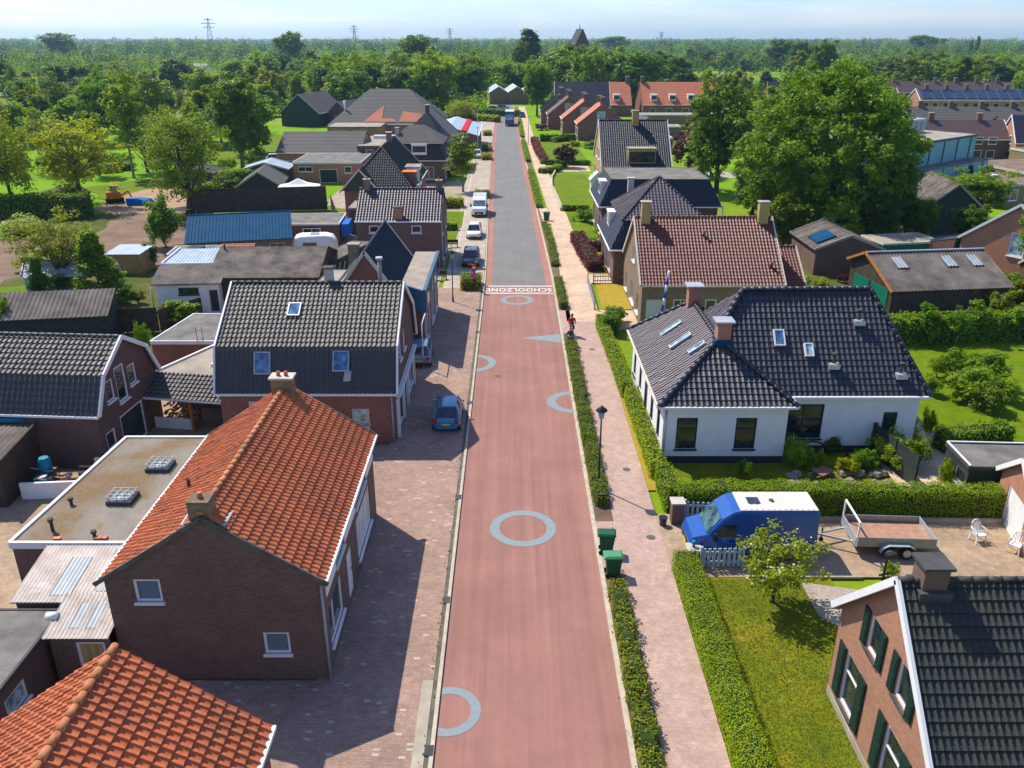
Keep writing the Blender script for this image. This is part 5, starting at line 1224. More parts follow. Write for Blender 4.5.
for lab, x, y, w, d, z, r in (('low flat school block with pale roof edge right of the teal hall', 76, 124, 38, 14, 3.6, 8), ('flat porch block with stone pillar at the corner of the teal hall', 67, 116, 9, 9, 3.2, 20), ('flat brown roofed block at the right edge beyond the teal hall', 92, 143, 30, 12, 3.6, 8)):
    b = Bld('school_block', lab, 'school', x, y, r, 'brick_tan', hole=False); b.flat([(0, 0), (w, 0), (w, d), (0, d)], z, 'felt_brown', 'wood_cream', .35, wins={0: [(1.5 + 4 * k, .9, 2.6, 1.5, W2) for k in range(int(w / 4.5))]}); b.done_walls()
    mb = MB(); mb.box(w * .4, w * .4 + 1.6, d * .5, d * .5 + 1.4, z, z + .5); mb.build('rooflight', 'plastic_white', b.root)
b = Bld('dark_gabled_barn', 'dark gabled outbuilding in the shade under the great tree', 'outbuilding', 49.5, 100, -8, 'shed_dark', hole=False)
b.gable(7, 10, 3.0, 6.0, axis='y', tile='asbestos', kind='slate', samp=2, verge='concrete'); b.done_walls()
# boarded shed with corrugated roof and skylight sheets
b = Bld('wooden_shed', 'boarded shed with corrugated roof, three clear roof sheets and orange gable edge', 'shed', 32.0, 67.2, 7, 'wood_fence')
b.gable(10.6, 7.2, 2.5, 4.3, tile='asbestos_brown', kind='corr', tw=.3, th=3, amp=.06, samp=5, verge=None, gut=None, eo=.35, ov=.25, prof=[(0, 2.5), (4.6, 4.5), (7.2, 3.4)]); b.done_walls()
b.verge([(-.32, -.4, 2.35), (-.32, 4.6, 4.55), (-.32, 7.5, 3.3)], 'wood_orange', .1, .22)
sv = Vector((0, 4.6, 2.0))
for x in (1.6, 6.2, 8.6):
    rf = Roof(); z0 = 2.5 + 2.6 * 2 / 4.6 + .03; z1 = 2.5 + 3.9 * 2 / 4.6 + .03
    rf.add([(x, 2.4, z0), (x + 1.05, 2.4, z0), (x + 1.05, 3.9, z1), (x, 3.9, z1)], kind='corr', tw=.3, th=3, amp=.06, samp=5, thick=.05); rf.build('panel_clear', b.root, 'clear_panel')
mb = MB(); mb.box(-.06, -.005, .6, 3.2, .1, 2.3); mb.build('garage_door', 'green_paint', b.root); mb = MB(); mb.box(-.06, -.005, 3.7, 6.2, .1, 2.3); mb.build('garage_door', 'green_paint', b.root)
mb = MB(); mb.bar((-.3, 4.6, 4.6), (10.9, 4.6, 4.6), .3, .08); mb.build('ridge_cap', 'zinc', b.root)
# brick house behind it
b = Bld('brick_house', 'orange brick house with white side window, partly behind the light green tree', 'house', 44.4, 81, -58, 'brick_orange')
b.gable(10, 9, 4.0, 7.8, axis='y', tile='tile_slate', kind='slate', samp=2, verge='wood_white', wins={'front': [(4.6, 3.0, 1.5, 2.2, dict(glass='glass_pale', fw=.14)), (1.2, 1.4, 1.3, 1.4)]}); b.done_walls()
b = Bld('green_shed', 'bright green sided low shed against the orange brick house', 'shed', 37.5, 82.5, 10, 'green_paint', hole=False)
b.flat([(0, 0), (6.5, 0), (6.5, 4), (0, 4)], 2.8, 'felt_light', 'wood_cream', .2); b.done_walls()
b = Bld('low_brick_shed', 'small brick shed with dark mono pitch roof between green shed and orange house', 'shed', 41.6, 84.5, -50, 'brick_orange')
rf = Roof(); rf.add([(0, 0, 2.4), (4, 0, 3.6), (4, 5, 3.6), (0, 5, 2.4)], kind='slate', samp=2); rf.build('tile_graphite', b.root); b.wall((0.1, 0), (3.9, 0), [(0, 2.35), (3.8, 3.5)], [(1.5, .9, 1.1, 1.0)]); b.wall((0, 5), (0, 0), 2.3); b.done_walls()
for lab, x, y, w, d, e, r, t, rz in (('low brown roofed shed at the right edge beneath the light green tree', 45.5, 70, 9, 6, 2.6, 3.8, 'tile_slate', -20), ('greyish lean shed roofs behind the corrugated shed ridge', 34.5, 73, 6, 4, 2.3, 3.3, 'sheet_pale', -8)):
    b = Bld('low_shed', lab, 'shed', x, y, rz, 'wood_fence', hole=False); b.gable(w, d, e, r, tile=t, kind='slate', samp=2, verge='concrete', gut=None); b.done_walls()
b = Bld('flat_garage', 'dark boarded shed with grey flat roof and white rim behind the long hedge', 'garage', 22.9, 36.6, -3, 'shed_dark')
b.flat([(0, 0), (7, 0), (7, 2.6), (0, 2.6)], 2.2, 'felt', 'felt_dark', .2, wins={3: [(1.3, .9, 1.1, .8, dict(frame='trim_grey'))]}); b.done_walls()
mb = MB(); mb.bar((.0, -.06, 2.3), (.0, 2.65, 2.3), .08, .06); mb.bar((0, 2.62, 2.304), (7, 2.62, 2.304), .08, .06); mb.build('roof_trim', 'wood_white', b.root)
b = Bld('brick_garage', 'orange brick garage with white door cut by the right edge', 'garage', 23.3, 31.6, -12, 'brick_orange')
b.gable(6, 4.6, 2.4, 4.0, axis='x', tile='tile_graphite', tw=.3, th=.36, samp=5, verge='wood_white', wins={'left': [(1.1, .05, 2.4, 2.1, dict(name='garage_door', glass='wood_white', fw=.08))]}); b.done_walls()

# houses, far right
def row(lab, x, y, L, W, e, r, tile, wall, rz, n, name='terrace_row', solar=False, wnd=2):
    b = Bld(name, lab, 'houses', x, y, rz, wall, hole=False)
    ws = []
    for k in range(n):
        c = (k + .5) * L / n
        ws += [(c - 2.1, .8, 1.8, 1.5), (c + .5, .8, 1.6, 1.5)]
        if wnd > 1: ws += [(c - 2.1, 3.4, 1.6, 1.3, dict(frame='wood_cream')), (c + .5, 3.4, 1.6, 1.3)]
    b.gable(L, W, e, r, tile=tile, kind='slate', samp=2, th=.6, tw=.6, verge='wood_white', wins={'front': ws, 'left': [(W * .3, .9, 1.2, 1.2), (W * .3, 3.4, 1.2, 1.2)]}); b.done_walls()
    for k in range(n): b.chimney((k + .5) * L / n, W / 2, r - .5, r + 1.2, .9, .8, 'brick_brown', 'concrete')
    if solar:
        rf = Roof(); s = (r - e) / (W / 2); q = int(L / 3.2)
        for k in range(q):
            x0 = .8 + k * 3.1
            if x0 + 2.6 > L: break
            rf.add([(x0, .5, e + .5 * s + .16), (x0 + 2.6, .5, e + .5 * s + .16), (x0 + 2.6, W / 2 - .5, r - .5 * s + .16), (x0, W / 2 - .5, r - .5 * s + .16)], kind='slate', samp=1, th=1.7, tw=1.3, lift=.02)
        rf.build('solar', b.root, 'solar_panel_row')
    return b
row('terrace with solar panels and pinkish walls behind the teal hall', 118, 252, 34, 10, 5.4, 8.2, 'tile_slate', 'brick_pink', -4, 6, solar=True)
row('terrace end with solar panels half hidden by the great tree top', 93, 258, 21, 10, 5.4, 8.2, 'tile_slate', 'brick_red', -4, 3, solar=True)
row('long brown roofed terrace furthest back above the solar terrace', 118, 292, 60, 9, 5.4, 8.4, 'tile_brown', 'brick_red', -4, 9)
row('grey roofed terrace with red brick bays in front of the solar terrace', 90, 196, 27, 9, 5.0, 7.4, 'tile_slate', 'brick_red', -5, 4)
row('long grey roofed terrace running to the right edge', 120, 190, 40, 9, 5.2, 7.8, 'tile_slate', 'brick_red', -5, 6)
row('grey roofed terrace under the small tree at the right edge', 143, 214, 40, 9, 5.4, 8.4, 'tile_slate', 'brick_red', -6, 5)
row('brown roofed brick house just above the silver air unit', 76, 163, 18, 9, 4.4, 7.4, 'tile_brown', 'brick_dark', -4, 2, 'brick_house')
b = Bld('gabled_house', 'pinkish brick house with navy roof and white gable edge behind the thin cypress', 'house', 93, 158, -12, 'brick_pink', hole=False)
b.gable(14, 10, 4.2, 8.6, tile='tile_navy', kind='slate', samp=2, verge='wood_white', wins={'left': [(1.2, 3.6, 1.6, 1.5, W2), (5.8, 3.6, 1.6, 1.5, W2), (1, .8, 2, 1.6), (6, .8, 2, 1.6)]}); b.done_walls()
b = Bld('brick_house', 'tall plain orange brick house cut by the right edge below the terraces', 'house', 111, 165, -8, 'brick_orange', hole=False)
b.gable(12, 10, 6, 9, tile='tile_slate', kind='slate', samp=2, verge='wood_white', wins={'left': [(3, 3.6, 1.4, 1.5)]}); b.done_walls()
b = Bld('brown_roof_garage', 'low brown roofed garage near the thin cypress at the right edge', 'garage', 96, 146, -6, 'brick_red', hole=False)
b.gable(12, 7, 2.6, 4.6, tile='tile_slate', kind='slate', samp=2, verge='concrete', wins={'front': [(1, .5, 2, 1.6), (4, .5, 2, 1.6), (7, .5, 2, 1.6)]}); b.done_walls()
b = Bld('white_slab_house', 'white ended block rising beside the great tree, below the solar terraces', 'block', 80, 186, 0, 'render_white', hole=False)
b.gable(5, 9, 6, 9.5, axis='x', tile='sheet_pale', kind='slate', samp=2); b.done_walls()
for lab, x, y, w, t, wl in (('lone farmhouse with navy roof in the right hand fields', 88, 300, 14, 'tile_navy', 'brick_red'), ('white farm buildings among distant trees above the terraces', 330, 620, 26, 'sheet_pale', 'render_white'), ('tiny white cottage in the far trees at upper left', -345, 560, 16, 'sheet_pale', 'render_white'),
    ('distant pale grey barn in the trees left of the meadow', -200, 520, 22, 'sheet_pale', 'render_white'), ('pale grey farm roof among trees, upper right', 300, 430, 24, 'tile_slate', 'render_white'), ('small house with grey roof in the right hand meadow trees', 185, 560, 18, 'tile_slate', 'brick_red'), ('distant farmhouse with reddish roof above the orange rows', 70, 480, 16, 'tile_brown', 'brick_red'),
    ('far cottage with white walls at the edge of the right hand meadow', 62, 330, 10, 'tile_slate', 'render_white')):
    b = Bld('farmhouse', lab, 'farmhouse', x, y, random.uniform(-20, 20), wl, hole=False); b.gable(w, 9, 3.5, 8, tile=t, kind='slate', samp=2, th=1, tw=1, verge='concrete', wins={'front': [(2, 1, 1.6, 1.6), (6, 1, 1.6, 1.6)]}); b.done_walls()
# church tower
b = Bld('church_tower', 'square brick church tower with saddleback roof rising over the trees', 'tower', 35.6, 500, 20, 'brick_dark', hole=False)
b.gable(8, 8, 19, 26.5, axis='y', tile='tile_graphite', kind='slate', samp=2, th=1, tw=1, verge='brick_dark', wins={'front': [(2, 14, 1, 2.4), (5, 14, 1, 2.4)]}); b.done_walls()
mb = MB(); mb.tube([(4, 4, 26.4), (4, 4, 29)], [.3, .08], 6); mb.build('finial', 'black_metal', b.root)
def pylon(px, top, y, lab):
    x = (px - 512) / FPX * (y * math.cos(PITCH) + 12 * math.sin(PITCH)); mb = MB(); Hh = top
    t = empty('power_pylon', (x, y, 0), .3, lab, 'pylon', 'power pylons on the horizon'); w = Hh * .1
    def hw(z): return w * (1 - z / Hh) + .6
    zs = [Hh * k / 7 for k in range(8)]
    for sx, sy in ((-1, -1), (1, -1), (1, 1), (-1, 1)): mb.bar((sx * hw(0), sy * hw(0), 0), (sx * .6, sy * .6, Hh), .7, .7)
    for a, c in zip(zs, zs[1:]):
        for sy in (-1, 1): mb.bar((-hw(a), sy * hw(a), a), (hw(c), sy * hw(c), c), .4, .4); mb.bar((hw(a), sy * hw(a), a), (-hw(c), sy * hw(c), c), .4, .4)
    mb.build('lattice_mast', 'grey_metal', t)
    for z, l in ((Hh * .72, 9), (Hh * .84, 12), (Hh * .95, 7)):
        mb = MB(); mb.bar((-l, 0, z), (0, 0, z + 1.5), .5, .5); mb.bar((l, 0, z), (0, 0, z + 1.5), .5, .5); mb.bar((-l, 0, z), (l, 0, z), .6, .6); mb.build('cross_arm', 'grey_metal', t)
pylon(211, 52, 1500, 'power pylon standing highest on the horizon at upper left'); pylon(355, 46, 1900, 'power pylon on the horizon above the dark round treetop')
pylon(450, 44, 2300, 'faint small power pylon on the horizon left of the road end'); pylon(661, 38, 2600, 'faintest power pylon on the horizon right of the church tower')
# ------------------------------------------------------------------ vegetation
def leaf_quads(C, Nn, size, rng, aspect=1.5, jit=.4):
    """C centres (n,3), Nn preferred normals; returns verts, quads"""
    n = len(C)
    Nn = Nn + np.array([-.22, .22, .3]) + rng.normal(0, jit, (n, 3)); Nn /= np.linalg.norm(Nn, axis=1, keepdims=True) + 1e-9
    r = rng.normal(0, 1, (n, 3)); a = np.cross(Nn, r); a /= np.linalg.norm(a, axis=1, keepdims=True) + 1e-9
    b = np.cross(Nn, a); s = (size * rng.uniform(.6, 1.3, n))[:, None]
    a = a * s * .5 * aspect ** .5; b = b * s * .5 / aspect ** .5
    V = np.stack([C - a * 1.0, C - b * .9 + a * .1 + Nn * s * .12, C + a * 1.0, C + b * .9 + a * .1 + Nn * s * .12], 1).reshape(-1, 3)
    Q = np.arange(4 * n).reshape(n, 4)
    return V, Q
def crown_points(rng, rx, rz, zc, nclump, per, cr, shape='round', shell=.55):
    ph = rng.uniform(0, 6.28, 6)
    d = rng.normal(0, 1, (nclump, 3)); d /= np.linalg.norm(d, axis=1, keepdims=True)
    rr = (shell + (1 - shell) * rng.random(nclump)) * (rng.random(nclump) ** .15)
    lump = 1 + .16 * np.sin(3 * np.arctan2(d[:, 1], d[:, 0]) + ph[0]) + .13 * np.sin(5 * d[:, 2] + ph[1]) + .1 * np.sin(4 * d[:, 0] + ph[2])
    c = d * (rr * lump)[:, None]
    if nclump > 600: c = d * (rr * (1 + (lump - 1) * .35))[:, None]; c[:, 0:2] *= (1 - .12 * np.clip(c[:, 2], 0, 1))[:, None]
    if shape == 'cone':
        h = rng.random(nclump) ** .8; t = rng.uniform(0, 6.28, nclump); q = (1 - h) * (.55 + .45 * rng.random(nclump)) + .04
        c = np.stack([q * np.cos(t), q * np.sin(t), h * 2 - 1], 1)
    if shape == 'column':
        c[:, 0:2] *= (1 - .35 * np.abs(c[:, 2]))[:, None]
    if shape == 'vase':
        c[:, 0:2] *= (.72 + .3 * c[:, 2])[:, None]
    cen = c * np.array([rx, rx, rz]) + np.array([0, 0, zc])
    k = rng.uniform(.6, 1.35, nclump) * cr
    idx = np.repeat(np.arange(nclump), per)
    u = rng.normal(0, 1, (len(idx), 3)); u /= np.linalg.norm(u, axis=1, keepdims=True)
    pr = rng.random(len(idx)) ** .45
    flat = np.array([1, 1, .72])
    C = cen[idx] + u * (pr * k[idx])[:, None] * flat
    Nn = u * .7 + np.array([0, 0, .55])
    return C, Nn, cen
def branches(mb, rng, base_r, h0, cen, H, lean=.3, n=10, m=0):
    top = Vector((rng.normal(0, .3), rng.normal(0, .3), H * .72))
    mid = Vector((rng.normal(0, lean * .5), rng.normal(0, lean * .5), h0))
    mb.tube([(0, 0, -.3), (0, 0, .25), mid, (mid + top) / 2 + Vector((rng.normal(0, lean), rng.normal(0, lean), 0)), top], [base_r * 1.5, base_r * 1.05, base_r * .8, base_r * .5, base_r * .12], 9, m)
    ids = rng.choice(len(cen), min(n, len(cen)), replace=False)
    for i in ids:
        e = Vector(cen[i]); t = rng.uniform(.0, .75); s = mid.lerp(top, t); q = s.lerp(e, .5) + Vector((0, 0, -.08 * (e - s).length))
        r = base_r * .42 * (1 - t * .6)
        mb.tube([s, q, e], [r, r * .6, r * .15], 5, m, caps=False)
KIND = {}
def make_kind(key, leaf, seed, H, rx, rz, zc, ncl, per, cr, size, shape='round', shell=.55, base_r=.3, h0=2.0, bark='bark', nb=12, variants=1, extra=None):
    KIND[key] = []
    for v in range(variants):
        rng = np.random.default_rng(seed + v * 17)
        C, Nn, cen = crown_points(rng, rx, rz, zc, ncl, per, cr, shape, shell)
        V, Q = leaf_quads(C, Nn, size, rng); me = npmesh('crown', V, Q); me.materials.append(M[leaf])
        ex = None
        if extra:
            k = rng.choice(len(C), int(len(C) * extra[1]), replace=False)
            V, Q = leaf_quads(C[k] + Nn[k] * .12, Nn[k], extra[2], rng, 1.0); ex = npmesh('blossoms', V, Q); ex.materials.append(M[extra[0]])
        mb = MB(); branches(mb, rng, base_r, h0, cen, H, n=nb); tm = mb.mesh('trunk'); tm.materials.append(M[bark])
        KIND[key].append((me, tm, H, ex))
trees_n = 0
def tree(key, x, y, h, label, width=1.0, group=None, name='tree', cat='tree', rz=None, z=0):
    global trees_n; trees_n += 1
    v = KIND[key][trees_n % len(KIND[key])]
    t = empty(name, (x, y, z), rz if rz is not None else (trees_n * 2.399) % 6.28, label, cat, group)
    s = h / v[2]; t.scale = (s * width, s * width, s)
    for nm, me in (('crown', v[0]), ('trunk', v[1]), ('blossoms', v[3])):
        if me is None: continue
        o = bpy.data.objects.new(nm, me); col.objects.link(o); o.parent = t
        if nm == 'blossoms': o['kind'] = 'stuff'
    return t
make_kind('great', 'leaf_great', 3, 20, 10.2, 9.8, 9.9, 900, 80, 1.05, .36, shell=.68, base_r=.55, h0=3.5, nb=26)
make_kind('great2', 'leaf_dark', 31, 15, 5.4, 6.6, 8.0, 240, 90, 1.05, .38, shell=.5, base_r=.4, h0=2.5, nb=16)
make_kind('round', 'leaf_mid', 11, 12, 4.3, 4.7, 7.0, 150, 70, .95, .4, base_r=.28, variants=3)
make_kind('dark', 'leaf_dark', 41, 12, 4.2, 5.0, 6.8, 150, 70, .95, .4, base_r=.28, variants=2)
make_kind('bright', 'leaf_bright', 51, 12, 4.4, 4.6, 7.2, 150, 70, .95, .4, base_r=.28, variants=2)
make_kind('yellow', 'leaf_yellow', 61, 12, 4.6, 5.0, 6.6, 150, 38, .95, .3, shell=.4, base_r=.3, h0=1.8, nb=22)
make_kind('olive', 'leaf_olive', 71, 10, 4.6, 3.6, 6.0, 130, 55, .8, .24, shell=.35, base_r=.26, h0=1.6, nb=26, variants=2)
make_kind('birch', 'leaf_birch', 81, 14, 2.7, 5.6, 8.0, 110, 36, .8, .34, 'column', shell=.3, base_r=.17, h0=3.5, bark='bark_pale', variants=3)
make_kind('willow', 'leaf_willow', 91, 13, 4.6, 5.9, 6.9, 200, 52, .95, .26, shell=.5, base_r=.38, h0=2.2, nb=20)
make_kind('cone', 'leaf_bright', 101, 7, 2.1, 3.2, 3.7, 150, 70, .5, .26, 'cone', base_r=.12, h0=.8, nb=8)
make_kind('conifer', 'leaf_conifer', 111, 9, 1.7, 4.3, 4.8, 170, 50, .42, .2, 'cone', base_r=.16, h0=.8, nb=8)
make_kind('cypress', 'leaf_conifer', 121, 8, .9, 3.9, 4.1, 110, 60, .4, .2, 'column', base_r=.12, h0=.4, nb=6)
make_kind('poplar', 'leaf_dark', 131, 24, 3.2, 10.6, 13, 150, 60, 1.4, .7, 'column', base_r=.4, h0=3)
make_kind('purple', 'leaf_purple', 141, 8, 3.0, 3.0, 4.8, 100, 70, .75, .3, base_r=.18, h0=1.4)
make_kind('orange', 'leaf_orange', 151, 12, 2.8, 4.8, 7.0, 100, 55, .85, .3, shell=.3, base_r=.2, h0=2.2)
make_kind('blossom', 'leaf_willow', 161, 3.4, 1.8, 1.15, 2.1, 62, 50, .36, .12, shell=.4, base_r=.08, h0=.5, nb=30, extra=('blossom', .09, .1))
make_kind('shrub', 'leaf_hedge', 171, 1.6, .95, .75, .85, 55, 60, .3, .11, shell=.3, base_r=.04, h0=.2, nb=10, variants=2)
make_kind('shrub_dark', 'leaf_dark', 181, 1.6, .95, .75, .85, 40, 60, .3, .13, shell=.3, base_r=.04, h0=.2, nb=8, variants=1)
make_kind('shrub_yellow', 'leaf_yellow', 186, 1.6, .95, .75, .85, 40, 60, .3, .13, shell=.3, base_r=.04, h0=.2, nb=8)
make_kind('shrub_red', 'leaf_purple', 191, 1.6, .95, .75, .85, 40, 60, .3, .14, shell=.3, base_r=.04, h0=.2, nb=8)
make_kind('shrub_bright', 'leaf_bright', 196, 3.2, 1.4, 1.5, 1.7, 80, 60, .42, .2, shell=.3, base_r=.06, h0=.3, nb=12)
make_kind('sapling', 'leaf_bright', 201, 4, 1.0, 1.2, 2.9, 34, 40, .35, .17, shell=.2, base_r=.05, h0=1.6, nb=10)
make_kind('far', 'leaf_far', 211, 12, 4.4, 4.8, 6.8, 90, 60, 1.35, .7, base_r=.3, nb=6, variants=4)
make_kind('far_bright', 'leaf_mid', 221, 12, 4.4, 4.8, 6.8, 90, 60, 1.35, .7, base_r=.3, nb=6, variants=3)
make_kind('far_dark', 'leaf_dark', 231, 12, 4.2, 5.0, 6.8, 90, 60, 1.35, .7, base_r=.3, nb=6, variants=2)
make_kind('far_olive', 'leaf_olive', 236, 12, 4.4, 4.8, 6.8, 70, 40, 1.2, .8, base_r=.3, nb=6, variants=2)
def ptree(key, bx, by, top, wpx, label, **k):
    """tree from survey: foot at pixel (bx,by), treetop row and crown width in pixels"""
    x, y = P(bx, by); c = y * math.cos(PITCH) + 14 * math.sin(PITCH)
    h = CAMH - y * math.tan(PITCH - math.atan((384 - top) / FPX)); v = KIND[key][0]
    me = v[0]; w0 = {'great': 21, 'great2': 11.5, 'round': 9.4, 'dark': 9, 'bright': 9.4, 'yellow': 10, 'olive': 9.8, 'birch': 6, 'willow': 10, 'cone': 4.2, 'conifer': 3.4, 'cypress': 1.9, 'poplar': 7.5, 'purple': 6.4, 'orange': 6.4, 'blossom': 4, 'shrub': 2.2, 'shrub_dark': 2.2, 'shrub_red': 2.2, 'shrub_yellow': 2.2, 'shrub_bright': 3.2, 'sapling': 2.4}.get(key, 9.5)
    return tree(key, x, y, h, label, width=(wpx / FPX * c) / (w0 * h / v[2]), **k)
T = ptree
T('great', 818, 234, 52, 190, 'huge spreading green tree, the biggest crown in view, right of centre', name='broadleaf_tree')
T('great2', 884, 240, 150, 52, 'dark green tree at the right foot of the huge tree, before the teal hall', name='broadleaf_tree')
T('great2', 752, 216, 152, 54, 'bushy dark tree low on the left flank of the huge tree', name='broadleaf_tree')
T('dark', 716, 192, 72, 84, 'tall dark green tree between the yellow brick house and the huge tree', name='broadleaf_tree')
T('orange', 716, 192, 108, 32, 'thin tree with brownish orange leaves in front of the tall dark tree', name='young_tree')
T('purple', 688, 176, 122, 40, 'purple leaved tree behind the right verge of the yellow brick house', name='purple_tree')
T('purple', 566, 167, 143, 27, 'small maroon maple standing in the front lawn', name='maple_tree', width=1) if False else T('purple', 566, 168, 143, 27, 'small maroon maple standing in the front lawn', name='maple_tree')
T('bright', 1034, 300, 176, 62, 'light green tree cut by the right edge beside the orange brick house', name='broadleaf_tree'); T('bright', 966, 224, 166, 80, 'light green tree behind the roof of the orange brick house', name='broadleaf_tree')
for x_, y_, h_, k_, lab_ in ((30.5, 92, 6.5, 'dark', 'dark bushy undergrowth tree under the left side of the huge crown'), (36, 90.5, 6, 'round', 'bushy low tree under the middle of the huge crown'), (41, 92, 6.5, 'dark', 'dark low tree under the right side of the huge crown'), (46, 94, 6, 'round', 'low green tree between the huge crown and the green shed'), (26, 88, 5, 'dark', 'low dark bush behind the wine red annex'), (50, 90, 5.5, 'dark', 'low dark tree before the lower teal wall')):
    tree(k_, x_, y_, h_, lab_, width=1.15, name='understorey_tree')
T('conifer', 964, 200, 166, 16, 'small blue green fir beside the lower teal wall', name='fir_tree'); T('conifer', 980, 196, 170, 16, 'second fir by the lower teal wall, nearer the stone porch', name='fir_tree')
T('cypress', 990, 145, 116, 9, 'thin dark cypress between the teal hall and navy roofed house', name='cypress')
T('round', 1018, 115, 66, 26, 'small tree at the right edge above the grey terraces', name='broadleaf_tree')
T('yellow', 14, 214, 99, 74, 'yellowish open crowned tree cut by the left edge', name='broadleaf_tree'); T('yellow', 84, 207, 106, 98, 'broad yellow green tree above the sandy garden', name='broadleaf_tree')
T('willow', 190, 214, 98, 92, 'bright green willow beside the dark wooden fence', name='willow_tree'); T('birch', 134, 178, 58, 46, 'tall slender birch rising behind the broad yellow green tree', name='birch_tree')
T('dark', 243, 168, 70, 66, 'dense dark green tree left of the long workshop', name='broadleaf_tree'); T('olive', 62, 288, 208, 98, 'olive green fruit tree in the garden with an open crown', name='fruit_tree')
T('cone', 100, 297, 232, 58, 'fresh green cone shaped tree above the corrugated shed', name='garden_tree'); T('cone', 43, 300, 258, 28, 'small dark cone shaped tree left of the olive fruit tree', name='garden_tree')
T('shrub_bright', 166, 248, 196, 42, 'tall lime green bush left of the blue roofed shed', name='bush', cat='bush'); T('birch', 463, 192, 126, 40, 'feathery light green street tree above the parked white van', name='street_tree')
T('yellow', 462, 120, 97, 34, 'bright yellow green tree where the parking bays begin', name='broadleaf_tree'); T('round', 537, 116, 57, 36, 'tall green tree on the right of the road end', name='broadleaf_tree')
T('poplar', 528, 84, 27, 34, 'tallest poplar like tree on the horizon, right of the road end', name='poplar_tree'); T('dark', 520, 88, 40, 20, 'dark tree at the foot of the tallest poplar like tree', name='broadleaf_tree')
T('bright', 12, 345, 296, 24, 'small light tree against the corrugated shed at the left edge', name='young_tree')
T('birch', 700, 150, 62, 20, 'slim pale tree behind the tall dark tree', name='young_tree'); T('orange', 745, 180, 90, 30, 'thin brownish tree at the left flank of the huge tree', name='young_tree')
T('poplar', 974, 62, 35, 6, 'narrow dark poplar on the horizon at far right', name='poplar_tree'); T('poplar', 968, 62, 39, 5, 'shorter dark poplar on the horizon beside the narrow one', name='poplar_tree')
for key, bx, by, top, w, lab in (('bright', 437, 112, 48, 48, 'big round green tree nearest the road, right of the great barn'), ('bright', 402, 104, 50, 44, 'big round green tree just left of the one nearest the road'), ('round', 372, 98, 52, 38, 'broad green tree above the grey ridge of the great barn'), ('bright', 335, 96, 55, 40, 'light green tree above the brown barn'),
    ('round', 303, 94, 56, 34, 'green tree above the dark green barn'), ('bright', 565, 84, 50, 34, 'bright green tree above the navy roof'), ('round', 592, 84, 46, 42, 'broad bright green tree below the church tower'), ('bright', 622, 86, 50, 40, 'bright green tree above the gap between orange roofs'), ('dark', 648, 84, 54, 26, 'dark tree right of the gap between orange roofs'),
    ('birch', 678, 80, 52, 26, 'loose tree standing in the right hand meadow'), ('dark', 820, 90, 38, 30, 'dark tree rising just beyond the huge tree top'), ('bright', 990, 86, 55, 44, 'bright green tree above the grey terraces'), ('round', 955, 82, 58, 34, 'olive green tree left of the bright one above the grey terraces'),
    ('olive', 905, 78, 48, 36, 'olive tree behind the solar terrace'), ('birch', 160, 135, 62, 46, 'tall pale birch behind the willow'), ('birch', 60, 125, 66, 44, 'grey green birch in the rough meadow at the left'), ('birch', 205, 120, 60, 44, 'tall birch between willow and dense dark tree'), ('birch', 272, 96, 52, 34, 'slender tree left of the dark green barn'),
    ('bright', 108, 130, 66, 44, 'light green tree above the broad yellow green tree'), ('round', 30, 122, 72, 40, 'dull green tree above the left yellowish tree'), ('bright', 475, 78, 48, 30, 'green tree behind the roadside slate house'), ('purple', 293, 66, 48, 22, 'dark purple tree among the distant trees above the barns'), ('yellow', 118, 84, 58, 34, 'yellowish tree at the brown field edge')):
    T(key, bx, by, top, w, lab, name='broadleaf_tree')
# bands of trees one can tell apart, farther back: (words, near row, far row, left px, right px, count, kinds, heights)
ordw = ['first', 'second', 'third', 'fourth', 'fifth', 'sixth', 'seventh', 'eighth', 'ninth', 'tenth', 'eleventh', 'twelfth', 'thirteenth', 'fourteenth', 'fifteenth', 'sixteenth', 'seventeenth', 'eighteenth', 'nineteenth', 'twentieth']
ordw += ['twenty' + o for o in ('first', 'second', 'third', 'fourth', 'fifth', 'sixth', 'seventh', 'eighth', 'ninth')] + ['thirtieth'] + ['thirty' + o for o in ordw[:9]]
rngT = random.Random(21)
def band(words, y0, y1, p0, p1, n, kinds, h0, h1, name='background_tree'):
    step = (p1 - p0) / n
    for k in range(n):
        px = p0 + (k + rngT.uniform(.15, .85)) * step; y = rngT.uniform(y0, y1)
        c = y * math.cos(PITCH) + 14 * math.sin(PITCH); x = (px - 512) / FPX * c
        kd = rngT.choice(kinds); h = rngT.uniform(h0, h1)
        adj = {'birch': 'slender', 'dark': 'dark', 'far_dark': 'dark', 'bright': 'fresh green', 'far_bright': 'green', 'far': 'dull green', 'olive': 'olive', 'far_olive': 'olive', 'round': 'green', 'yellow': 'yellowish', 'poplar': 'tall'}[kd]
        tree(kd, x, y, h, f'{adj} tree, {ordw[k]} from the left {words}', width=rngT.uniform(.9, 1.25), name=name, group='trees ' + words)
band('in the garden row behind the willow', 140, 165, -30, 260, 8, ['birch', 'birch', 'round', 'olive'], 10, 14)
band('behind the green barn', 262, 285, 250, 345, 8, ['far_bright', 'birch', 'far_olive'], 10, 14)
band('in the rough meadow at upper left', 175, 245, -20, 250, 20, ['birch', 'birch', 'far_olive', 'far_bright', 'round'], 9, 14)
band('along the upper left meadow edge', 290, 370, -40, 300, 24, ['far', 'far_olive', 'birch', 'far_dark'], 10, 15)
band('between the great barn and road', 270, 330, 320, 480, 14, ['far_bright', 'far_bright', 'far_dark', 'birch', 'bright'], 13, 18)
band('beyond the trees behind the great barn', 350, 450, 230, 500, 22, ['far_bright', 'far', 'far_olive', 'far_dark'], 12, 17)
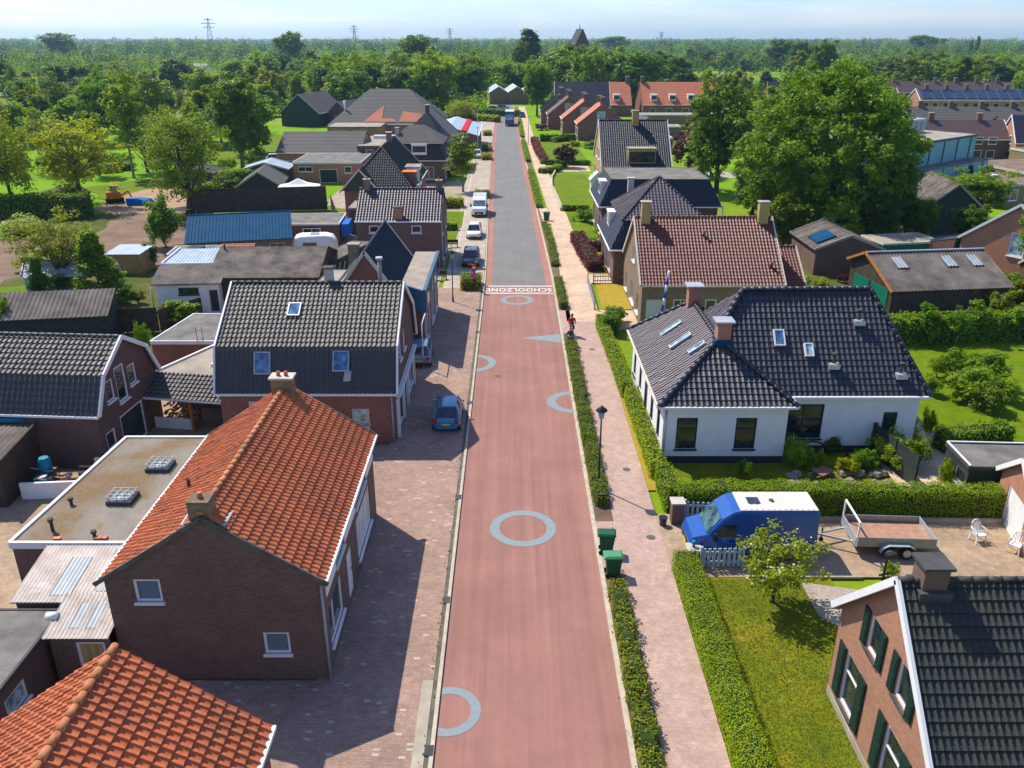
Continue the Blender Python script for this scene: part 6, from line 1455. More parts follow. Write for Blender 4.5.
band('above the orange roofed rows', 292, 330, 552, 640, 9, ['far_bright', 'far_dark', 'far_bright'], 15, 21)
band('beyond the garden centre', 350, 420, 470, 590, 12, ['far_bright', 'far_dark', 'far'], 12, 18)
band('left of the right hand meadow', 340, 430, 560, 680, 12, ['far', 'far_dark', 'far_bright'], 11, 16)
band('along the near hedge of the right hand meadow', 320, 370, 650, 790, 9, ['far_olive', 'far', 'birch'], 8, 12)
band('across the back of the right hand meadow', 560, 680, 610, 800, 22, ['far', 'far_dark', 'far_olive'], 10, 15)
band('behind the brown roofed terrace', 320, 380, 850, 1060, 16, ['far_olive', 'far_bright', 'far_olive', 'far'], 11, 16)
band('in the upper right wood edge', 400, 500, 790, 1080, 24, ['far_olive', 'far', 'far_dark', 'far_bright'], 11, 16)
band('around the low sheds behind the huge tree', 150, 190, 770, 880, 6, ['round', 'dark', 'olive'], 9, 12)
def far_wood():
    """everything wooded beyond about 450 m, one mass: belts of trees with open fields between"""
    rng = np.random.default_rng(5); Vs = []; Qs = []; Ms = []; nv = 0
    rows = (465, 500, 535, 575, 620, 665, 715, 770, 835, 905, 980, 1070, 1170, 1290, 1430, 1600, 1800, 2050, 2400, 2900, 3600, 4600)
    for ri, y0 in enumerate(rows):
        c = y0 * math.cos(PITCH) + 16 * math.sin(PITCH); half = 600 / FPX * c; sp = 4.6 * (1 + (y0 - 465) / 1100)
        n = int(2 * half / sp); x = np.linspace(-half, half, n) + rng.normal(0, sp * .4, n)
        y = y0 + 22 * np.sin(x / 160 + ri * 1.7) + rng.normal(0, 7 * y0 / 600, n)
        mask = np.sin(x / (55 + ri * 9) + ri * 2.1) + .8 * np.sin(x / (23 + ri * 4) + ri * 4.3) + rng.normal(0, .25, n)
        keep = mask > (-.55 if y0 < 1300 else -2.5)
        for (ax, bx, ay, by) in ((60, 190, 300, 560), (-190, -60, 400, 455), (-330, -90, 440, 480), (28, 50, 470, 525)): keep &= ~((x > ax) & (x < bx) & (y > ay) & (y < by))
        x = x[keep]; y = y[keep]; m = len(x); h = 12.5 + 3.2 * np.sin(x / 45 + ri) + rng.normal(0, 2.2, m) + (4 if 850 < y0 < 2000 else 0); h = np.clip(h, 5, 23) * (1 + (y0 - 465) / 12000)
        w = rng.uniform(3.2, 5.2, m) * (1 + (y0 - 465) / 1300); per = 170 if y0 < 700 else (110 if y0 < 1300 else (60 if y0 < 2500 else 36)); size = .95 + (y0 - 465) / 700
        idx = np.repeat(np.arange(m), per); u = rng.normal(0, 1, (len(idx), 3)); u /= np.linalg.norm(u, axis=1, keepdims=True); q = u * (.55 + .45 * rng.random(len(idx)))[:, None]
        C = np.stack([x[idx] + q[:, 0] * w[idx], y[idx] + q[:, 1] * w[idx], h[idx] * .53 + q[:, 2] * h[idx] * .47], 1)
        V, Q = leaf_quads(C, u * 1.2 + np.array([0, 0, .4]), size, rng, 1.05, .25); Vs.append(V); Qs.append(Q + nv); nv += len(V)
        kd = rng.choice(4, m, p=[.45, .25, .2, .1]); Ms.append(kd[idx])
    me = npmesh('far_woodland', np.concatenate(Vs), np.concatenate(Qs)); mats_ = ['leaf_far', 'leaf_dark', 'leaf_birch', 'leaf_conifer']
    for q in mats_: me.materials.append(M[q])
    me.polygons.foreach_set('material_index', np.concatenate(Ms).astype(np.int32))
    return tag(link('far_woodland', me, mats_), 'bluish green belts of woodland reaching to the horizon', 'woodland', kind='stuff')
far_wood()
def bush_mass():
    rng = np.random.default_rng(8); Cs = []; Ns = []
    for (p0, p1, y0, y1, n, h) in ((-20, 262, 150, 165, 26, 2.5), (90, 250, 225, 255, 22, 4), (-40, 300, 285, 300, 30, 6), (-40, 330, 350, 385, 80, 9), (200, 330, 385, 440, 60, 10), (240, 480, 255, 290, 110, 7), (300, 500, 330, 440, 240, 12), (545, 640, 300, 340, 90, 12), (470, 600, 380, 450, 120, 12), (640, 800, 360, 372, 50, 7), (780, 1060, 330, 370, 120, 8), (800, 1090, 400, 440, 110, 10), (-60, 330, 500, 550, 160, 12), (330, 620, 450, 600, 300, 14), (790, 1100, 470, 640, 300, 13), (600, 800, 640, 760, 160, 12), (770, 900, 170, 200, 60, 6)):
        y = rng.uniform(y0, y1, n); c = y * math.cos(PITCH) + 18 * math.sin(PITCH); x = (rng.uniform(p0, p1, n) - 512) / FPX * c
        hh = h * rng.uniform(.5, 1.1, n); w = hh * rng.uniform(.35, .6, n) + .8; per = 130; idx = np.repeat(np.arange(n), per)
        u = rng.normal(0, 1, (len(idx), 3)); u /= np.linalg.norm(u, axis=1, keepdims=True); q = u * (rng.random(len(idx)) ** .35)[:, None]
        Cs.append(np.stack([x[idx] + q[:, 0] * w[idx], y[idx] + q[:, 1] * w[idx], hh[idx] * .52 + q[:, 2] * hh[idx] * .48], 1)); Ns.append(u * .7 + np.array([0, 0, .5]))
    V, Q = leaf_quads(np.concatenate(Cs), np.concatenate(Ns), .75, rng, 1.05); me = npmesh('undergrowth', V, Q)
    tag(link('undergrowth', me, 'leaf_mid'), 'bushes and scrub filling the gaps between the background trees', 'undergrowth', kind='stuff')
bush_mass()
for px, y, h, w, lab in ((62, 900, 27, 2.2, 'dark round treetop clump standing above the horizon at upper left'), (289, 620, 27, 1.3, 'dark pointed tree clump on the horizon left of the small pylon'), (415, 480, 24, 1.5, 'dark round tree clump below the horizon beside the barn trees'),
                         (426, 1500, 24, 3.0, 'low dark wood hump on the horizon behind the church tower'), (612, 1100, 24, 3.5, 'wide dark tree clump on the horizon right of the church tower'), (782, 620, 22, 1.5, 'dark green tree group left of the huge tree top'), (800, 560, 20, 1.2, 'second dark tree just above the huge tree'), (925, 1100, 26, 3.0, 'broad dark treetop hump above the terraces')):
    c = y * math.cos(PITCH) + 10 * math.sin(PITCH); tree('far_dark', (px - 512) / FPX * c, y, h, lab, width=w * .8, name='horizon_tree')

def hedge(label, path, w, h, leaf='leaf_hedge', size=.1, dens=60, z=.05, wob=.06, name='hedge', seed=1, group=None, gaps=0):
    """clipped hedge along path: an uneven solid core clothed in leaves"""
    rng = np.random.default_rng(seed); mb = MB(); Cs = []; Ns = []
    path = [np.array(p, float) for p in path]
    rings = []
    for i, (a, b) in enumerate(zip(path, path[1:])):
        L = np.linalg.norm(b - a); d = (b - a) / L; n = np.array([d[1], -d[0]]); k = max(2, int(L / .5))
        for q in range(k + (1 if i == len(path) - 2 else 0)):
            p = a + d * L * q / k; ww = w / 2 * .86 * (1 + rng.normal(0, wob)); hh = h * .93 * (1 + rng.normal(0, wob * .6))
            rings.append([(*(p - n * ww), z - .1), (*(p - n * ww), z + hh * .85), (*(p - n * ww * .8), z + hh), (*(p + n * ww * .8), z + hh), (*(p + n * ww), z + hh * .85), (*(p + n * ww), z - .1)])
        nt = int(L * dens * (w + 2 * h)); s = rng.random(nt) * L; t = rng.uniform(0, w + 2 * h, nt)
        off = np.where(t < h, -w / 2, np.where(t > h + w, w / 2, t - h - w / 2)); zz = np.where(t < h, t, np.where(t > h + w, w + 2 * h - t, h))
        low = np.sin(s * 2.1 + seed) * .5 + np.sin(s * 5.3 + seed * 2) * .5
        off = off * (1 + wob * low) + rng.normal(0, .025 + size * .25, nt); zz = np.clip(zz * (1 + wob * .7 * low) + rng.normal(0, .02 + size * .3, nt), .02, None)
        C = np.stack([a[0] + d[0] * s + n[0] * off, a[1] + d[1] * s + n[1] * off, z + zz], 1)
        sd = np.where(t < h, -1.0, np.where(t > h + w, 1.0, 0.0)); Nn = np.stack([n[0] * sd, n[1] * sd, np.where(sd == 0, 1.0, .35)], 1)
        Cs.append(C); Ns.append(Nn)
        for end, pt_, sg in ((0, a, -1), (1, b, 1)):
            if (end == 0 and i == 0) or (end == 1 and i == len(path) - 2):
                ne = max(6, int(w * h * dens * 1.3)); u_ = rng.uniform(-w / 2, w / 2, ne); v_ = rng.uniform(0, h, ne); q_ = sg * (.03 + np.abs(rng.normal(0, size * .4, ne)))
                Cs.append(np.stack([pt_[0] + n[0] * u_ + d[0] * q_, pt_[1] + n[1] * u_ + d[1] * q_, z + v_], 1)); Ns.append(np.tile([d[0] * sg, d[1] * sg, .35], (ne, 1)))
    mb.loft(rings, sm=False)
    o = mb.build(name, 'hedge_core')
    V, Q = leaf_quads(np.concatenate(Cs), np.concatenate(Ns), size, rng); me = npmesh('foliage', V, Q); c = link('foliage', me, leaf, o)
    return tag(o, label, 'hedge', group)
hedge('clipped bright green hedge between the footpath and the nearest lawn', [(7.75, 14), (7.72, 22), (7.68, 31.1)], 1.0, .95, size=.055, dens=560, seed=2, wob=.05)
hedge('long thick hedge behind the trailer and blue van', [(8.3, 35.9), (16, 35.8), (24.6, 35.5)], 1.0, 1.55, size=.075, dens=380, seed=3)
hedge('hedge corner piece beside the brick pillar near the blue van', [(8.0, 38.6), (8.1, 35.9)], .8, 1.3, size=.1, dens=170, seed=4)
hedge('bright hedge along the street front of the white house, nearer half', [(7.75, 49.8), (7.85, 39.2)], .75, 1.0, size=.1, dens=170, seed=5)
hedge('bright hedge along the street front of the white house, further half', [(7.25, 65), (7.45, 57), (7.6, 50.2)], .7, 1.0, size=.11, dens=150, seed=6)
hedge('dark hedge bush at the far corner of the white house', [(7.8, 62.5), (8.4, 65.5)], 1.2, 1.5, 'leaf_mid', .14, 90, seed=7)
for k, (y0, y1, lab) in enumerate(((14, 29.4, 'low roadside hedge nearest the camera, in front of the green bins'), (36.4, 61.2, 'long low roadside hedge with the lamp post in it'), (69.3, 78.5, 'short low roadside hedge beside the school zone marking'), (84, 104, 'low roadside hedge right of the grey road, before the lone bin'))):
    hedge(lab, [(4.55 + cx(y0), y0), (4.5, (y0 + y1) / 2), (4.5 + cx(y1), y1)], .66, .58, 'leaf_roadhedge', .1, 190 if y0 < 60 else 90, z=.07, wob=.24, seed=10 + k, group='low hedges along the right side of the road')
for k, (y0, y1, lab) in enumerate(((116, 150, 'long green verge hedge beyond the lone bin'), (162, 196, 'far verge hedge beside the maroon maple garden'), (205, 250, 'furthest verge hedge near the truck'))):
    hedge(lab, [(4.4 + cx(y0), y0), (4.4 + cx(y1), y1)], .9, .5, 'leaf_hedge', .22, 26, z=.07, wob=.12, seed=20 + k, group='verge hedges further along the road')
hedge('curved clipped hedge around the walled front lawn', [(5.0, 148), (7.5, 150), (9.6, 157)], 1.3, .9, size=.2, dens=40, seed=31)
hedge('dark hedge across the lawn before the small row', [(6.5, 197), (14.5, 197)], 1.2, 1.5, 'leaf_mid', .3, 22, seed=32); hedge('clipped hedge at the edge of the lawn with the maple', [(5.5, 160), (14.5, 159)], 1.2, .8, size=.25, dens=28, seed=33)
hedge('maroon berberis hedge along the path beside the small row', [(6.2, 160), (5.4, 176), (5.0, 196)], 1.3, 1.1, 'leaf_purple', .28, 26, seed=34)
hedge('dark hedge between the two front lawns by the flat mansard house', [(6.9, 114.2), (10.5, 114.2)], .8, .8, 'leaf_mid', .18, 60, seed=35)
hedge('maroon hedge in the front garden of the pointed roof house', [(7.6, 96), (8.0, 88), (8.5, 82)], 1.5, 1.1, 'leaf_purple', .2, 60, seed=36)
hedge('maroon bushes crossing the front garden of the pointed roof house', [(8.6, 91.3), (11.5, 91.0)], .9, 1.0, 'leaf_purple', .2, 60, seed=37)
hedge('tall hedge behind the right hand garden lawn', [(21, 60.5), (34, 61.3), (47, 63)], 1.6, 2.1, 'leaf_mid', .2, 60, z=0, seed=38); hedge('dark lower hedge behind the garden shed on the right', [(40, 54.5), (52, 58)], 1.5, 2.4, 'leaf_dark', .2, 50, z=0, seed=39)
hedge('small clipped hedge beside the terrace of the white house', [(24.6, 42.6), (29, 43.8)], 1.3, 1.2, 'leaf_mid', .14, 90, seed=40)
hedge('overgrown green hedge along the sandy garden at left', [(-74, 108), (-56, 110)], 2.5, 3, 'leaf_dark', .3, 26, z=0, seed=41); hedge('dark hedge left of the white party tent', [(-46, 133), (-38, 136)], 2, 2.6, 'leaf_mid', .3, 30, z=0, seed=42)
hedge('long trimmed hedge at the far end of the street', [(-27, 262), (-4, 244)], 2.5, 1.6, 'leaf_hedge', .45, 12, z=0, seed=43); hedge('dark trimmed hedge behind the far end trimmed hedge', [(-24, 274), (2, 262)], 2.5, 1.8, 'leaf_mid', .45, 12, z=0, seed=44)
hedge('yellowish hedge strips between the row gardens and orange roofs', [(30, 222), (46, 215)], 2.5, 1.6, 'leaf_yellow', .4, 14, z=0, seed=45); hedge('second yellowish hedge strip nearer the huge tree', [(29, 208), (44, 203)], 2.2, 1.5, 'leaf_bright', .4, 14, z=0, seed=46)
hedge('yellow green hedge by the flat school blocks', [(92, 152), (100, 150)], 2, 1.6, 'leaf_yellow', .35, 20, z=0, seed=47)
hedge('small roundish hedge in the planter with the warning sign', [(-4.0, 75.2), (-3.9, 77.8)], 1.7, 1.0, 'leaf_roadhedge', .15, 100, z=.06, wob=.2, seed=48)
hedge('low box hedge in the bay before the white van', [(-4.5, 123.5), (-4.4, 125.5)], 2.0, .9, 'leaf_mid', .2, 60, z=.06, seed=49)
for k, (x, y) in enumerate(((-5.0, 165), (-5.3, 178), (-6.0, 208))): hedge('small planter hedge between parking bays, ' + ('nearest', 'middle', 'furthest')[k] + ' of three left of the road', [(x, y), (x, y + 4)], 1.8, .9, 'leaf_roadhedge', .3, 28, z=.06, seed=50 + k, group='planter hedges between the parking bays')
hedge('garden hedge strip by the house with the pinkish roof', [(-10.5, 101.8), (-6.8, 101.8)], .7, .9, 'leaf_hedge', .18, 60, seed=55); hedge('yellowish front garden hedge behind the feathery street tree', [(-11.5, 117), (-7, 117)], 2.0, 1.2, 'leaf_yellow', .25, 36, seed=56)
# garden shrubs
SH = [('shrub', 872, 448, 40, 1.7, 'lime shrub against the white wall behind the hoops'), ('shrub', 896, 470, 40, 1.6, 'low lime shrub at the front of the shrub group'), ('shrub', 902, 446, 34, 2.0, 'lime shrub beside the narrow door of the white house'), ('shrub_yellow', 845, 474, 30, 1.1, 'yellowish low shrub at the left end of the rockery'),
 ('shrub', 812, 470, 22, 1.2, 'loose small shrub between window shrub and rockery'), ('shrub_bright', 985, 385, 46, 2.4, 'broad green shrub on the lawn side of the terrace'), ('shrub', 1000, 400, 40, 1.8, 'green shrub at the lawn edge, right of the broad one'), ('shrub', 930, 395, 26, 1.6, 'green shrub beside the terrace step'), ('shrub', 945, 490, 22, 1.9, 'tall loose shrub at the end of the dark fence panel'),
 ('shrub', 800, 288, 24, 1.3, 'flower border shrub beyond the black roof ridge, left'), ('shrub_yellow', 822, 290, 24, 1.2, 'yellow flower border shrub beyond the black roof ridge'), ('shrub', 618, 322, 22, 1.4, 'dark green shrub by the entrance corner of the white house'), ('shrub', 556, 142, 16, 1.5, 'round shrub along the far path garden'), ('shrub_yellow', 575, 146, 18, 1.2, 'yellow flowering patch before the small row'),
 ('shrub_dark', 80, 262, 50, 2.2, 'dark shrub row behind the olive fruit tree'), ('shrub', 40, 270, 50, 2.0, 'green shrub left of the glasshouse'), ('shrub_bright', 205, 205, 44, 3.0, 'green bush at the foot of the willow'), ('shrub_dark', 225, 196, 40, 3.0, 'dark bush beside the boarded garden house'), ('shrub', 796, 466, 34, 1.7, 'pale leaved shrub in front of the big window of the white house'), ('shrub', 742, 478, 22, 1.2, 'thin small shrub behind the hedge, below the white house'), ('shrub', 885, 462, 46, 1.9, 'large lime shrub in the middle of the white house garden'),
 ('shrub', 862, 470, 32, 1.5, 'lime shrub left of the large one by the hose reels'), ('shrub', 910, 466, 36, 1.9, 'tall lime shrub against the dark fence panel'), ('shrub', 926, 440, 18, 2.3, 'upright shrub between white wall and dark fence'), ('shrub_dark', 830, 452, 24, 1.0, 'low dark plant under the wall of the white house'),
 ('shrub', 962, 478, 20, 2.0, 'upright green shrub left of the flat garden shed'), ('shrub_bright', 968, 402, 52, 2.4, 'big green shrub at the edge of the terrace'), ('shrub', 955, 375, 44, 2.1, 'loose green shrub above the big terrace shrub'), ('shrub_dark', 990, 412, 40, 1.8, 'dark shrub right of the big terrace shrub'),
 ('shrub', 936, 378, 26, 2.0, 'shrub touching the right gable of the white house'), ('shrub_bright', 925, 345, 34, 3.3, 'young green bush behind the right end of the white house roof'), ('shrub_yellow', 895, 308, 36, 2.6, 'yellow green bush at the near corner of the boarded shed'), ('shrub_yellow', 972, 312, 40, 2.6, 'yellow green bush in front of the boarded shed, right part'),
 ('shrub_yellow', 998, 318, 36, 2.6, 'yellow green bush at the right end of the boarded shed'), ('shrub', 1010, 300, 44, 2.6, 'pale flowering bush at the right edge beyond the shed'), ('shrub', 889, 578, 20, .9, 'small green plant beside the pebble bed'), ('shrub', 905, 760, 40, 1.4, 'straggly plant under the gutter of the shuttered house'),
 ('shrub_dark', 60, 290, 44, 1.6, 'dark bush under the olive fruit tree'), ('shrub_dark', 120, 305, 36, 2.0, 'dark bush behind the corrugated shed at left'), ('shrub', 108, 318, 24, 1.2, 'green bush before the slatted fence'), ('shrub_yellow', 138, 304, 20, 1.5, 'yellowish bush right of the cone shaped tree'),
 ('shrub_bright', 182, 325, 44, 2.2, 'rounded light green bush in front of the white outbuilding'), ('shrub', 146, 352, 18, 2.4, 'tall thin bush beside the small red garage'), ('shrub_dark', 150, 268, 26, 2.6, 'dark shrub beside the flat roofed cabin'), ('shrub', 20, 235, 60, 2.2, 'low green bushes at the left edge garden'),
 ('shrub_dark', 65, 203, 60, 2.6, 'dark bush mass beneath the broad yellow green tree'), ('shrub', 168, 318, 16, 1.6, 'small bush left of the white outbuilding wall'), ('shrub_red', 604, 262, 20, 1.2, 'maroon bush before the pointed roof house'), ('shrub', 585, 222, 26, 1.8, 'tall green shrub at the corner of the front lawn'), ('shrub', 602, 236, 22, 1.4, 'round green shrub beside the tall front lawn shrub'),
 ('shrub', 616, 246, 14, 1.3, 'round clipped shrub against the pointed roof house'), ('shrub', 619, 256, 10, 1.1, 'small green shrub at the pointed roof house wall'), ('shrub', 822, 252, 26, 1.9, 'green shrub between the wine red annex and mossy garage'), ('shrub', 775, 292, 20, 1.2, 'flowering plant behind the white house roof'),
 ('shrub', 590, 148, 22, 1.6, 'round green garden shrub at the foot of the small row'), ('shrub', 606, 150, 20, 1.5, 'second round shrub at the foot of the small row'), ('shrub_yellow', 552, 125, 18, 1.6, 'yellow shrub in the garden with pink flowers'), ('shrub_red', 541, 130, 16, 1.8, 'pink red flowering shrub beside the far path'),
 ('shrub', 556, 108, 20, 2.6, 'green bush near the navy roofed house'), ('shrub', 470, 155, 20, 2.0, 'green bush at the foot of the feathery street tree'), ('shrub_dark', 445, 176, 30, 1.6, 'dark bush before the mansard house porch'), ('shrub', 430, 165, 20, 1.8, 'green bush by the mansard house corner')]
for key, px, py, w, h, lab in SH:
    x, y = P(px, py); c = y * math.cos(PITCH) + 21 * math.sin(PITCH); v = KIND[key][0]; s = h / v[2]; w0 = 3.2 if key == 'shrub_bright' else 2.2
    tree(key, x, y, h, lab, width=(w / FPX * c) / (w0 * s), name='shrub', cat='shrub')
x, y = P(772, 603); tree('blossom', x, y, 3.6, 'small spreading tree with white blossom on the nearest lawn', width=1.08, name='blossom_tree', rz=.4)
# young trees on the right lawn with props
for k, (px, py, lab) in enumerate(((952, 352, 'young tree with a pale leaning trunk on the right hand lawn'), (1018, 345, 'young tree on a slanting pale trunk at the right edge'), (975, 342, 'slim young tree before the tall hedge'))):
    x, y = P(px, py); tree('sapling', x, y, 3.4, lab, width=1.3, name='young_tree')
def grass_tufts():
    rng = np.random.default_rng(3); C = []
    for (x0, x1, y0, y1, n) in ((8.4, 13, 16, 30.2, 22000), (8.4, 20, 36.5, 40.8, 6000)):
        C.append(np.stack([rng.uniform(x0, x1, n), rng.uniform(y0, y1, n), np.full(n, .075)], 1))
    C = np.concatenate(C); V, Q = leaf_quads(C, np.tile([0, -.6, .5], (len(C), 1)), .045, rng, 3); me = npmesh('grass', V, Q)
    tag(link('grass', me, 'leaf_grass'), 'short dry grass blades on the nearest lawn', 'grass', kind='stuff')
grass_tufts()

# ------------------------------------------------------------------ vehicles
def wheel(root, x, y, r, w=.2, side=1, hub='galvanised'):
    mb = MB(); mb.tube([(x, y - w / 2, r), (x, y + w / 2, r)], r, 18); o = mb.build('wheel', 'rubber', root)
    mb = MB(); yy = y + side * w / 2; mb.tube([(x, yy - side * .05, r), (x, yy + side * .012, r)], r * .62, 14); mb.build('rim', hub, o)
def car(label, x, y, rz, pm, L=3.9, W=1.68, Hh=1.47, hood=.24, back=.06, plate='plate_yellow', group=None, cat='car', name='parked_car'):
    """local +x is the nose; hood = length share of the bonnet, back = share behind the rear window foot"""
    t = empty(name, (x, y, .09), rz, label, cat, group); h = L / 2; w = W / 2; bz = .3; belt = .88
    mb = MB(); rings = []
    xs = [(-h, .45, .72, .80), (-h + .08, .3, .84, .93), (-h * .8, .24, belt, 1), (-h * .3, .22, belt, 1), (h * .2, .22, belt, 1), (h - L * hood, .22, belt - .02, 1), (h - L * hood * .4, .24, belt - .12, .98), (h - .12, .28, belt - .2, .92), (h, .38, .62, .78)]
    for px, zl, zh, ww in xs:
        a = w * ww; rings.append([(px, -a * .9, zl), (px, -a, zl + .12), (px, -a, (zl + zh) / 2), (px, -a * .96, zh - .05), (px, -a * .84, zh), (px, a * .84, zh), (px, a * .96, zh - .05), (px, a, (zl + zh) / 2), (px, a, zl + .12), (px, a * .9, zl)])
    mb.loft(rings); mb.build('body', pm, t)
    fx = h - L * hood; rx = -h + L * back + .05
    g = MB(); rr = []
    for px, zt, ww in ((fx, belt + .0, .86), (fx - .62, Hh - .07, .72), (rx + .42, Hh - .06, .72), (rx, belt + .0, .86)):
        a = w * .92; c = w * ww * (.98 if zt > 1 else 1.06); rr.append([(px, -a, belt - .08), (px, -c, zt), (px, c, zt), (px, a, belt - .08)])
    g.loft(rr, sm=False); g.build('window', 'glass', t)
    rf = MB(); z1 = Hh - .06; q = [(fx - .6, w * .7), (fx - .75, w * .73), (rx + .5, w * .73), (rx + .36, w * .7)]
    rf.loft([[(px, -a, z1 - .03), (px, -a * .9, z1 + .05), (px, a * .9, z1 + .05), (px, a, z1 - .03)] for px, a in q], sm=True); rf.build('car_roof', pm, t)
    pl = MB()
    for s in (-1, 1):
        pl.bar((fx + .02, s * w * .89, belt - .02), (fx - .62, s * w * .73, z1), .07, .07); pl.bar((rx, s * w * .89, belt - .02), (rx + .4, s * w * .73, z1), .12, .1); pl.bar((-.05, s * w * .93, belt - .04), (-.05, s * w * .76, z1 - .02), .07, .05)
    pl.build('pillars', pm, t)
    for s in (-1, 1):
        wheel(t, h * .64, s * (w - .08), .3, side=s); wheel(t, -h * .66, s * (w - .08), .3, side=s)
        mb = MB(); mb.box(h - .1, h + .004, s * w * .72 - .16, s * w * .72 + .12 * s, .58, .72); mb.build('headlight', 'clear_lens', t)
        mb = MB(); mb.box(-h - .004, -h + .12, s * w * .76 - .1, s * w * .76 + .1, .62, .86); mb.build('tail_light', 'red_lens', t)
        mb = MB(); mb.box(fx - .3, fx - .15, s * (w + .02) - .02, s * (w + .14), belt, belt + .13); mb.build('mirror', pm, t)
        mb = MB(); mb.box(-.15, -.03, s * w * 1.002 - .01, s * w * 1.002 + .01, belt - .16, belt - .12); mb.box(-.1 - .9, -.9 + .02, s * w * 1.002 - .01, s * w * 1.002 + .01, belt - .16, belt - .12); mb.build('door_handle', 'black_metal', t)
    mb = MB(); mb.box(-h - .015, -h + .0, -.26, .26, .5, .61); mb.build('number_plate', plate, t); mb = MB(); mb.box(h - .002, h + .014, -.26, .26, .36, .46); mb.build('number_plate', plate, t)
    mb = MB(); mb.box(-h - .03, -h + .1, -w * .78, w * .78, .3, .44); mb.build('bumper', 'felt_dark' if pm != 'paint_lightblue' else pm, t); mb = MB(); mb.box(h - .1, h + .02, -w * .62, w * .62, .3, .36); mb.build('grille', 'black_metal', t)
    return t
def van(label, x, y, rz, pm, L=5.6, W=2.0, Hh=2.5, roof='van_roof', name='van', beacon=False, front_first=True, nose=1.0, win_rear=False):
    t = empty(name, (x, y, .09), rz, label, 'van'); h = L / 2; w = W / 2
    prof = [(-h, .4, Hh - .12, 1), (-h + .06, .3, Hh, 1), (h - 2.75 * nose, .3, Hh, 1), (h - 2.3 * nose, .3, Hh - .1, .995), (h - 1.75 * nose, .3, 2.08 * Hh / 2.5, .98), (h - .95 * nose, .3, 1.3, .96), (h - .16, .32, 1.13, .9), (h, .4, .86, .82)]
    rings = []
    for px, zl, zh, ww in prof:
        a = w * ww; tp = a * (1 - .1 * max(0, (zh - 1.2)) / 1.3)
        rings.append([(px, -a * .94, zl), (px, -a, zl + .12), (px, -a, min(1.15, zh * .8)), (px, -tp * .99, zh - .1), (px, -tp * .93, zh), (px, tp * .93, zh), (px, tp * .99, zh - .1), (px, a, min(1.15, zh * .8)), (px, a, zl + .12), (px, a * .94, zl)])
    mb = MB(); mb.loft(rings, sm=False); body = mb.build('body', pm, t)
    tw = w * (1 - .1 * (Hh - 1.2) / 1.3) * .93
    mb = MB(); mb.box(-h + .05, h - 2.72 * nose, -tw + .02, tw - .02, Hh - .02, Hh + .025)
    for k in range(13):
        xx = -h + .2 + k * (L - 3.0 * nose) / 13
        mb.box(xx, xx + .09, -tw + .08, tw - .08, Hh + .025, Hh + .045)
    rp_ = mb.build('roof_panel', roof, t)
    # windscreen lies between the bonnet foot and the cab brow
    a = (h - .98 * nose, 1.33); c = (h - 1.74 * nose, 2.05 * Hh / 2.5)
    mb = MB(); wa, wc = w * .82, w * .74
    mb.hexa([(a[0], -wa, a[1] - .01), (a[0], wa, a[1] - .01), (c[0], wc, c[1] - .01), (c[0], -wc, c[1] - .01), (a[0] + .03, -wa, a[1] + .03), (a[0] + .03, wa, a[1] + .03), (c[0] + .03, wc, c[1] + .03), (c[0] + .03, -wc, c[1] + .03)]); mb.build('windscreen', 'glass_screen', t)
    for s in (-1, 1):
        mb = MB(); q = [(h - 1.3 * nose, 1.22), (h - 2.55 * nose, 1.22), (h - 2.55 * nose, 1.83), (h - 1.85 * nose, 1.83)]; yo = lambda z: s * (w * .985 - (z - 1.15) * w * .075 + .015)
        mb.hexa([(px, yo(z) - s * .05, z) for px, z in q] + [(px, yo(z) + s * .004, z) for px, z in q]); mb.build('side_window', 'glass', t)
        mb = MB(); mb.box(h - 1.45 * nose, h - 1.25 * nose, s * (w + .13) - .1, s * (w + .13) + .1, 1.15, 1.5); mb.build('mirror', 'black_metal', t)
        wheel(t, h - .95, s * (w - .1), .35, .22, s); wheel(t, -h + 1.15, s * (w - .1), .35, .22, s)
        mb = MB(); mb.hexa([(h - .28, s * w * .6, .72), (h - .02, s * w * .55, .7), (h - .02, s * w * .80, .7), (h - .3, s * w * .93, .72), (h - .42, s * w * .6, 1.04), (h - .12, s * w * .5, .98), (h - .1, s * w * .78, .98), (h - .42, s * w * .9, 1.04)]); mb.build('headlight', 'clear_lens', t)
        mb = MB(); mb.box(-h - .02, -h + .08, s * w * .93 - .06, s * w * .93 + .06, .8, 1.25); mb.build('tail_light', 'red_lens', t)
        mb = MB(); mb.box(-h + .1, h - 1.0, s * w * 1.0 - .02, s * w * 1.0 + .02, .3, .55); mb.build('side_skirt', 'felt_dark', t)
        mb = MB(); mb.box(h - 2.45 * nose, h - 2.25 * nose, s * w * 1.0 - .01, s * w * 1.0 + .02, 1.0, 1.05); mb.build('door_handle', 'black_metal', t)
        mb = MB()
        for xx in (h - 2.62 * nose, h - 2.62 * nose - 1.25, -h + .35): mb.box(xx, xx + .02, s * w * 1.0 - .01, s * w * 1.0 + .006, .5, 1.14)
        mb.build('door_seam', 'black_metal', t)
    mb = MB(); mb.box(h - .06, h + .02, -w * .55, w * .55, .42, .72); mb.build('grille', 'black_metal', t)
    mb = MB(); mb.box(h - .02, h + .035, -.26, .26, .45, .56); mb.build('number_plate', 'plate_yellow', t)
    return t, rp_
t, rp_ = van('blue high roofed van with white ribbed roof parked between hedge and gate', 10.85, 32.6, math.pi, 'paint_blue', L=5.7, W=2.0, Hh=2.5, nose=.8)
mb = MB(); mb.box(-.35, .2, -.28, .28, 2.52, 2.57); mb.build('roof_hatch', 'glass', t).location.z = 0
mb = MB(); mb.tube([(-.9, 0.0, 2.5), (-.9, 0, 2.6)], .11, 12); mb.build('roof_vent', 'felt_dark', t)
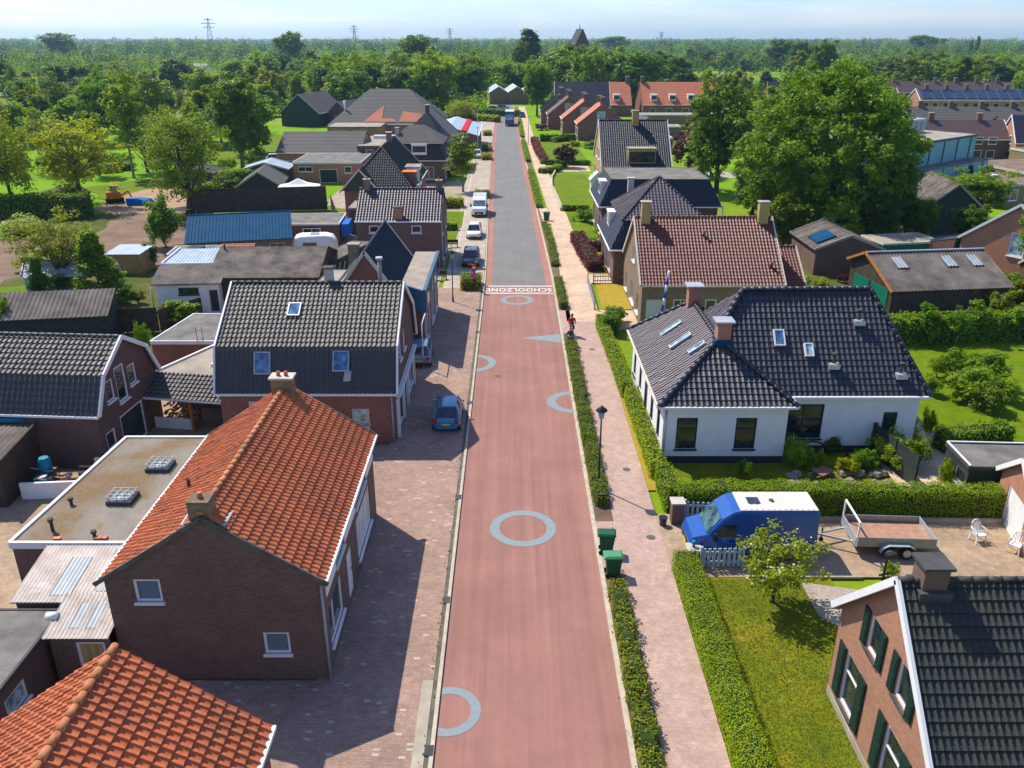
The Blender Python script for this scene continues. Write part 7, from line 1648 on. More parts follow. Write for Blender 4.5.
van('white van parked in the bay with its front to the camera', -4.35, 112, -math.pi / 2, 'paint_white', L=5.3, W=2.0, Hh=2.35, roof='paint_white')
car('bright blue hatchback parked in the shade, seen from behind', -3.95, 46.6, math.pi / 2, 'paint_lightblue', L=3.75, W=1.65, hood=.22)
car('silver blue car half hidden behind the kinked roof house', -6.75, 57.2, math.pi / 2 + .05, 'paint_greyblue', L=3.9, W=1.7)
car('black car parked behind the warning sign planter', -4.3, 85.5, -math.pi / 2, 'paint_black', L=4.3, W=1.78); car('white hatchback parked in front of the white van', -4.5, 98.3, -math.pi / 2, 'paint_white', L=4.0, W=1.72, Hh=1.5)
for x, y, r, p, lab in ((-6.9, 169, -1.57, 'paint_white', 'white car in the far parking bay beside the planter hedges'), (-12.3, 262, .4, 'paint_white', 'white car parked at the far end of the street, left of the road'), (-8.8, 200, -1.4, 'paint_silver', 'silver car far back in the parking bays near the pale pavilion'),
                        (2.8, 259, -1.3, 'paint_black', 'dark car at the road end right of the truck'), (-38.5, 128, .4, 'paint_navy', 'dark blue car beside the white party tent'), (-6, 283, 0, 'paint_navy', 'dark car outside the garden centre'), (-3, 290, .1, 'paint_silver', 'silver car outside the garden centre'), (-45, 163, .2, 'paint_white', 'white car behind the long grey workshop roof'), (-40.5, 166, .1, 'paint_silver', 'silver car behind the long grey workshop roof')):
    car(lab, x, y, r, p, L=4.2)
# truck
t = empty('truck', (-.6, 236, .02), -math.pi / 2 - .02, 'truck with pale box roof and dark cab driving away down the far road', 'truck')
mb = MB(); mb.box(-4.2, 2.2, -1.2, 1.2, .9, 3.6); mb.build('cargo_box', 'paint_navy', t); mb = MB(); mb.box(-4.22, 2.22, -1.22, 1.22, 3.6, 3.68); mb.build('box_roof', 'paint_white', t)
mb = MB(); mb.loft([[(x, -1.15, .5), (x, -1.15, z), (x, 1.15, z), (x, 1.15, .5)] for x, z in ((2.4, 2.9), (3.2, 2.95), (4.1, 2.3), (4.3, 1.6), (4.35, .6))], sm=False); mb.build('cab', 'paint_navy', t)
mb = MB(); mb.hexa([(4.12, -1, 2.28), (4.12, 1, 2.28), (4.3, 1, 1.65), (4.3, -1, 1.65), (4.17, -1, 2.3), (4.17, 1, 2.3), (4.36, 1, 1.67), (4.36, -1, 1.67)]); mb.build('windscreen', 'glass_pale', t)
for s in (-1, 1):
    for x in (-3, 3.3): wheel(t, x, s * 1.0, .48, .3, s)
# trailer
t = empty('flatbed_trailer', (15.75, 33.0, .08), R(-3), 'open twin axle trailer with white front frame beside the blue van', 'trailer')
mb = MB(); mb.box(0, 3.5, -.95, .95, .58, .66); mb.build('bed', 'ply_floor', t)
mb = MB(); mb.box(-.03, 3.53, -1.0, -.95, .5, .98); mb.build('side_board', 'grey_metal', t); mb = MB(); mb.box(-.03, 3.53, .95, 1.0, .5, .98); mb.build('side_board', 'grey_metal', t)
mb = MB(); mb.box(-.06, -.01, -1.0, 1.0, .5, .98); mb.build('end_board', 'galvanised', t); mb = MB(); mb.box(3.5, 3.55, -1.0, 1.0, .5, .98); mb.build('end_board', 'galvanised', t)
mb = MB(); mb.bar((0, -1.0, .5), (0, -1.0, 1.75), .07, .07); mb.bar((0, 1.0, .5), (0, 1.0, 1.75), .07, .07); mb.bar((0, -1.04, 1.75), (0, 1.04, 1.75), .07, .07); mb.build('front_frame', 'plastic_white', t)
mb = MB(); mb.bar((0, -.6, .5), (-1.5, 0, .5), .08, .08); mb.bar((0, .6, .5), (-1.5, 0, .5), .08, .08); mb.bar((-1.4, 0, .5), (-2.0, 0, .52), .1, .1); mb.build('drawbar', 'galvanised', t)
mb = MB(); mb.tube([(-1.2, .12, .1), (-1.2, .12, .75)], .04, 8); mb.tube([(-1.2, .08, .12), (-1.2, .16, .12)], .11, 10); mb.build('jockey_wheel', 'black_metal', t)
for s in (-1, 1):
    for x in (1.45, 2.25): wheel(t, x, s * 1.12, .3, .18, s)
    mb = MB(); pts = [(1.05, .35), (1.15, .6), (1.4, .72), (2.3, .72), (2.55, .6), (2.65, .35)]
    for (a, z0), (c, z1) in zip(pts, pts[1:]): mb.hexa([(a, s * 1.0, z0 - .03), (c, s * 1.0, z1 - .03), (c, s * 1.26, z1 - .03), (a, s * 1.26, z0 - .03), (a, s * 1.0, z0), (c, s * 1.0, z1), (c, s * 1.26, z1), (a, s * 1.26, z0)])
    mb.build('mudguard', 'trim_grey', t)
    mb = MB(); mb.box(3.5, 3.58, s * .85 - .08, s * .85 + .08, .48, .58); mb.build('tail_light', 'red_lens', t)
# caravan, tent
t = empty('caravan', (-23.6, 88.0, .05), R(8), 'white caravan roof showing between the grey annexes', 'caravan')
mb = MB(); mb.loft([[(x, -1.05, .5), (x, -1.1, z * .6), (x, -1.0, z - .1), (x, -.8, z), (x, .8, z), (x, 1.0, z - .1), (x, 1.1, z * .6), (x, 1.05, .5)] for x, z in ((0, 1.9), (.3, 2.3), (1, 2.5), (3.6, 2.5), (4.3, 2.3), (4.7, 1.7))], sm=True); mb.build('body', 'plastic_white', t)
mb = MB(); mb.box(2, 2.9, -.4, .3, 2.49, 2.6); mb.build('roof_hatch', 'panel_clear', t); mb = MB(); mb.box(1.2, 2.6, -1.13, -1.09, 1.2, 1.8); mb.build('window', 'glass', t)
for s in (-1, 1): wheel(t, 2.2, s * .95, .32, .2, s)
t = empty('party_tent', (-33.2, 117.8, .05), R(6), 'white pop-up party tent on the garden terrace', 'tent')
mb = MB(); c = (2.9, 2.0, 3.5)
q = [(0, 0, 2.3), (5.8, 0, 2.3), (5.8, 4, 2.3), (0, 4, 2.3)]; m2 = [(1.6, 1.1, 2.75), (4.2, 1.1, 2.75), (4.2, 2.9, 2.75), (1.6, 2.9, 2.75)]
for i in range(4):
    j = (i + 1) % 4; mb.face([q[i], q[j], m2[j], m2[i]]); mb.face([m2[i], m2[j], c]); mb.face([(q[i][0], q[i][1], 2.05), (q[j][0], q[j][1], 2.05), q[j], q[i]])
mb.build('canopy', 'canvas_white', t)
for x in (.05, 5.75):
    for y in (.05, 3.95): mb = MB(); mb.bar((x, y, 0), (x, y, 2.2), .06, .06); mb.build('pole', 'plastic_white', t)

# ------------------------------------------------------------------ street furniture
def lamp(label, x, y, h=4.6, big=True):
    t = empty('street_lamp', (x, y, .08), 0, label, 'street lamp', 'lantern street lamps')
    mb = MB(); mb.tube([(0, 0, 0), (0, 0, .5), (0, 0, .55), (0, 0, h - .6)], [.09, .08, .055, .04], 10); mb.build('pole', 'black_metal', t)
    mb = MB(); mb.tube([(0, 0, h - .62), (0, 0, h - .5), (0, 0, h - .12)], [.06, .13, .2], 12); mb.build('lantern', 'glass_pale', t)
    mb = MB(); mb.tube([(0, 0, h - .12), (0, 0, h - .08), (0, 0, h + .06), (0, 0, h + .16)], [.3, .29, .12, .04], 16); mb.build('lamp_hood', 'black_metal', t)
lamp('black lantern lamp post standing in the long roadside hedge', 4.55, 38.2); lamp('black lantern lamp post on the left pavement before the planter', -5.3, 71.5)
def slim(label, x, y, h=6):
    t = empty('lamp_post', (x, y, .05), 0, label, 'lamp post', 'slim far lamp posts'); mb = MB(); mb.tube([(0, 0, 0), (0, 0, h)], [.08, .05], 8); mb.build('pole', 'galvanised', t); mb = MB(); mb.tube([(0, 0, h), (0, 0, h + .2)], [.25, .1], 10); mb.build('lamp_head', 'grey_metal', t)
slim('slim grey lamp post left of the road beside the white party parking', -6.6, 165); slim('slim grey lamp post on the far right footpath', 3.6, 190); slim('slim grey lamp post by the far pale pavilion', -8.2, 205)
def wbin(label, x, y, rz=0, lid='bin_lid', group='green wheelie bins'):
    t = empty('wheelie_bin', (x, y, .09), rz, label, 'wheelie bin', group)
    mb = MB(); mb.loft([[(-a, -c, z), (a, -c, z), (a, c, z), (-a, c, z)] for a, c, z in ((.22, .26, .06), (.29, .36, .98))], sm=False); mb.build('bin_body', 'bin_green', t)
    mb = MB(); mb.loft([[(-a, -c - .03, z), (a, -c - .03, z), (a, c + .06, z), (-a, c + .06, z)] for a, c, z in ((.31, .38, .98), (.31, .38, 1.03), (.24, .3, 1.1))], sm=False); mb.build('bin_lid', lid, t)
    mb = MB(); mb.tube([(-.22, .42, .95), (.22, .42, .95)], .025, 8); mb.build('handle', 'black_metal', t)
    for s in (-1, 1): mb = MB(); mb.tube([(s * .24 - .03, .26, .1), (s * .24 + .03, .26, .1)], .1, 12); mb.build('wheel', 'rubber', t)
wbin('green wheelie bin with darker lid, the further of the kerbside pair', 4.35, 32.3, 1.5, 'bin_green'); wbin('green wheelie bin with light green lid, nearest of the kerbside pair', 4.45, 30.55, 1.6); wbin('lone green wheelie bin beyond the roadside hedges', 4.5, 107.5, 1.2, 'bin_green')
# sign cluster
t = empty('warning_sign', (-3.55, 75.3, .08), 0, 'red and purple figure shaped school warning sign standing in the planter', 'sign')
mb = MB(); mb.tube([(0, 0, 0), (0, 0, 2.0)], .07, 8); mb.build('pole', 'blue_paint', t); mb = MB(); mb.loft([[(-.18, -.08, z), (.18, -.08, z), (.18, .08, z), (-.18, .08, z)] for z in (1.0, 1.7)], sm=False); mb.build('torso', 'pink_paint', t)
mb = MB(); mb.tube([(0, -.05, 2.2), (0, .05, 2.2)], .27, 18); mb.build('sign_disc', 'red_paint', t); mb = MB(); mb.tube([(0, -.09, 2.2), (0, -.052, 2.2)], .13, 14); mb.build('sign_face', 'plastic_white', t); mb = MB(); mb.box(-.3, .3, -.06, .06, .6, .85); mb.build('orange_board', 'orange_paint', t); mb = MB(); mb.tube([(0, 0, 1.65), (0, 0, 1.95)], .11, 10); mb.build('neck_band', 'blue_paint', t)
t = empty('flagpole', (11.9, 63.7, .05), 0, 'leaning striped flagpole in front of the wine red roof house', 'flagpole')
mb = MB()
for k in range(9): mb.tube([(k * .055, 0, k * .55), ((k + 1) * .055, 0, (k + 1) * .55)], .1, 8, m=k % 2)
mb.build('pole', ['plastic_white', 'blue_paint'], t)
# gates, fences and walls
def slat_gate(label, a, b, h, mat, n, name='slatted_gate', post=True, w=.09, lean=0, zb=.1):
    t = empty(name, (a[0], a[1], .05), math.atan2(b[1] - a[1], b[0] - a[0]), label, 'fence' if 'fence' in name else 'gate'); L = math.hypot(b[0] - a[0], b[1] - a[1])
    mb = MB()
    for k in range(n): x = (k + .5) * L / n; mb.box(x - w / 2, x + w / 2, -.02, .02, zb, h - .12 * abs(math.sin(k * math.pi / (n - 1))) * 0)
    mb.build('slats', mat, t); mb = MB(); mb.box(0, L, .02, .06, h * .25, h * .35); mb.box(0, L, .02, .06, h * .72, h * .82); mb.build('rail', mat, t)
    if post:
        for x in (-.08, L): mb = MB(); mb.box(x, x + .1, -.05, .06, 0, h + .1); mb.build('post', mat, t)
slat_gate('low blue grey slatted gate between pillar and lawn, front of the blossom tree', (8.45, 31.05), (10.25, 31.1), 1.05, 'slat_blue', 8, w=.14)
slat_gate('white slatted gate against the hedge behind the blue van', (8.5, 35.1), (10.4, 34.9), 1.05, 'slat_blue', 8, w=.12)
for x, y, lab in ((8.05, 34.9, 'square brick gate pillar at the hedge corner near the blue van'), (8.15, 31.45, 'square brick gate pillar with stone ball at the end of the bright hedge')):
    t = empty('gate_pillar', (x, y, .05), 0, lab, 'pillar', 'gate pillars'); mb = MB(); mb.box(-.28, .28, -.28, .28, 0, 1.15 if y > 33 else .8); mb.build('pillar', 'brick_brown', t)
    z = 1.15 if y > 33 else .8; mb = MB(); mb.box(-.34, .34, -.34, .34, z, z + .08); mb.build('cap', 'concrete_pale', t)
    if y < 33: mb = MB(); mb.tube([(0, 0, z + .08), (0, 0, z + .2), (0, 0, z + .3), (0, 0, z + .42)], [.08, .05, .14, .05], 12); mb.build('ball', 'tarp_teal', t)
t = empty('plant_pot', (7.35, 34.6, .09), 0, 'black bucket at the footpath edge beside the brick pillar', 'bucket'); mb = MB(); mb.tube([(0, 0, 0), (0, 0, .4)], [.15, .2], 14); mb.build('bucket_body', 'felt_dark', t); mb = MB(); mb.tube([(0, 0, .4), (0, 0, .43)], [.22, .22], 14); mb.build('bucket_rim', 'black_metal', t)
slat_gate('thin metal garden gate and railing before the dry lawn', (7.2, 69.2), (7.3, 77.5), .9, 'trim_grey', 22, 'railing_fence', w=.05)
slat_gate('thin railing across the near side of the dry square lawn', (7.9, 77.7), (11, 77.9), .9, 'trim_grey', 12, 'railing_fence', w=.05)
def fence(label, pts, h, mat='wood_fence', posts=2.0, z=.0, gapn=5, group=None):
    a, b = pts; L = math.hypot(b[0] - a[0], b[1] - a[1]); t = empty('wooden_fence', (a[0], a[1], z), math.atan2(b[1] - a[1], b[0] - a[0]), label, 'fence', group)
    n = int(h / .2); mb = MB()
    for k in range(n): mb.box(0, L, -.015, .015, .08 + k * .2, .08 + k * .2 + .196)
    mb.build('boards', mat, t)
    for k in range(int(L / posts) + 1): mb = MB(); mb.box(k * posts - .05, k * posts + .05, -.06, .05, 0, h + .08); mb.build('post', mat, t)
fence('tall dark wooden fence in front of the willow', [(-43, 112), (-25.5, 115)], 3.2, posts=2.5); fence('horizontal board fence between the corrugated shed and small garage', [(-37, 62.8), (-28.5, 63.5)], 2.0); fence('dark fence running left behind the gambrel house roof', [(-44, 60.0), (-37.2, 62.6)], 1.6)
fence('dark slatted fence panel between the white house and its garden', [(20.3, 44.2), (21.2, 38.2)], 1.9, 'shed_dark', gapn=3); fence('low fence under the boarded shed on the right', [(32, 61.9), (45, 64.3)], 1.0, 'wood_fence'); fence('low dark fence next to the white outbuilding', [(-28.4, 63.6), (-26.2, 67)], 1.8)
fence('garden fence beside the rear of the black roofed houses', [(-25, 115.2), (-22.5, 106)], 1.9)
def lowwall(label, pts, h, mat='concrete_pale', w=.2, name='low_wall', cat='wall'):
    mb = MB()
    for a, b in zip(pts, pts[1:]): mb.bar((a[0], a[1], h / 2 + .03), (b[0], b[1], h / 2 + .03), w, h)
    return tag(mb.build(name, mat), label, cat)
lowwall('pale curved wall around the front lawn of the flat mansard house', [(6.7, 114), (6.5, 124), (6.3, 133), (6.7, 142), (7.6, 149)], .5)
lowwall('pale low wall along the driveway beneath the long hedge', [(10.6, 35.1), (24.3, 34.8)], .25, 'concrete', .15); lowwall('white walls at the end of the left front garden', [(-10.5, 102.6), (-6.6, 102.6)], .35); lowwall('kerb edging of the nearest lawn by the driveway', [(10.3, 30.4), (15.4, 30.35)], .1, 'concrete', .12)
t = lowwall('long white panel lying in front of the timber heap in the yard', [(-25.2, 37.1), (-21.6, 37.4)], .95, 'render_white', .14, 'site_panel', 'panel')
# skip debris
rr = random.Random(9); mb = MB()
for k in range(46):
    x = rr.uniform(-24.8, -21.6); y = rr.uniform(37.5, 39.0); z = .2 + rr.random() * .9; a = rr.uniform(0, 3.1); l = rr.uniform(.4, 1.3)
    mb.bar((x, y, z), (x + math.cos(a) * l, y + math.sin(a) * l * .6, z + rr.uniform(-.15, .2)), rr.uniform(.06, .35), .04, m=k % 4)
tag(mb.build('timber_heap', ['wood_pale', 'felt_dark', 'wood_cream', 'ply_floor']), 'heap of scrap timber and rubbish behind the long white panel', 'scrap', kind='stuff')
for x, y, z, lab in ((-24.6, 38.6, 1.2, 'blue plastic drum, upper one, behind the timber heap'), (-24.5, 37.9, .5, 'blue plastic drum standing at the left end of the white panel')):
    t = empty('plastic_drum', (x, y, z - .45), 0, lab, 'drum', 'blue plastic drums'); mb = MB(); mb.tube([(0, 0, 0), (0, 0, .05), (0, 0, .4), (0, 0, .8), (0, 0, .88)], [.26, .3, .33, .3, .24], 14); mb.build('drum_body', 'tarp_teal', t); mb = MB(); mb.tube([(0, 0, .86), (0, 0, .92)], .24, 14); mb.build('lid', 'tarp_teal', t)
mb = MB(); mb.box(-22.3, -21.5, 39.2, 39.35, .06, 1.3); tag(mb.build('boards', 'wood_cream'), 'pale cabinet door leaning below the window of the gambrel house', 'board')
# garden chairs
def chair(label, x, y, rz):
    t = empty('garden_chair', (x, y, .08), rz, label, 'chair', 'white plastic garden chairs')
    mb = MB(); mb.box(-.24, .24, -.24, .22, .4, .44); mb.build('seat', 'plastic_white', t)
    mb = MB(); pts = [(.26 * math.cos(a), .24 + .12 * (math.sin(a)), .62 + .36 * math.sin(a)) for a in [math.pi * k / 12 for k in range(13)]]
    mb.tube([(.25, .22, .42)] + pts + [(-.25, .22, .42)], .025, 6)
    for k in range(-2, 3): mb.bar((k * .08, .22, .44), (k * .085, .33 - abs(k) * .01, .94 - abs(k) * .05), .045, .02)
    mb.build('backrest', 'plastic_white', t)
    for s in (-1, 1):
        mb = MB(); mb.tube([(s * .27, -.22, .42), (s * .29, -.2, .64), (s * .29, .2, .66), (s * .26, .26, .68)], .028, 6); mb.build('armrest', 'plastic_white', t)
        for yy in (-.2, .2): mb = MB(); mb.bar((s * .22, yy, .42), (s * .27, yy * 1.25, 0), .05, .05); mb.build('leg', 'plastic_white', t)
chair('white plastic garden chair standing alone, furthest of the three', 21.95, 33.2, .2); chair('white plastic garden chair in front of the white garage door', 23.2, 32.3, -.9); chair('white plastic garden chair cut by the right edge, nearest the black roof', 23.4, 30.9, -2.0)
# garden things by the chimney: pump and plant stand
t = empty('garden_ornament', (16.1, 29.9, .08), .4, 'dark metal garden ornament with a curved arm beside the trailer wheels', 'ornament')
mb = MB(); mb.tube([(0, 0, 0), (0, 0, 1.1), (.15, 0, 1.35), (.45, 0, 1.4)], .05, 8); mb.build('stem', 'black_metal', t); mb = MB(); mb.box(-.1, .45, -.1, .12, 1.3, 1.5); mb.build('head_box', 'black_metal', t); mb = MB(); mb.tube([(-.25, 0, .5), (.3, 0, .45)], .05, 6); mb.build('arm', 'black_metal', t)
# bicycle rack arcs and stone heap in the white house garden
for k, (x, y, r) in enumerate(((16.9, 41.6, .8), (18.0, 41.5, .75))):
    mb = MB(); mb.tube([(x + r * math.cos(a) * 1.1, y - .1 * k, .3 + r * math.sin(a)) for a in [math.pi * q / 14 for q in range(15)]], .05, 8); tag(mb.build('hoop', 'black_metal'), ('left black hoop leaning on the white wall by the lime shrubs', 'right black hoop leaning on the white wall next to the narrow door')[k], 'hoop', 'black hoops')
mb = MB(); rr = random.Random(4)
for k in range(46):
    x = rr.uniform(14.8, 20.4); y = rr.uniform(38.3, 40.2) ; s = rr.uniform(.12, .34); z = .06 + s * .4
    if 16.6 < x < 17.3: continue
    ring_ = []
    for zz, q in ((-.5, .7), (0, 1), (.5, .6)): ring_.append([(x + s * q * math.cos(a + k) * rr.uniform(.8, 1.2), y + s * q * math.sin(a + k), z + s * zz) for a in [math.pi * j / 3 for j in range(6)]])
    mb.loft(ring_, sm=False)
tag(mb.build('rockery_stones', 'rock'), 'scattered rockery stones along the lime shrubs of the white house garden', 'rocks', kind='stuff')
t = empty('wheelbarrow', (16.7, 39.2, .06), .6, 'reddish wheelbarrow lying between the rockery stones', 'wheelbarrow'); mb = MB(); mb.loft([[(-.3, -.22, .2), (.3, -.22, .2), (.3, .22, .2), (-.3, .22, .2)], [(-.5, -.35, .5), (.5, -.35, .5), (.5, .35, .5), (-.5, .35, .5)]], sm=False); mb.build('tray', 'brick_red', t); mb = MB(); mb.tube([(.5, -.05, .2), (.5, .05, .2)], .2, 12); mb.build('wheel', 'rubber', t)
for s in (-1, 1): mb = MB(); mb.bar((.5, s * .1, .2), (-.9, s * .28, .5), .04, .04); mb.build('handle', 'wood_pale', t)
for x, y, k in ((22.4, 46.0, 0), (23.0, 45.0, 1), (23.7, 44.4, 2)):
    t = empty('plant_pot', (x, y, .08), 0, ('square dark planter on the terrace, furthest from the camera', 'round dark bowl on the terrace, middle of three pots', 'round dark bowl on the terrace, nearest the shrubs')[k], 'planter', 'terrace pots'); mb = MB(); mb.tube([(0, 0, 0), (0, 0, .35), (0, 0, .4)], [.25, .4, .42], 16); mb.build('pot_body', 'felt_dark', t); mb = MB(); mb.tube([(0, 0, .36), (0, 0, .41)], .36, 14); mb.build('soil_fill', 'soil', t)
t = empty('garden_screen', (31.6, 70.6, .05), -.2, 'small white garden screen beside the mossy garage', 'screen'); mb = MB(); mb.box(0, 1.9, -.03, .03, .1, 1.6); mb.build('screen_panel', 'canvas_white', t); mb = MB()
for x in (0, .95, 1.85): mb.box(x, x + .06, -.06, .06, 0, 1.65)
mb.build('screen_frame', 'galvanised', t)
T('shrub', 846, 283, 12, 'small shrub with bright pink flowers in the garden behind the black roof', 14) if False else None
x, y = P(843, 283); tree('shrub_red', x, y, 1.0, 'small shrub with bright pink flowers in the garden behind the black roof', name='shrub', cat='shrub')
# toy digger, garden rubbish
t = empty('mini_digger', (-57.3, 120.5, .06), .4, 'orange and blue covered mini digger on the sandy garden yard', 'digger')
mb = MB(); mb.box(-1.2, 1.2, -.7, .7, .1, .6); mb.build('tracks', 'rubber', t); mb = MB(); mb.box(-1.0, .9, -.7, .7, .6, 1.5); mb.build('engine_body', 'orange_paint', t); mb = MB(); mb.box(-.4, .5, -.5, .5, 1.5, 2.3); mb.build('cab', 'glass_pale', t); mb = MB(); mb.box(-.5, .6, -.6, .6, 2.3, 2.4); mb.build('cab_roof', 'orange_paint', t); mb = MB(); mb.bar((.9, 0, .9), (1.9, 0, 1.5), .2, .25); mb.bar((1.9, 0, 1.5), (2.3, 0, .4), .18, .2); mb.build('boom', 'orange_paint', t)
mb = MB(); mb.loft([[(-54.6 + a, 118 + c, z) for a, c in ((0, 0), (3 * s, .1), (3.1 * s, 2.6 * s), (.2, 2.7 * s))] for s, z in ((1, .06), (.85, .7), (.5, 1.0))], sm=False); tag(mb.build('tarpaulin', 'tarp_blue'), 'crumpled bright blue tarpaulin beside the mini digger', 'tarpaulin')
t = empty('trampoline', (-44, 112, .05), 0, 'round dark trampoline like pool near the sandy garden', 'trampoline') ; mb = MB(); mb.tube([(0, 0, .7), (0, 0, .75)], 1.5, 20); mb.build('mat', 'black_metal', t)
for k in range(4): mb = MB(); mb.bar((1.4 * math.cos(k * 1.57), 1.4 * math.sin(k * 1.57), 0), (1.4 * math.cos(k * 1.57), 1.4 * math.sin(k * 1.57), .7), .06, .06); mb.build('leg', 'galvanised', t)
t = empty('closed_parasol', (-37.2, 76.3, .05), 0, 'closed grey blue parasol in the garden beside the cone shaped tree', 'parasol'); mb = MB(); mb.tube([(0, 0, 0), (0, 0, 2.5)], .04, 8); mb.build('pole', 'galvanised', t); mb = MB(); mb.tube([(0, 0, 1.0), (0, 0, 1.3), (0, 0, 2.2), (0, 0, 2.5)], [.2, .28, .2, .05], 10); mb.build('folded_cover', 'trim_grey', t)
# long bench like planter left of the white car
for x, y, lab in ((-7.9, 92.5, 'brown wooden bench box in the front garden beside the black car'), (-8.2, 79, 'thin wooden frame on the left pavement')):
    t = empty('wooden_bench', (x, y, .08), 0, lab, 'bench'); mb = MB(); mb.box(0, 1.8, -.25, .25, .4, .46); mb.build('seat', 'wood_fence', t); mb = MB(); mb.box(0, 1.8, .22, .28, .5, .85); mb.build('backrest', 'wood_fence', t)
    for k in (0, 1.7): mb = MB(); mb.box(k, k + .08, -.22, .22, 0, .4); mb.build('leg', 'wood_fence', t)

for k, (x, y, lab) in enumerate(((6.3, 40.2, 'small square cover in the footpath beside the lamp post'), (6.1, 59.2, 'small round cover in the footpath near the cyclists'), (-1.0, 75.0 - 21, 'round cover in the red road below the left half ring'), (6.6, 33.5, 'square cover in the footpath beside the bins'))):
    mb = MB(); mb.tube([(x, y, .0), (x, y, ZP + .008 if x > 0 else .012)], .22, 16); o = tag(mb.build('manhole_cover', 'gutter_dark'), lab, 'manhole cover')
for k, y in enumerate((20.5, 28.5, 37, 49, 63)):
    mb = MB(); mb.box(-2.92, -2.62, y, y + .45, .02, .112); tag(mb.build('drain_grate', 'felt_dark'), ('nearest drain grate in the left kerb', 'drain grate in the left kerb beside the orange roof house', 'drain grate in the left kerb across from the full ring', 'drain grate in the left kerb just past the blue hatchback', 'furthest drain grate in the left kerb before the planter')[k], 'drain')
rr = random.Random(12); mb = MB()
for k in range(170):
    y = rr.uniform(18, 75); x = -2.95 + rr.gauss(0, .05) if rr.random() < .6 else rr.choice((3.85, 4.95)) + rr.gauss(0, .06); s = rr.uniform(.015, .045)
    mb.face([(x - s, y - s, .115), (x + s, y - s * .4, .118), (x + s * .6, y + s, .14), (x - s * .8, y + s, .116)])
tag(mb.build('weeds', 'leaf_olive'), 'small weeds growing in the gutter joints along the road', 'weeds', kind='stuff')

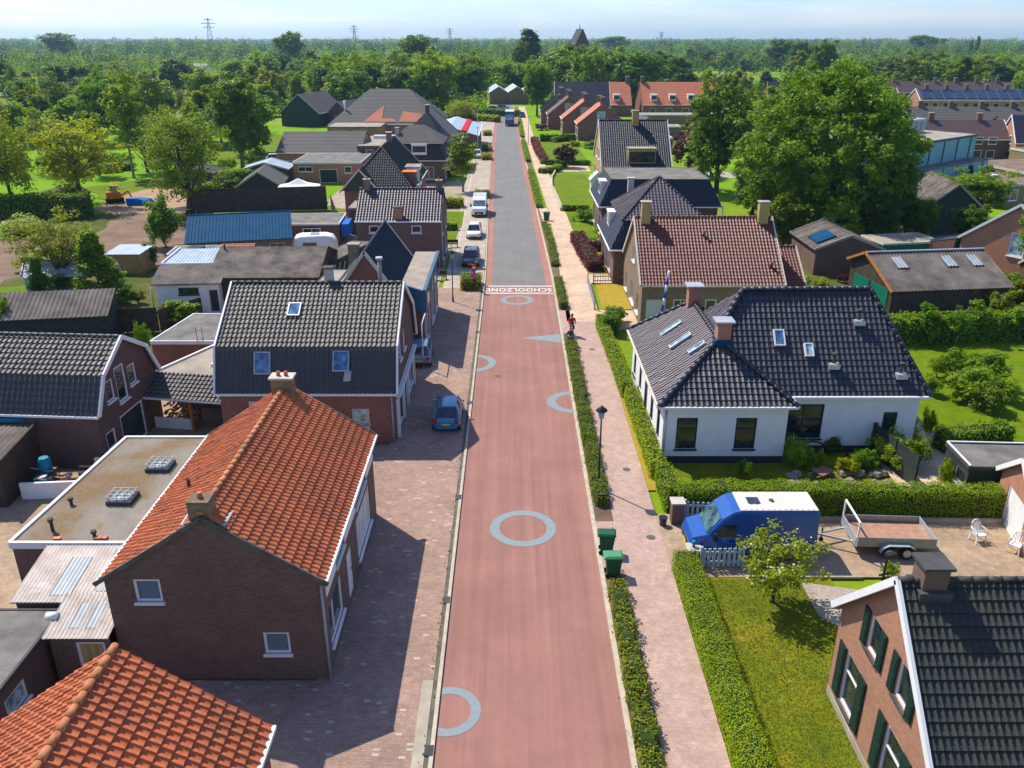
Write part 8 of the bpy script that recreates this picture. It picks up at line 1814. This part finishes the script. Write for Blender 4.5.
# ------------------------------------------------------------------ people on bicycles
def skin(name, pts, edges, rad, mat, parent=None, root=0, sub=1):
    me = bpy.data.meshes.new(name); me.from_pydata(pts, edges, []); me.materials.append(M[mat]); o = bpy.data.objects.new(name, me); col.objects.link(o)
    if parent: o.parent = parent
    md = o.modifiers.new('s', 'SKIN'); sv = me.skin_vertices[0].data if me.skin_vertices else None
    if sv is None:
        o.data.update()
    for i, v in enumerate(o.data.skin_vertices[0].data):
        r = rad[i]; v.radius = (r, r) if not isinstance(r, tuple) else r; v.use_root = (i == root)
    md.use_smooth_shade = True; s2 = o.modifiers.new('d', 'SUBSURF'); s2.levels = sub; s2.render_levels = sub
    return o
def cyclist(label, x, y, rz, s, top, frame, lab2):
    bt = empty('bicycle', (x, y, .09), rz, lab2, 'bicycle'); bt.scale = (s, s, s)
    for wx in (-.52, .52):
        mb = MB(); mb.tube([(wx + .33 * math.cos(a), 0, .34 + .33 * math.sin(a)) for a in [2 * math.pi * k / 20 for k in range(21)]], .022, 6); w = mb.build('wheel', 'rubber', bt)
        mb = MB()
        for k in range(8): mb.bar((wx, 0, .34), (wx + .32 * math.cos(k * .785), 0, .34 + .32 * math.sin(k * .785)), .008, .008)
        mb.build('spokes', 'galvanised', w)
    mb = MB()
    for a, c in (((-.52, 0, .34), (-.1, 0, .3)), ((-.1, 0, .3), (-.22, 0, .85)), ((-.52, 0, .34), (-.2, 0, .75)), ((-.1, 0, .3), (.36, 0, .75)), ((-.2, 0, .72), (.34, 0, .82)), ((.52, 0, .34), (.32, 0, .98))): mb.tube([a, c], .02, 6)
    mb.build('frame', frame, bt); mb = MB(); mb.tube([(.2, -.28, 1.05), (.34, -.1, 1.0), (.34, .1, 1.0), (.2, .28, 1.05)], .016, 6); mb.build('handlebar', 'galvanised', bt); mb = MB(); mb.box(-.34, -.1, -.08, .08, .86, .92); mb.build('saddle', 'black_metal', bt)
    p = empty('person', (x, y, .09), rz, label, 'person'); p.scale = (s, s, s)
    hip = (-.2, 0, .98); P_ = [hip, (-.12, 0, 1.2), (-.02, 0, 1.42), (.02, 0, 1.52), (.05, 0, 1.64), (.06, 0, 1.76)]; E_ = [(0, 1), (1, 2), (2, 3), (3, 4), (4, 5)]; Rd = [.14, .13, .15, .055, .095, .07]
    for sd, kn, ft in ((-1, (.18, .9), (.02, .2)), (1, (.2, .72), (-.1, .42))):
        b0 = len(P_); P_ += [(-.15, sd * .1, .94), (kn[0], sd * .13, kn[1] - .05), (ft[0], sd * .1, ft[1]), (ft[0] + .16, sd * .1, ft[1] - .05)]; E_ += [(0, b0), (b0, b0 + 1), (b0 + 1, b0 + 2), (b0 + 2, b0 + 3)]; Rd += [.095, .07, .045, .035]
        b0 = len(P_); P_ += [(-.01, sd * .19, 1.42), (.1, sd * .26, 1.2), (.22, sd * .27, 1.07), (.27, sd * .27, 1.05)]; E_ += [(2, b0), (b0, b0 + 1), (b0 + 1, b0 + 2), (b0 + 2, b0 + 3)]; Rd += [.06, .045, .032, .035]
    body = skin('body', P_, E_, Rd, 'skin', p)
    J = [(-.2, 0, 1.0), (-.12, 0, 1.2), (-.02, 0, 1.42)]; JE = [(0, 1), (1, 2)]; JR = [.16, .15, .17]
    for sd in (-1, 1): b0 = len(J); J += [(-.01, sd * .19, 1.42), (.1, sd * .26, 1.2), (.2, sd * .27, 1.09)]; JE += [(2, b0), (b0, b0 + 1), (b0 + 1, b0 + 2)]; JR += [.075, .06, .045]
    skin('jacket', J, JE, JR, top, p)
    J = [(-.2, 0, .97)]; JE = []; JR = [.155]
    for sd, kn, ft in ((-1, (.18, .9), (.02, .2)), (1, (.2, .72), (-.1, .42))): b0 = len(J); J += [(-.15, sd * .1, .94), (kn[0], sd * .13, kn[1] - .05), (ft[0], sd * .1, ft[1] + .06)]; JE += [(0, b0), (b0, b0 + 1), (b0 + 1, b0 + 2)]; JR += [.11, .085, .06]
    skin('trousers', J, JE, JR, 'denim', p)
    mb = MB(); mb.tube([(.03, 0, 1.66), (.03, 0, 1.76), (.03, 0, 1.84)], [.105, .105, .05], 12); mb.build('hair', 'hair_brown' if s > .9 else 'red_paint', p)
cyclist('cyclist in a bright red top riding on the right footpath', 4.75, 62.4, -math.pi / 2 + .1, 1.0, 'cloth_red', 'black_metal', 'dark bicycle ridden by the cyclist in the red top')
cyclist('child in a dark blue top riding just ahead of the red cyclist', 4.5, 60.2, -math.pi / 2 - .1, .8, 'denim', 'pink_paint', 'pink bicycle ridden by the child')

# ------------------------------------------------------------------ light, sky, haze, camera
EL, AZ = R(52), math.atan2(-.70, .714)
sv = Vector((math.cos(EL) * math.sin(AZ), math.cos(EL) * math.cos(AZ), math.sin(EL)))
ld = bpy.data.lights.new('sun', 'SUN'); ld.energy = 4.9; ld.angle = R(.5); ld.color = (1, .92, .79)
lo = bpy.data.objects.new('sun', ld); col.objects.link(lo); lo.rotation_euler = sv.to_track_quat('Z', 'Y').to_euler(); lo.location = (0, 0, 60)
w = bpy.data.worlds.new('World'); scene.world = w; w.use_nodes = True; nt = w.node_tree; nt.nodes.clear()
sk = nt.nodes.new('ShaderNodeTexSky'); sk.sky_type = 'NISHITA'; sk.sun_disc = False; sk.sun_elevation = EL; sk.sun_rotation = AZ
sk.air_density = 1.0; sk.dust_density = .6; sk.ozone_density = 2.5
bg = nt.nodes.new('ShaderNodeBackground'); bg.inputs[1].default_value = .13; wo = nt.nodes.new('ShaderNodeOutputWorld')
tm_ = nt.nodes.new('ShaderNodeMix'); tm_.data_type = 'RGBA'; tm_.blend_type = 'MULTIPLY'; tm_.inputs[0].default_value = 1; tm_.inputs[7].default_value = (.70, .86, 1.22, 1); nt.links.new(sk.outputs[0], tm_.inputs[6]); 
tcw = nt.nodes.new('ShaderNodeTexCoord'); mpw = nt.nodes.new('ShaderNodeMapping'); mpw.inputs['Scale'].default_value = (1.5, 1.5, 14); nzw = nt.nodes.new('ShaderNodeTexNoise'); nzw.inputs['Scale'].default_value = 2.2; nzw.inputs['Detail'].default_value = 7; nzw.inputs['Roughness'].default_value = .62
nt.links.new(tcw.outputs['Generated'], mpw.inputs[0]); nt.links.new(mpw.outputs[0], nzw.inputs['Vector'])
crw = nt.nodes.new('ShaderNodeValToRGB'); crw.color_ramp.elements[0].position = .45; crw.color_ramp.elements[0].color = (0, 0, 0, 1); crw.color_ramp.elements[1].position = .75; crw.color_ramp.elements[1].color = (.8, .8, .8, 1); nt.links.new(nzw.outputs['Fac'], crw.inputs[0])
hsw = nt.nodes.new('ShaderNodeHueSaturation'); hsw.inputs['Saturation'].default_value = .25; hsw.inputs['Value'].default_value = 1.12; nt.links.new(tm_.outputs[2], hsw.inputs['Color'])
cmw = nt.nodes.new('ShaderNodeMix'); cmw.data_type = 'RGBA'; nt.links.new(crw.outputs[0], cmw.inputs[0]); nt.links.new(tm_.outputs[2], cmw.inputs[6]); nt.links.new(hsw.outputs[0], cmw.inputs[7]); nt.links.new(cmw.outputs[2], bg.inputs[0]); nt.links.new(bg.outputs[0], wo.inputs[0])
HAZE = True
if HAZE:
    mb = MB(); mb.box(-4500, 4500, -60, 5600, -1.5, 62); hz = mb.build('haze', 'rubber')
    m = bpy.data.materials.new('haze_air'); m.use_nodes = True; m.node_tree.nodes.clear()
    o_ = m.node_tree.nodes.new('ShaderNodeOutputMaterial'); pv = m.node_tree.nodes.new('ShaderNodeVolumePrincipled')
    pv.inputs['Density'].default_value = .00012; pv.inputs['Color'].default_value = (.45, .75, 1, 1); pv.inputs['Anisotropy'].default_value = .3
    m.node_tree.links.new(pv.outputs[0], o_.inputs['Volume']); hz.data.materials.clear(); hz.data.materials.append(m)
    tag(hz, 'pale blue summer haze over the whole landscape', 'haze', kind='stuff')
cd = bpy.data.cameras.new('camera'); cam = bpy.data.objects.new('camera', cd); col.objects.link(cam); scene.camera = cam
cam.location = (0, 0, CAMH); cam.rotation_euler = (math.pi / 2 - PITCH, 0, 0); cd.sensor_width = 36; cd.lens = FPX / 1024 * 36; cd.clip_end = 20000; cd.clip_start = .3
vs = scene.view_settings; vs.view_transform = 'Standard'; vs.look = 'None'; vs.gamma = 1; vs.exposure = 0.38
scene.render.engine = 'CYCLES'; cy = scene.cycles; cy.max_bounces = 6; cy.diffuse_bounces = 4; cy.glossy_bounces = 3; cy.transmission_bounces = 3; cy.transparent_max_bounces = 4; cy.volume_bounces = 0
cy.use_denoising = True; cy.sample_clamp_indirect = 12
try: cy.denoiser = 'OPENIMAGEDENOISE'
except Exception: pass
